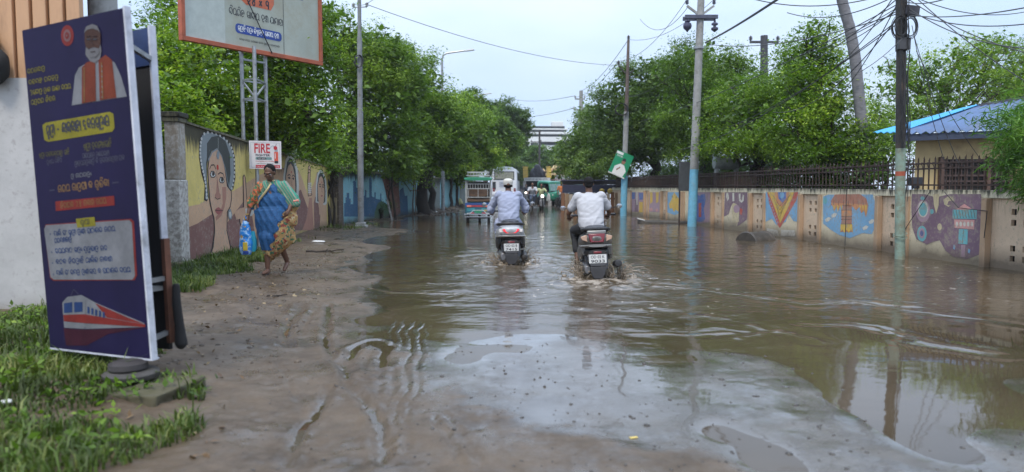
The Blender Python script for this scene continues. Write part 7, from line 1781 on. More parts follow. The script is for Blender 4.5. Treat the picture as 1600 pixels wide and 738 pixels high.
def head(mb, c, fwd=Vector((0, 1, 0)), s_=1.0, tilt=0.0):
    """skull, jaw, nose, ears, chin; face looks along fwd"""
    f = Vector(fwd).normalized(); r = f.cross(Vector((0, 0, 1))).normalized(); u = r.cross(f)
    M_ = Matrix((r, f, u)).transposed(); c = Vector(c); Q = lambda x, y, z: c + M_ @ Vector((x, y, z)) * s_
    mb.ell(Q(0, -.012, .025), (.076 * s_, .092 * s_, .09 * s_), 20, M=M_); mb.ell(Q(0, .03, -.035), (.058 * s_, .062 * s_, .075 * s_), 16, M=M_); mb.ell(Q(0, .062, -.085), (.028 * s_, .024 * s_, .024 * s_), 12, M=M_)
    mb.ell(Q(0, .098, -.02), (.014 * s_, .018 * s_, .026 * s_), 10, M=M_); mb.ell(Q(0, .088, -.055), (.026 * s_, .014 * s_, .012 * s_), 10, M=M_); mb.ell(Q(0, .08, .022), (.05 * s_, .016 * s_, .012 * s_), 10, M=M_)
    for q in (-1, 1): mb.ell(Q(q * .078, -.005, -.01), (.010 * s_, .02 * s_, .032 * s_), 10, M=M_); mb.ell(Q(q * .04, .07, -.03), (.022 * s_, .02 * s_, .02 * s_), 10, M=M_)
    return Q, M_

def rider(loc, rz, style, label, lean=0.0):
    t = thing('person', label, 'person', loc, group=None, rot=(0, lean, rz))
    left = style == 'cap'
    skin = M_SKIN_B
    hip = Vector((0, -.16, .90)); chest = Vector((0, -.02, 1.22)); neck = Vector((0, .03, 1.40)); hd = Vector((.0, .06, 1.535))
    if not left: hd = Vector((-.0, .05, 1.56)); 
    wide = 1.0 if left else 1.03
    mb = MB()
    mb.cap(neck - Vector((0, 0, .06)), .058, hd - Vector((0, .01, .06)), .055, 14); Q, Mh = head(mb, hd)
    mb.cap(hip, .12, chest, .14, 16); mb.cap(chest, .14, neck - Vector((0, 0, .08)), .09)
    sh = [Vector((s_ * .18 * wide, -.01, 1.35)) for s_ in (-1, 1)]
    el = [Vector((-.34, .14, 1.12)), Vector((.33, .14, 1.12))] if left else [Vector((-.34, .12, 1.10)), Vector((.32, .14, 1.10))]
    wr = [Vector((-.33, .29, 1.035)), Vector((.33, .29, 1.035))]
    for i, s_ in enumerate((-1, 1)):
        mb.cap(sh[i], .058, el[i], .043); mb.cap(el[i], .041, wr[i], .027); mb.cap(chest + Vector((0, 0, .08)), .09, sh[i], .06)
        fingers(mb, wr[i], Vector((-s_ * .1, 1, -.1)), Vector((0, 0, -1)), Vector((-s_, .2, 0)))
    kn = [Vector((-.24, .30, .80)), Vector((.21, .30, .80))] if not left else [Vector((-.20, .28, .78)), Vector((.20, .28, .78))]
    an = [Vector((-.235, .12, .36)), Vector((.19, .14, .36))] if not left else [Vector((-.18, .28, .36)), Vector((.18, .28, .36))]
    for i, s_ in enumerate((-1, 1)):
        mb.cap(hip + Vector((s_ * .10, .03, -.01)), .085, kn[i], .06); mb.cap(kn[i], .056, an[i], .037); 
        mb.cap(an[i] + Vector((0, -.03, -.045)), .034, an[i] + Vector((s_ * .01, .09, -.075)), .03); mb.cap(an[i] + Vector((0, .08, -.075)), .032, an[i] + Vector((s_ * .015, .16, -.085)), .024)
    obj('body', blob(mb, .0085, 5, 'body', [skin]), t)
    # shirt
    mb = MB()
    rr_ = []
    for z, cy, rx, ry in ((.84, -.17, .165, .13), (.88, -.17, .19, .155), (.96, -.155, .197, .155), (1.05, -.125, .195, .148), (1.14, -.095, .203, .142), (1.22, -.065, .212, .137), (1.30, -.04, .212, .125), (1.36, -.015, .17, .10), (1.40, .01, .09, .075)):
        rr_.append([Vector((rx * wide * math.copysign(abs(math.cos(a)) ** .85, math.cos(a)), cy + ry * math.copysign(abs(math.sin(a)) ** .85, math.sin(a)), z)) for a in np.linspace(0, 2 * PI, 32, endpoint=False)])
    mb.loft(rr_)
    mb.cap(chest + Vector((-.06, 0, .10)), .085, chest + Vector((.06, 0, .10)), .085); mb.cap((0, .0, 1.30), .09, neck - Vector((0, 0, .02)), .068)
    for i, s_ in enumerate((-1, 1)):
        mb.cap(chest + Vector((s_ * .08, 0, .08)), .095, sh[i], .078)
        if left:
            mb.cap(sh[i], .078, el[i], .070); mb.cap(el[i], .068, wr[i] - Vector((0, .04, -.005)), .052)
            mb.ell(el[i] + Vector((0, -.02, -.03)), (.072, .085, .09), 14)
        else:
            m_ = sh[i].lerp(el[i], .62); mb.cap(sh[i], .08, m_, .078)
    if left:   # loose tails of the kurta over the seat
        mb.ell((0, -.16, .86), (.205, .17, .10), 18); mb.cap((-.19, -.02, .86), .06, (-.235, .06, .70), .045)
        mb.cap((-.20, -.10, .84), .06, (-.23, -.06, .66), .045); mb.ell((0, .05, .86), (.17, .16, .09), 16)
    def fold(c):
        rid = lambda k, sd, an, wd: np.exp(-(wob(c, k, sd, 9, an) / wd) ** 2)
        d = .007 * rid(7, 21, (1.2, .5, 1.0), .30) - .005 * rid(8, 22, (.7, .5, 1.5), .25) + .0035 * rid(16, 23, (1, .6, 1), .3) + .0012 * wob(c, 45, 24)
        return d * (1.6 if left else 1.15)
    col = mat('shirt_periwinkle', (.27, .295, .39), rough=.85, var=.07, scale=5, bump=.2, bscale=160) if left else mat('shirt_white', (.41, .41, .43), rough=.85, var=.06, scale=5, bump=.2, bscale=160)
    obj('shirt', blob(mb, .009, 4, 'shirt', [col], disp=fold), t)
    if left: MB().tube([Vector((.075 * math.cos(a), .02 + .07 * math.sin(a), 1.405 + .015 * math.sin(a))) for a in np.linspace(0, 2 * PI, 20, endpoint=False)], .014, 7, closed=True).build('collar', col, t)
    # trousers
    mb = MB(); 
    for i, s_ in enumerate((-1, 1)):
        end = kn[i].lerp(an[i], .72 if not left else .85)
        mb.cap(hip + Vector((s_ * .09, .02, -.02)), .115, kn[i], .083); mb.cap(kn[i], .082, end, .062 if not left else .07)
    mb.ell((0, -.15, .88), (.175, .15, .11), 16)
    tr = mat('trousers_black', (.02, .02, .022), rough=.85, var=.2, bump=.2, bscale=120) if not left else mat('trousers_grey', (.28, .31, .42), rough=.85, var=.1)
    obj('trousers', blob(mb, .011, 4, 'trousers', [tr], disp=lambda c: .004 * wob(c, 16, 31, 12)), t)
    for i, s_ in enumerate((-1, 1)):
        mb = MB(); mb.ell(an[i] + Vector((s_ * .01, .055, -.108)), (.048, .14, .014), 16); mb.tube([an[i] + Vector((-.042, .08, -.10)), an[i] + Vector((0, .085, -.045)), an[i] + Vector((.045, .08, -.10))], .011, 6)
        mb.build('sandal', M_BLKP, t)
    if left:
        mb = MB(); mb.lathe([(.088, -.045), (.092, -.01), (.093, .02), (.084, .05), (.055, .068), (.0001, .074)], 28, M=Matrix.Rotation(R(8), 3, 'X'), c=hd + Vector((0, -.012, .055)))
        obj('cap', blob(mb, .006, 2, 'cap', [mat('cap_white', (.5, .48, .43), rough=.9, var=.1, scale=20, bump=.4, bscale=90)], disp=lambda c: .0015 * wob(c, 60, 3)), t)
        mb = MB(); mb.ell(hd + Vector((0, -.045, -.005)), (.078, .055, .05), 16); obj('hair', blob(mb, .007, 2, 'hair', [M_HAIR]), t)
    else:
        mb = MB(); mb.ell(hd + Vector((0, -.022, .030)), (.082, .088, .086), 20); mb.ell(hd + Vector((0, -.055, -.015)), (.070, .048, .055), 16); obj('hair', blob(mb, .006, 2, 'hair', [M_HAIR], disp=lambda c: .002 * wob(c, 60, 6)), t)
    return t

gp = G(797, 412)
lw = Vector((gp.x, gp.y, -.13)); sY = lw.y + .62
scooter((lw.x, sY, -.12), R(2), 'white', 'white scooter with lit red tail lamp, ridden by the man in white cap', R(-1))
rider((lw.x - .01, sY, -.12), R(2), 'cap', 'man in a loose periwinkle shirt and white skull cap riding the white scooter', R(-1))
gp = G(938, 434)
sY2 = gp.y + .62
scooter((gp.x - .01, sY2, -.12), R(-3), 'grey', 'grey brown scooter with dull red tail lamp, ridden by the man in white T-shirt', R(-2.5))
rider((gp.x - .04, sY2, -.12), R(-1), 'tee', 'man in a white T-shirt and black trousers riding the grey brown scooter', R(-3))

# splashes
M_SPL = mat('muddy_spray', (.40, .33, .25), trans=.4, rough=.15, var=.25, scale=30, bump=.1)
def splash(cx, cy, label, seed, n=520, w=.55, hgt=.34):
    r_ = np.random.default_rng(seed); mb = MB()
    for i in range(46):        # ribbons of water thrown outwards
        a = r_.choice([-1, 1]) * r_.uniform(.25, 1.5) + (PI if r_.random() < .25 else 0); v = r_.uniform(.25, 1.0); L = w * v; H = hgt * r_.uniform(.35, 1.0) * (1.2 - .4 * v)
        d = Vector((math.sin(a), -abs(math.cos(a)) * .45, 0)); s0 = Vector((cx, cy, 0)) + d * .10 + Vector((0, r_.uniform(-.1, .25), -.02))
        pts = []; rs = []; f1 = r_.uniform(.5, .95)
        for f in np.linspace(0, f1, 9):
            pts.append(s0 + d * L * f + Vector((r_.normal() * .012, r_.normal() * .012, H * 4 * f * (1 - f) * .9))); rs.append(.010 * (1 - f / f1 * .85) * r_.uniform(.6, 1.2))
        mb.tube(pts, rs, 6)
    for i in range(n):
        a = r_.uniform(-PI, PI); rr_ = abs(r_.normal()) * w * .55; z = abs(r_.normal()) * hgt * .4 * math.exp(-rr_ * 1.3) + .0; x = cx + math.sin(a) * rr_; y = cy + math.cos(a) * rr_ * .7; s_ = math.exp(r_.normal() * .5) * .005
        mb.ell((x, y, z), (s_, s_, s_ * r_.uniform(.8, 2.2)), 6)
    for i in range(9):
        a = r_.uniform(0, 2 * PI); rr_ = r_.uniform(.08, .42); mb.ell((cx + math.cos(a) * rr_, cy + math.sin(a) * rr_ * .8, -.01), (r_.uniform(.03, .08), r_.uniform(.03, .08), r_.uniform(.015, .055)), 8)
    tag(mb.build('water_splash', M_SPL, None, smooth=80), label, 'splash', kind='stuff')
splash(lw.x - .18, lw.y + .1, 'brown spray left of the white scooter rear wheel', 1, 200, .38, .22); splash(lw.x + .18, lw.y + .1, 'brown spray right of the white scooter rear wheel', 2, 300, .55, .34)
splash(gp.x - .22, gp.y + .08, 'brown spray left of the grey scooter rear wheel', 3, 380, .50, .36); splash(gp.x + .25, gp.y + .05, 'brown spray right of the grey scooter rear wheel', 4, 380, .55, .30)
splash(lw.x, sY + .7, 'low spray at the white scooter front wheel', 5, 160, .4, .2); splash(gp.x, sY2 + .7, 'low spray at the grey scooter front wheel', 6, 160, .4, .2)

# ------------------------------------------------------------------ electric three wheeler, seen from behind
gE = G(747, 349); t = thing('electric_three_wheeler', 'teal electric three wheeler with green roof and rack, open back with a rolled brown seat', 'three wheeler', (gE.x, gE.y, 0), rotz=R(1))
M_TEAL = mat('body_teal', (.015, .10, .14), rough=.4, var=.15, dirt=(.10, .09, .07), dirt_amt=.3); M_GRNR = mat('canopy_green', (.02, .19, .10), rough=.5, var=.15); M_SEATB = mat('seat_brown', (.13, .075, .045), rough=.7); M_RACK = mat('rack_grey', (.40, .40, .38), rough=.45, metal=.4)
MB().box((0, 1.2, .56), (.98, 2.2, .42)).build('body', M_TEAL, t, bevel=.03)
f = Flat((-.49, .098, .35), (1, 0, 0), (0, 0, 1), {'red': mat('e_red', (.32, .04, .05), rough=.4), 'blue': mat('e_blue', (.02, .06, .2), rough=.5), 'green': M_GRNR, 'yel': M_YP, 'white': M_PLATE, 'teal2': mat('e_teal2', (.04, .22, .26), rough=.5), 'pink': mat('e_pink', (.6, .25, .2), rough=.4)})
f.rect(.0, .30, .98, .12, 'blue', 1); f.rect(.20, .26, .58, .07, 'red', 2); f.rect(.06, .10, .3, .12, 'teal2', 1); f.rect(.62, .10, .3, .12, 'teal2', 1); f.rect(.36, .03, .26, .10, 'green', 2); f.rect(.72, .10, .18, .06, 'yel', 2); f.text('0D02', .74, .112, .05, 'blue', 3, width=.14)
f.stroke([(.06, .02), (.2, .03), (.32, .14), (.68, .14), (.8, .03), (.92, .02)], .018, 'white', 2); f.rect(.2, .0, .14, .06, 'red', 1); f.rect(.64, .0, .14, .06, 'red', 1); f.build('painted_tailboard', t)
for x in (-.34, .34): MB().box((x, .085, .64), (.17, .03, .07)).build('tail_light', mat('e_lamp', (.65, .16, .10), rough=.3, bump=0), t, bevel=.01)
mb = MB(); mb.box((0, .04, .34), (1.08, .04, .04)); mb.box((0, .04, .24), (1.06, .03, .03)); mb.build('bumper', M_CHROME, t)
for x in (-.46, .46):
    for y in (.15, 1.15, 2.2): MB().box((x, y, 1.2), (.04, .04, .88)).build('post', M_RACK, t)
mb = MB(); mb.box((0, .12, .98), (.92, .03, .03)); mb.box((0, .12, 1.30), (.92, .03, .03)); mb.box((0, .12, 1.48), (.92, .03, .03))
for i in range(9): mb.box((-.4 + i * .1, .12, 1.39), (.018, .02, .18))
for x in (-.36, 0, .36): mb.box((x, .12, 1.15), (.02, .02, .34))
mb.build('rear_grille', M_RACK, t, smooth=0)
mb = MB(); mb.loft([ring(0, 1.13, .22, .74, .26, 3), ring(0, 1.14, .30, .80, .34, 3), ring(0, 1.14, .40, .78, .32, 3)]); mb.box((0, .5, .86), (.86, .4, .12)); mb.build('seat', M_SEATB, t, bevel=.02)
MB().box((0, 1.5, 1.12), (.9, .08, .85)).build('cabin_dark_panel', M_BLKP, t, bevel=.02)  # black panel added so the cabin behind the rear seat looks darker
mb = MB(); mb.loft([ring(0, 1.66, .0, 1.02, .10, 3), ring(0, 1.68, .15, 1.08, .12, 3), ring(0, 1.69, 1.2, 1.1, .13, 3), ring(0, 1.67, 2.3, 1.02, .11, 3)]); mb.build('canopy', M_GRNR, t)
mb = MB()
for z, w in ((1.80, .86), (1.93, .80)):
    for y in (.1, 1.6): mb.box((0, y, z), (w, .03, .03))
    for x in (-w / 2, w / 2): mb.box((x, .85, z), (.03, 1.5, .03))
for i in range(8): mb.box((-.38 + i * .108, .1, 1.86), (.02, .02, .14))
for i in range(6): mb.box((0, .15 + i * .28, 1.79), (.84, .03, .02))
mb.build('roof_rack', M_RACK, t, smooth=0)
for x in (-.40, .40): wheel(t, .35, .24, .11, x=x, z=.14)
wheel(t, 2.3, .24, .10, z=.14)
MB().box((0, .3, .2), (.7, .08, .08)).build('axle', M_BLKP, t)
# driver
t2 = thing('person', 'driver in dark clothes barely visible inside the three wheeler', 'person', (gE.x + .1, gE.y + 1.75, .0))
mb = MB(); mb.cap((0, 0, .95), .13, (0, .02, 1.25), .13); mb.cap((0, 0, 1.3), .05, (0, 0, 1.40), .05); head(mb, (0, .03, 1.46)); mb.cap((-.17, 0, 1.28), .05, (-.25, .3, 1.05), .04); mb.cap((.17, 0, 1.28), .05, (.25, .3, 1.05), .04); mb.cap((-.1, 0, .9), .08, (-.12, .4, .88), .06); mb.cap((.1, 0, .9), .08, (.12, .4, .88), .06); mb.cap((-.12, .4, .88), .05, (-.12, .45, .5), .04); mb.cap((.12, .4, .88), .05, (.12, .45, .5), .04)
obj('body', blob(mb, .02, 3, 'body', [M_SKIN_B]), t2)
mb = MB(); mb.cap((0, 0, .95), .15, (0, .02, 1.24), .15); mb.cap((-.17, 0, 1.27), .07, (.17, 0, 1.27), .07); obj('shirt', blob(mb, .02, 3, 'shirt', [mat('shirt_dark', (.04, .04, .06), rough=.9)]), t2)

# ------------------------------------------------------------------ white coach seen from behind
cB = at(788, 291, 72); t = thing('bus', 'white coach with wide rear window, driving away under the far trees', 'bus', (cB.x, 72, 0), rotz=R(-2))
M_BUSW = mat('bus_white', (.62, .63, .65), rough=.3, var=.04, coat=.4, bump=0, dirt=(.42, .40, .36), dirt_amt=.25)
rg = []
for y, s_ in ((0, .90), (.06, .96), (.25, 1.0), (9.0, 1.0), (9.4, .96)):
    rg.append([v for v in ring(0, 1.78, y, 2.5 * s_, 2.75 * (1 - (1 - s_) * .5), 7, 48)])
MB().loft(rg).build('body', M_BUSW, t)
MB().loft([ring(0, 3.12, .3, 1.5, .22, 3), ring(0, 3.16, .8, 1.7, .3, 3), ring(0, 3.16, 3.0, 1.7, .3, 3), ring(0, 3.10, 3.6, 1.4, .2, 3)]).build('air_conditioner', M_BUSW, t)
wn_ = MB().box((0, -.02, 2.42), (1.95, .05, .82)).build('rear_window', M_GLASSD, t, bevel=.02)
MB().box((0, -.035, 2.42), (1.8, .03, .66)).build('curtain', mat('curtain_beige', (.24, .24, .19), rough=.6), wn_, bevel=.05)
mb = MB()
for i in range(6): mb.box((.0, -.02, 1.35 + i * .09), (1.0, .04, .05))
mb.build('engine_grille', mat('grille_grey', (.35, .37, .42), rough=.5), t, smooth=0)
MB().box((-1.0, -.02, 1.45), (.32, .05, .75)).build('side_panel', M_GLASSD, t, bevel=.02); MB().box((0, -.1, .68), (2.35, .2, .3)).build('bumper', M_BUSW, t, bevel=.04)
for x in (-1.02, 1.02):
    for z in (.95, 1.12): MB().box((x, -.03, z), (.2, .05, .14)).build('tail_light', M_TAILRED, t, bevel=.01)
f = Flat((-.6, -.031, 1.95), (1, 0, 0), (0, 0, 1), {'b': M_INKB}); f.text('TRAVELS', 0, 0, .16, 'b', 0, width=1.2); 
for x in (-1.0, 1.0): wheel(t, 2.2, .48, .28, x=x, z=.42); wheel(t, 7.4, .48, .28, x=x, z=.42)
for s_ in (-1, 1):
    for i in range(5): MB().box((s_ * 1.252, 1.2 + i * 1.6, 2.35), (.02, 1.4, .8)).build('side_window', M_GLASSD, t)

# ------------------------------------------------------------------ auto rickshaw facing the camera
M_AGRN = mat('auto_green', (.02, .19, .12), rough=.4, var=.12, dirt=(.06, .07, .05), dirt_amt=.3)
def auto(loc, rz, label):
    t = thing('auto_rickshaw', label, 'auto rickshaw', loc, rotz=rz)
    rg = [ring(0, .78, -1.15, .40, .40, 3), ring(0, .72, -1.0, .75, .62, 3), ring(0, .68, -.75, 1.10, .62, 3.5), ring(0, .66, .9, 1.28, .62, 4), ring(0, .70, 1.25, 1.2, .55, 4)]
    MB().loft(rg).build('body', M_AGRN, t)
    rg = [ring(0, 1.60, -.62, .98, .16, 4), ring(0, 1.65, -.2, 1.16, .2, 4), ring(0, 1.66, .9, 1.2, .22, 4), ring(0, 1.45, 1.28, 1.15, .7, 4)]
    MB().loft(rg).build('canopy', M_AGRN, t)
    MB().box((0, -.76, 1.30), (.94, .03, .52), M=Matrix.Rotation(R(-14), 3, 'X')).build('windscreen', mat('auto_glass', (.12, .20, .19), rough=.1, bump=0, spec=.8), t, bevel=.02)
    mb = MB()
    for x in (-.50, .50): mb.bar((x, -.86, 1.0), (x, -.66, 1.6), .05)
    mb.bar((0, -.88, 1.02), (0, -.70, 1.56), .02); mb.build('pillar', M_AGRN, t)
    MB().box((0, .1, 1.2), (1.1, .1, .7)).build('partition', M_BLKP, t)
    for x in (-.3, .3): MB().lathe([(.001, 0), (.075, .005), (.08, .04), (.04, .07)], 14, M=Matrix.Rotation(PI / 2, 3, 'X') @ Matrix.Rotation(PI, 3, 'X'), c=(x, -1.04, .78)).build('headlight', M_CLEAR, t)
    wheel(t, -.95, .22, .09); wheel(t, .9, .22, .1, x=-.52); wheel(t, .9, .22, .1, x=.52)
    MB().loft([ring(0, .42, -1.22, .2, .08), ring(0, .50, -1.0, .24, .1), ring(0, .42, -.75, .2, .08)]).build('mudguard', M_AGRN, t)
    return t
c_ = at(862, 291, 52); auto((c_.x, 52, .0), R(20), 'green auto rickshaw facing the camera near the temple gate')
c_ = at(905, 291, 58); auto((c_.x, 60, .0), R(8), 'second auto rickshaw half hidden by trees, right of the parked motorcycles')

# ------------------------------------------------------------------ motorcycles
M_MBLK = mat('bike_black', (.02, .02, .024), rough=.35, coat=.3, var=.1)
def motorcycle(loc, rz, label, lit=False, group=None, paint=M_MBLK, lean=0):
    t = thing('motorcycle', label, 'motorcycle', loc, group=group, rot=(0, lean, rz))
    wheel(t, -.62, .30, .08); wheel(t, .66, .30, .09)
    MB().loft([ring(0, .82, -.30, .12, .10), ring(0, .86, -.15, .26, .22), ring(0, .87, .1, .26, .22), ring(0, .80, .22, .14, .10)]).build('fuel_tank', paint, t)
    MB().loft([ring(0, .78, .16, .2, .08), ring(0, .78, .5, .24, .09), ring(0, .84, .85, .16, .08)]).build('seat', M_SEAT, t)
    mb = MB(); mb.box((0, .0, .48), (.28, .36, .34)); mb.bar((0, -.36, .86), (0, .1, .4), .06); mb.bar((0, .1, .4), (0, .66, .32), .05); mb.bar((0, .3, .7), (0, .62, .36), .05); mb.build('engine_frame', M_RIM, t, bevel=.02)
    for s_ in (-1, 1): MB().bar((s_ * .08, -.62, .3), (s_ * .08, -.38, .95), .035).build('fork', M_RIM, t)
    MB().tube([(-.36, -.25, 1.02), (-.2, -.36, 1.04), (0, -.40, 1.0), (.2, -.36, 1.04), (.36, -.25, 1.02)], .014, 8).build('handlebar', M_BLKP, t)
    MB().lathe([(.001, .0), (.085, .01), (.09, .05), (.05, .12)], 18, M=Matrix.Rotation(-PI / 2, 3, 'X'), c=(0, -.56, .90)).build('headlight', mat('lamp_on', (.8, .8, .7), rough=.3, emit=(1, .9, .75), estr=2.0, bump=0) if lit else M_CLEAR, t)
    for s_ in (-1, 1): MB().tube([(s_ * .24, -.34, 1.04), (s_ * .30, -.36, 1.2)], .007, 6).lathe([(.001, 0), (.045, .003), (.04, .02)], 12, M=Matrix.Rotation(PI / 2, 3, 'X'), c=(s_ * .31, -.35, 1.22)).build('mirror', M_BLKP, t)
    MB().loft([ring(0, .62, -.86, .1, .03), ring(0, .64, -.62, .14, .05), ring(0, .58, -.36, .1, .03)]).build('front_fender', paint, t)
    MB().lathe([(.03, -.3), (.05, -.25), (.05, .2), (.03, .26)], 12, M=Matrix.Rotation(PI / 2, 3, 'X'), c=(.17, .45, .32)).build('exhaust', M_CHROME, t)
    return t
def small_person(loc, rz, label, pose, shirt, trousers, extra=None, hairy=True):
    """a person a few pixels tall: one skin, shirt, trousers, hair"""
    t = thing('person', label, 'person', loc, rotz=rz)
    mb = MB()
    if pose == 'ride': hip, ch, nk, hd = Vector((0, .18, .88)), Vector((0, .12, 1.2)), Vector((0, .08, 1.38)), Vector((0, .04, 1.52)); kn = [Vector((s_ * .2, -.18, .80)) for s_ in (-1, 1)]; an = [Vector((s_ * .17, .02, .36)) for s_ in (-1, 1)]; wr = [Vector((s_ * .32, -.22, 1.05)) for s_ in (-1, 1)]; el = [Vector((s_ * .32, -.02, 1.12)) for s_ in (-1, 1)]
    elif pose == 'cycle': hip, ch, nk, hd = Vector((0, .2, .98)), Vector((0, .05, 1.25)), Vector((0, -.02, 1.42)), Vector((0, -.05, 1.56)); kn = [Vector((-.1, -.05, .72)), Vector((.1, -.12, .86))]; an = [Vector((-.1, .08, .3)), Vector((.1, .0, .5))]; wr = [Vector((s_ * .24, -.38, 1.02)) for s_ in (-1, 1)]; el = [Vector((s_ * .26, -.16, 1.12)) for s_ in (-1, 1)]
    else: hip, ch, nk, hd = Vector((0, 0, .92)), Vector((0, 0, 1.25)), Vector((0, 0, 1.42)), Vector((0, -.02, 1.57)); kn = [Vector((-.1, -.06, .5)), Vector((.1, .02, .5))]; an = [Vector((-.1, 0, .08)), Vector((.1, .08, .08))]; wr = [Vector((s_ * .26, -.08, .82)) for s_ in (-1, 1)]; el = [Vector((s_ * .26, .03, 1.08)) for s_ in (-1, 1)]
    head(mb, hd, Vector((0, -1, 0))); mb.cap(nk - Vector((0, 0, .05)), .055, hd - Vector((0, 0, .06)), .05); mb.cap(hip, .11, ch, .12); mb.cap(ch, .12, nk - Vector((0, 0, .08)), .08)
    for i, s_ in enumerate((-1, 1)):
        sh = ch + Vector((s_ * .18, 0, .1)); mb.cap(ch + Vector((0, 0, .08)), .08, sh, .055); mb.cap(sh, .05, el[i], .04); mb.cap(el[i], .038, wr[i], .028); mb.cap(wr[i], .03, wr[i] + Vector((0, -.07, -.03)), .028)
        mb.cap(hip + Vector((s_ * .09, 0, 0)), .08, kn[i], .058); mb.cap(kn[i], .054, an[i], .036); mb.cap(an[i] + Vector((0, .02, -.04)), .035, an[i] + Vector((0, -.14, -.05)), .03)
    obj('body', blob(mb, .017, 3, 'body', [M_SKIN_B]), t)
    mb = MB(); mb.cap(hip, .14, ch, .155); mb.cap(ch + Vector((-.13, 0, .08)), .085, ch + Vector((.13, 0, .08)), .085)
    for i, s_ in enumerate((-1, 1)): mb.cap(ch + Vector((s_ * .18, 0, .1)), .07, (ch + Vector((s_ * .18, 0, .1))).lerp(el[i], .7), .062)
    obj('shirt', blob(mb, .018, 3, 'shirt', [shirt]), t)
    mb = MB()
    for i, s_ in enumerate((-1, 1)): mb.cap(hip + Vector((s_ * .07, 0, -.02)), .10, kn[i], .075); mb.cap(kn[i], .072, kn[i].lerp(an[i], .85), .058)
    obj('trousers', blob(mb, .018, 3, 'trousers', [trousers]), t)
    mb = MB(); mb.ell(hd + Vector((0, .022, .04)), (.082, .09, .085), 14); obj('hair', blob(mb, .012, 2, 'hair', [M_HAIR]), t)
    return t
M_S1 = mat('shirt_yellowgreen', (.38, .42, .22), rough=.9); M_S2 = mat('shirt_greywhite', (.40, .41, .44), rough=.9); M_T1 = mat('trousers_dark', (.03, .035, .045), rough=.9); M_S3 = mat('shirt_orange', (.5, .16, .05), rough=.9); M_T2 = mat('trousers_blue', (.06, .08, .13), rough=.9)
g1 = G(846, 328); motorcycle((g1.x, g1.y, -.08), R(4), 'motorcycle with lit headlamp coming towards the camera', True)
small_person((g1.x, g1.y, -.08), R(4), 'man in a yellow green shirt riding the oncoming motorcycle', 'ride', M_S1, M_T1)
o = tag(MB().loft([ring(0, .0, -.02, .10, .05), ring(0, -.15, -.03, .2, .22), ring(0, -.34, -.03, .24, .2), ring(0, -.42, -.02, .1, .08)], ).build('carrier_bag', mat('bag_white', (.55, .55, .52), rough=.5)), 'white bag hanging beside the oncoming motorcycle', 'bag'); o.location = (g1.x + .42, g1.y + .1, .95)
def bicycle(loc, rz, label):
    t = thing('bicycle', label, 'bicycle', loc, rotz=rz)
    for y in (-.52, .52): 
        w = MB().tube([(0, y + .33 * math.cos(a), .33 + .33 * math.sin(a)) for a in np.linspace(0, 2 * PI, 24, endpoint=False)], .018, 6, closed=True).build('wheel', M_TYRE, t)
        mb = MB()
        for a in np.linspace(0, PI, 6, endpoint=False): mb.bar((0, y - .32 * math.cos(a), .33 - .32 * math.sin(a)), (0, y + .32 * math.cos(a), .33 + .32 * math.sin(a)), .004)
        mb.build('spokes', M_RIM, w)
    mb = MB(); 
    for a, b in (((0, -.52, .33), (0, -.38, .85)), ((0, -.40, .78), (0, .05, .30)), ((0, .05, .30), (0, .2, .82)), ((0, -.40, .80), (0, .2, .80)), ((0, .05, .30), (0, .52, .33)), ((0, .2, .75), (0, .52, .33))): mb.tube([a, b], .015, 6)
    mb.build('frame', M_MBLK, t); MB().tube([(-.26, -.34, 1.0), (0, -.42, .98), (.26, -.34, 1.0)], .012, 6).bar((0, -.38, .85), (0, -.42, .98), .02).build('handlebar', M_CHROME, t); MB().ell((0, .24, .90), (.07, .13, .035), 10).build('saddle', M_SEAT, t); MB().bar((-.12, .05, .2), (.12, .05, .4), .02).build('pedals', M_BLKP, t)
    return t
g2 = G(832, 329); bicycle((g2.x, g2.y, -.08), R(-4), 'black bicycle left of the oncoming motorcycle'); small_person((g2.x, g2.y, -.06), R(-4), 'man in a grey white shirt riding the bicycle', 'cycle', M_S2, M_T2)
c_ = at(822, 291, 62); motorcycle((c_.x, 62, -.05), R(-3), 'distant motorcycle with lit headlamp between bus and bicycle', True); small_person((c_.x, 62, -.05), R(-3), 'distant rider in dark clothes between bus and bicycle', 'ride', M_T1, M_T1)
c_ = at(877, 291, 50); small_person((c_.x, 50, .0), R(10), 'man in an orange shirt standing right of the green auto rickshaw', 'stand', M_S3, M_T1)
pk = 'motorcycles parked beyond the right rider'
c_ = at(885, 291, 50); mc = motorcycle((c_.x, 50, .0), R(-62), 'parked black motorcycle nearest the orange shirted man', False, pk)
for px, Y, a, lab in ((893, 47, -68, 'parked black motorcycle in the middle of the row behind the right rider'), (902, 49, -50, 'parked black motorcycle at the right end of the row by the trees')):
    c_ = at(px, 291, Y); m2 = copy_tree(mc); m2.location = (c_.x, Y, 0); m2.rotation_euler = (0, 0, R(a)); m2['label'] = lab

# ------------------------------------------------------------------ things lying in the water and on the verge
gd = G(1181, 375); t = thing('concrete_drum', 'dark round drum half sunk in the water by the painted wall', 'drum', (gd.x, gd.y, -.13), rotz=R(35))
M_DRUM = mat('drum_dark', (.045, .038, .03), rough=.6, var=.4, scale=5, dirt=(.12, .10, .08), dirt_amt=.4)
mb = MB(); mb.lathe([(.30, -.42), (.34, -.42), (.36, -.38), (.345, -.34), (.345, .34), (.36, .38), (.34, .42), (.30, .42)], 32, M=RX); mb.build('shell', M_DRUM, t)
MB().lathe([(.001, -.40), (.30, -.40), (.305, -.37), (.001, -.37)], 32, M=RX).build('end_plate', M_DRUM, t); MB().lathe([(.001, .37), (.30, .37), (.305, .40), (.001, .40)], 32, M=RX).build('end_plate', M_DRUM, t)
gd = G(1037, 349); t = thing('sunken_plank', 'dark boat shaped slab lying in the water before the far painted panels', 'slab', (gd.x, gd.y, 0), rotz=R(-8))
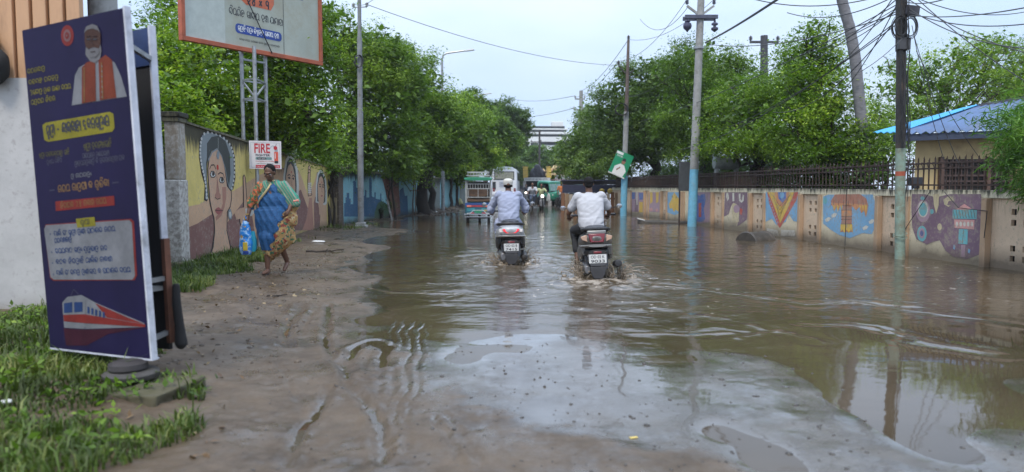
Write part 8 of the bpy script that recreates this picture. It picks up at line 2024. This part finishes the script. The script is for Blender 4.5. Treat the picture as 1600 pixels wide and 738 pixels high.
mb = MB(); mb.loft([[Vector((x, -w, 0 - .03)), Vector((x, w, -.03)), Vector((x, w, h)), Vector((x, -w, h * .6))] for x, w, h in ((-.98, .08, .14), (-.8, .2, .12), (-.3, .28, .10), (.4, .28, .09), (.95, .24, .08))]); mb.build('slab', M_DRUM, t, bevel=.015)
MB().box((-.85, -.1, .15), (.28, .2, .03), M=Matrix.Rotation(.25, 3, 'Y')).build('bright_strip', mat('tin_bright', (.6, .6, .58), rough=.4), t)
def sack(p, r3, m_, name, label, cat, seed):
    mb = MB(); mb.ell((0, 0, r3[2] * .8), r3, 14); o = obj(name, blob(mb, min(r3) / 7, 2, name, [m_], disp=lambda c: min(r3) * .12 * wob(c, 3 / max(r3), seed)), None); o.location = p; tag(o, label, cat)
g_ = at(716, 320, 47); sack((g_.x, 47, .1), (.3, .25, .3), mat('sack_yellow', (.55, .50, .25), rough=.7), 'sack', 'pale yellow sack on the left verge beyond the dark trunks', 'sack', 3)
g_ = G(676, 333); sack((g_.x, g_.y, .0), (.26, .2, .07), M_PLATE, 'plastic_sheet', 'crumpled white plastic sheet by the thick dark trunk', 'litter', 4)
g_ = G(498, 385); sack((g_.x, g_.y, gz(g_.x, g_.y)), (.16, .1, .03), M_PLATE, 'plastic_sheet', 'white scrap of plastic on the mud right of the walking woman', 'litter', 5)
g_ = G(12, 672); sack((g_.x, g_.y, gz(g_.x, g_.y) + .02), (.04, .03, .012), M_PLATE, 'paper_scrap', 'white scrap in the grass at the lower left corner', 'litter', 6)
g_ = G(990, 688); o = tag(MB().box((0, 0, .004), (.045, .02, .003), rz=.3).build('yellow_leaf', mat('leaf_yellow', (.6, .45, .12), rough=.6)), 'small yellow leaf on the wet asphalt in the foreground', 'leaf'); o.location = (g_.x, g_.y, gz(g_.x, g_.y))
g_ = G(505, 398); t = thing('dead_branch', 'dark dead branch lying at the water edge right of the walking woman', 'branch', (g_.x, g_.y, gz(g_.x, g_.y) + .02)); mb = MB(); branch_mesh(mb, (-.35, 0, 0), (.4, .1, .03), .022, .01, .03, 3, 6); branch_mesh(mb, (0, 0, .01), (.2, -.18, .03), .012, .005, .02, 4, 5); mb.build('branch', BARKD, t)
g_ = G(432, 470); t = thing('dead_branch', 'short brown stick on the mud in front of the walking woman', 'branch', (g_.x, g_.y, gz(g_.x, g_.y) + .012)); mb = MB(); branch_mesh(mb, (-.12, 0, 0), (.12, .04, .01), .012, .006, .01, 3, 6); mb.build('branch', BARKD, t)
# ================================================================== woman in a sari walking towards the camera
gw = G(428, 437); wz = gz(gw.x, gw.y)
t = thing('person', 'woman in a blue and gold floral sari walking along the mud with a carrier bag', 'person', (gw.x, gw.y, wz), rotz=R(-4))
S_ = 1.0
hd = Vector((.01, -.10, 1.50)); face = Vector((.02, -1, -.42))
mb = MB(); Qh, Mh = head(mb, hd, face, .98)
mb.cap((0, -.02, 1.33), .06, (.005, -.06, 1.43), .052)
mb.cap((0, 0, .92), .13, (0, -.01, 1.2), .14); mb.cap((0, 0, 1.2), .13, (0, -.01, 1.30), .10)
shL, shR = Vector((-.17, -.0, 1.30)), Vector((.17, -.0, 1.30))       # picture left, picture right
elL, wrL = Vector((-.30, -.04, 1.06)), Vector((-.32, -.14, .86)); elR, wrR = Vector((.33, -.02, 1.12)), Vector((.30, -.12, .95))
for a, b, c in ((shL, elL, wrL), (shR, elR, wrR)): mb.cap((0, 0, 1.27), .08, a, .055); mb.cap(a, .055, b, .043); mb.cap(b, .041, c, .027)
fingers(mb, wrL, Vector((-.02, -.25, -1)), Vector((.9, -.1, -.3)), Vector((.2, -1, 0))); fingers(mb, wrR, Vector((-.3, -.5, -.8)), Vector((-.8, 0, -.4)), Vector((0, -1, .2)))
hpL, hpR = Vector((-.09, 0, .90)), Vector((.09, 0, .90)); knL, knR = Vector((-.05, -.12, .50)), Vector((.08, .02, .50)); anL, anR = Vector((-.05, -.10, .09)), Vector((.12, .22, .17))
mb.cap(hpL, .10, knL, .062); mb.cap(knL, .058, anL, .036); mb.cap(hpR, .10, knR, .062); mb.cap(knR, .058, anR, .036)
mb.cap(anL + Vector((0, .02, -.045)), .036, anL + Vector((0, -.09, -.06)), .032); mb.cap(anL + Vector((-.005, -.09, -.062)), .034, anL + Vector((-.01, -.15, -.068)), .022)
mb.cap(anR + Vector((0, .02, -.03)), .034, anR + Vector((.0, -.07, -.10)), .032); mb.cap(anR + Vector((0, -.07, -.10)), .034, anR + Vector((0, -.12, -.135)), .022)
obj('body', blob(mb, .0075, 4, 'body', [M_SKIN_B]), t)
# eyes and brows
W_EYE = mat('eye_white', (.45, .42, .38), rough=.3, bump=0)
for q in (-1, 1):
    MB().ell(Qh(q * .032, .073, -.002), (.014, .008, .007), 10, M=Mh).build('eye', W_EYE, t); MB().ell(Qh(q * .032, .080, -.003), (.006, .004, .006), 8, M=Mh).build('pupil', M_HAIR, t)
    MB().tube([Qh(q * .015, .088, .018), Qh(q * .035, .086, .024), Qh(q * .052, .074, .018)], .004, 6).build('eyebrow', M_HAIR, t)
MB().ell(Qh(0, .10, -.056), (.022, .006, .006), 10, M=Mh).build('lips', mat('lips', (.12, .035, .03), rough=.5), t)
mb = MB(); mb.ell(Qh(0, -.028, .045), (.083, .090, .082), 20, M=Mh); mb.ell(Qh(0, -.09, .0), (.05, .05, .05), 14, M=Mh); mb.ell(Qh(0, -.04, .0), (.082, .06, .07), 14, M=Mh)
obj('hair', blob(mb, .007, 2, 'hair', [M_HAIR], disp=lambda c: .0015 * wob(c, 60, 6)), t)
# garments: one draped skin, cut into pieces
mb = MB()
mb.ell((0, 0, 1.24), (.215, .145, .16), 20); mb.ell((0, -.01, 1.08), (.23, .165, .2), 20); mb.ell((.01, .0, .92), (.25, .185, .19), 20)
mb.cap((0, 0, 1.28), .10, (.0, -.02, 1.345), .075)
mb.cap(shL, .078, elL, .075); mb.cap(elL, .07, elL.lerp(wrL, .25), .062)
mb.cap(shR, .080, elR, .082); mb.cap(elR, .085, (.39, -.06, 1.04), .055); mb.cap(shR, .08, (.30, 0, 1.0), .10); mb.cap((.2, 0, 1.1), .12, (.26, .02, .80), .12)
prev = None
rings_ = []
for z, cx, cy, rx, ry in ((.95, .0, 0, .26, .19), (.8, .02, -.02, .27, .20), (.62, .04, -.01, .255, .20), (.45, .05, .02, .225, .19), (.33, .055, .05, .18, .16), (.26, .03, .04, .12, .13)):
    rings_.append([Vector((cx + rx * math.cos(a), cy + ry * math.sin(a), z + (.10 * math.cos(a) if z < .4 else .05 * math.cos(a) if z < .5 else 0))) for a in np.linspace(0, 2 * PI, 28, endpoint=False)])
mb.loft(rings_)
mb.cap((-.02, -.10, .55), .14, (-.03, -.10, .34), .085); mb.cap((.22, .05, .62), .10, (.26, .08, .50), .06)
def fold(c):
    low = np.clip((.95 - c[:, 2]) / .5, 0, 1)
    # pleats fan out from the left hip, diagonal folds over the bust
    ang = np.arctan2(c[:, 1], c[:, 0] - .02); d = .010 * low * np.sin(ang * 15 + c[:, 2] * 9 + .8 * wob(c, 4, 2)) + .003 * wob(c, 10, 41, 12, (1, 1, .3)) * low
    dg = c[:, 0] * .75 + c[:, 2] * .6; d += .0075 * (1 - low) * (1 - 2 * np.abs(np.sin(dg * 34 + .9 * wob(c, 4, 44))) ** .6); return d
sk = blob(mb, .009, 3, 'sari', [], disp=fold)
def cls(c):
    x, y, z = c[:, 0], c[:, 1], c[:, 2]; o = np.zeros(len(c), int)      # 0 = floral skirt
    w = .015 * np.sin(z * 40)
    o[(z > 1.0)] = 2                                                       # shawl/blouse base
    o[(x < -.14 + w) & (z > .97)] = 3                                      # blouse sleeve on picture left
    o[(x < -.10 + w) & (z > 1.20)] = 3
    drape = (x > -.20 + w) & (x - .12 < (z - .62) * .38 - np.clip(z - 1.05, 0, 1) * 1.15 + w * 1.5) & (z > .36) & (y < .06) & (z < 1.36)
    drape |= (x <= -.10) & (z < 1.0) & (z > .50 + (x + .3) * .6 * 0) & (y < .02) & (z > .45)
    drape &= ~((x < -.16) & (z > .98)) & ~((z > 1.16) & (x < -.115 + (z - 1.16) * 1.0))
    o[drape] = 1
    return o
def cloth_tex(name, base, motifs, scale, rough=.75, stripes=None, bscale=150):
    """woven cloth with a small printed pattern of its own"""
    if name in MATS: return MATS[name]
    m = bpy.data.materials.new(name); MATS[name] = m; m.use_nodes = True; n, l = m.node_tree.nodes, m.node_tree.links; b = n['Principled BSDF']; b.inputs['Roughness'].default_value = rough
    tc = n.new('ShaderNodeTexCoord'); col = None
    base_rgb = n.new('ShaderNodeRGB'); base_rgb.outputs[0].default_value = (*base, 1); col = base_rgb.outputs[0]
    if stripes:
        mp = n.new('ShaderNodeMapping'); mp.inputs['Rotation'].default_value = (0, stripes[2], 0); l.new(tc.outputs['Object'], mp.inputs[0])
        wv = n.new('ShaderNodeTexWave'); wv.bands_direction = 'X'; wv.inputs['Scale'].default_value = stripes[1]; wv.inputs['Distortion'].default_value = 1.2; wv.inputs['Detail'].default_value = 2; l.new(mp.outputs[0], wv.inputs['Vector'])
        r_ = n.new('ShaderNodeValToRGB'); r_.color_ramp.elements[0].position = .72; r_.color_ramp.elements[1].position = .8; l.new(wv.outputs['Fac'], r_.inputs[0])
        mx = n.new('ShaderNodeMix'); mx.data_type = 'RGBA'; l.new(r_.outputs[0], mx.inputs[0]); l.new(col, mx.inputs[6]); mx.inputs[7].default_value = (*stripes[0], 1); col = mx.outputs[2]
    for i, (c, th) in enumerate(motifs):
        mp = n.new('ShaderNodeMapping'); mp.inputs['Location'].default_value = (i * 3.7, i * 1.3, i * 2.1); l.new(tc.outputs['Object'], mp.inputs[0])
        v = n.new('ShaderNodeTexNoise'); v.inputs['Scale'].default_value = scale * (1 + .25 * i); v.inputs['Detail'].default_value = 3; l.new(mp.outputs[0], v.inputs['Vector'])
        r_ = n.new('ShaderNodeValToRGB'); r_.color_ramp.elements[0].position = th; r_.color_ramp.elements[1].position = th + .03; l.new(v.outputs['Fac'], r_.inputs[0])
        mx = n.new('ShaderNodeMix'); mx.data_type = 'RGBA'; l.new(r_.outputs[0], mx.inputs[0]); l.new(col, mx.inputs[6]); mx.inputs[7].default_value = (*c, 1); col = mx.outputs[2]
    l.new(col, b.inputs['Base Color']); nb = n.new('ShaderNodeTexNoise'); nb.inputs['Scale'].default_value = bscale; l.new(tc.outputs['Object'], nb.inputs['Vector'])
    bp = n.new('ShaderNodeBump'); bp.inputs['Strength'].default_value = .2; bp.inputs['Distance'].default_value = .004; l.new(nb.outputs['Fac'], bp.inputs['Height']); l.new(bp.outputs[0], b.inputs['Normal']); return m
M_FLO = cloth_tex('sari_gold_floral', (.42, .26, .10), [((.28, .05, .03), .56), ((.04, .14, .07), .58), ((.55, .42, .25), .61), ((.03, .06, .08), .64)], 17)
M_BLU = cloth_tex('sari_blue', (.012, .075, .20), [((.016, .10, .25), .56), ((.010, .05, .15), .60)], 34)
M_SHW = cloth_tex('shawl_green', (.03, .20, .13), [((.16, .20, .14), .60)], 25, stripes=((.22, .20, .16), 9.0, .6))
M_BLO = cloth_tex('blouse_check', (.04, .13, .06), [((.45, .10, .04), .50), ((.50, .22, .07), .60)], 26)
for m2, nm in zip(split_mesh(sk, cls, 4, ['sari_skirt', 'sari_drape', 'shawl', 'blouse'], [M_FLO, M_BLU, M_SHW, M_BLO], [0, .006, .008, 0]), ('sari_skirt', 'sari_drape', 'shawl', 'blouse')):
    o = obj(nm, m2, t); so = o.modifiers.new('thick', 'SOLIDIFY'); so.thickness = .006; so.offset = -1
bpy.data.meshes.remove(sk)
M_GOLDB = mat('sari_border', (.50, .40, .20), rough=.5, metal=.2)
pts = [(-.02, -.085, 1.385), (.03, -.12, 1.33), (.0, -.155, 1.26), (-.05, -.17, 1.19), (-.11, -.17, 1.12), (-.16, -.14, 1.05)]
mb = MB(); mb.tube(pts, [.012, .015, .016, .016, .015, .01], 7); mb.tube([(-.01, -.07, 1.395), (.055, -.07, 1.38), (.07, .0, 1.37)], .014, 7); mb.build('sari_border', M_GOLDB, t)
MB().tube([(.36, -.10, 1.08), (.42, -.08, 1.09), (.44, -.05, 1.06)], [.02, .024, .01], 8).build('shawl_tip', mat('shawl_tip', (.55, .2, .15), rough=.7), t)
for w_ in (wrL,): MB().tube([w_ + Vector((.030 * math.cos(a), .030 * math.sin(a), .03)) for a in np.linspace(0, 2 * PI, 16, endpoint=False)], .005, 6, closed=True).build('bangle', M_GOLD, t)
MB().ell(anL + Vector((-.006, -.055, -.092)), (.042, .12, .011), 14).build('sandal', M_BLKP, t)
# carrier bag
Mz = Matrix.Rotation(R(-4), 4, 'Z'); q = Mz @ Vector((-.335, -.19, .76)) + Vector((gw.x, gw.y, wz))
tb = thing('carrier_bag', 'bright blue patterned plastic carrier bag held by the walking woman', 'bag', q)
mb = MB(); rg = []
for z, rx, ry, cx in ((.03, .035, .025, 0), (-.05, .06, .045, 0), (-.16, .085, .06, .005), (-.30, .10, .07, .0), (-.40, .095, .07, -.005), (-.47, .07, .05, 0)):
    rg.append([Vector((cx + rx * math.cos(a), ry * math.sin(a), z)) for a in np.linspace(0, 2 * PI, 22, endpoint=False)])
mb.loft(rg)
M_BAG = cloth_tex('bag_blue', (.02, .22, .62), [((.30, .50, .72), .53), ((.55, .60, .65), .60), ((.60, .36, .04), .645)], 14, rough=.3)
obj('bag_body', blob(mb, .008, 2, 'bag_body', [M_BAG], disp=lambda c: .006 * wob(c, 14, 8, 12, (1, 1, .5)) + .004 * wob(c, 35, 9, 12)), tb)
for dx in (-.03, .03): MB().tube([(dx, 0, .0), (dx * .7, 0, .06), (0, .0, .10), (dx * .3, .01, .05)], .008, 6).build('handle', M_BAG, tb)
MB().box((.012, -.062, -.34), (.07, .02, .13), rz=.1).build('printed_patch', mat('patch_yellow', (.6, .42, .04), rough=.4), tb, bevel=.01)
MB().box((.02, -.065, -.43), (.08, .02, .05), rz=.1).build('dark_patch', M_INKB, tb, bevel=.01)
MB().loft([[Vector((.10 + .06 * math.cos(a) * w, .02 + .03 * math.sin(a), z)) for a in np.linspace(0, 2 * PI, 12, endpoint=False)] for z, w in ((-.12, .4), (-.25, .9), (-.38, .9), (-.42, .5))]).build('side_bulge', mat('bag_teal', (.02, .30, .42), rough=.3), tb)

# ------------------------------------------------------------------ humid air
hm = bpy.data.materials.new('humid_air'); hm.use_nodes = True; hn = hm.node_tree.nodes; hn.clear()
ho = hn.new('ShaderNodeOutputMaterial'); hv = hn.new('ShaderNodeVolumePrincipled'); hv.inputs['Color'].default_value = (.93, .96, 1, 1); hv.inputs['Density'].default_value = .00045; hv.inputs['Anisotropy'].default_value = .2
hm.node_tree.links.new(hv.outputs[0], ho.inputs['Volume'])
hb = MB().box((0, 80, 10), (840, 1920 - 160, 26)).build('haze', hm, None, smooth=0); tag(hb, 'thin pale monsoon haze over the street', 'haze', kind='stuff')
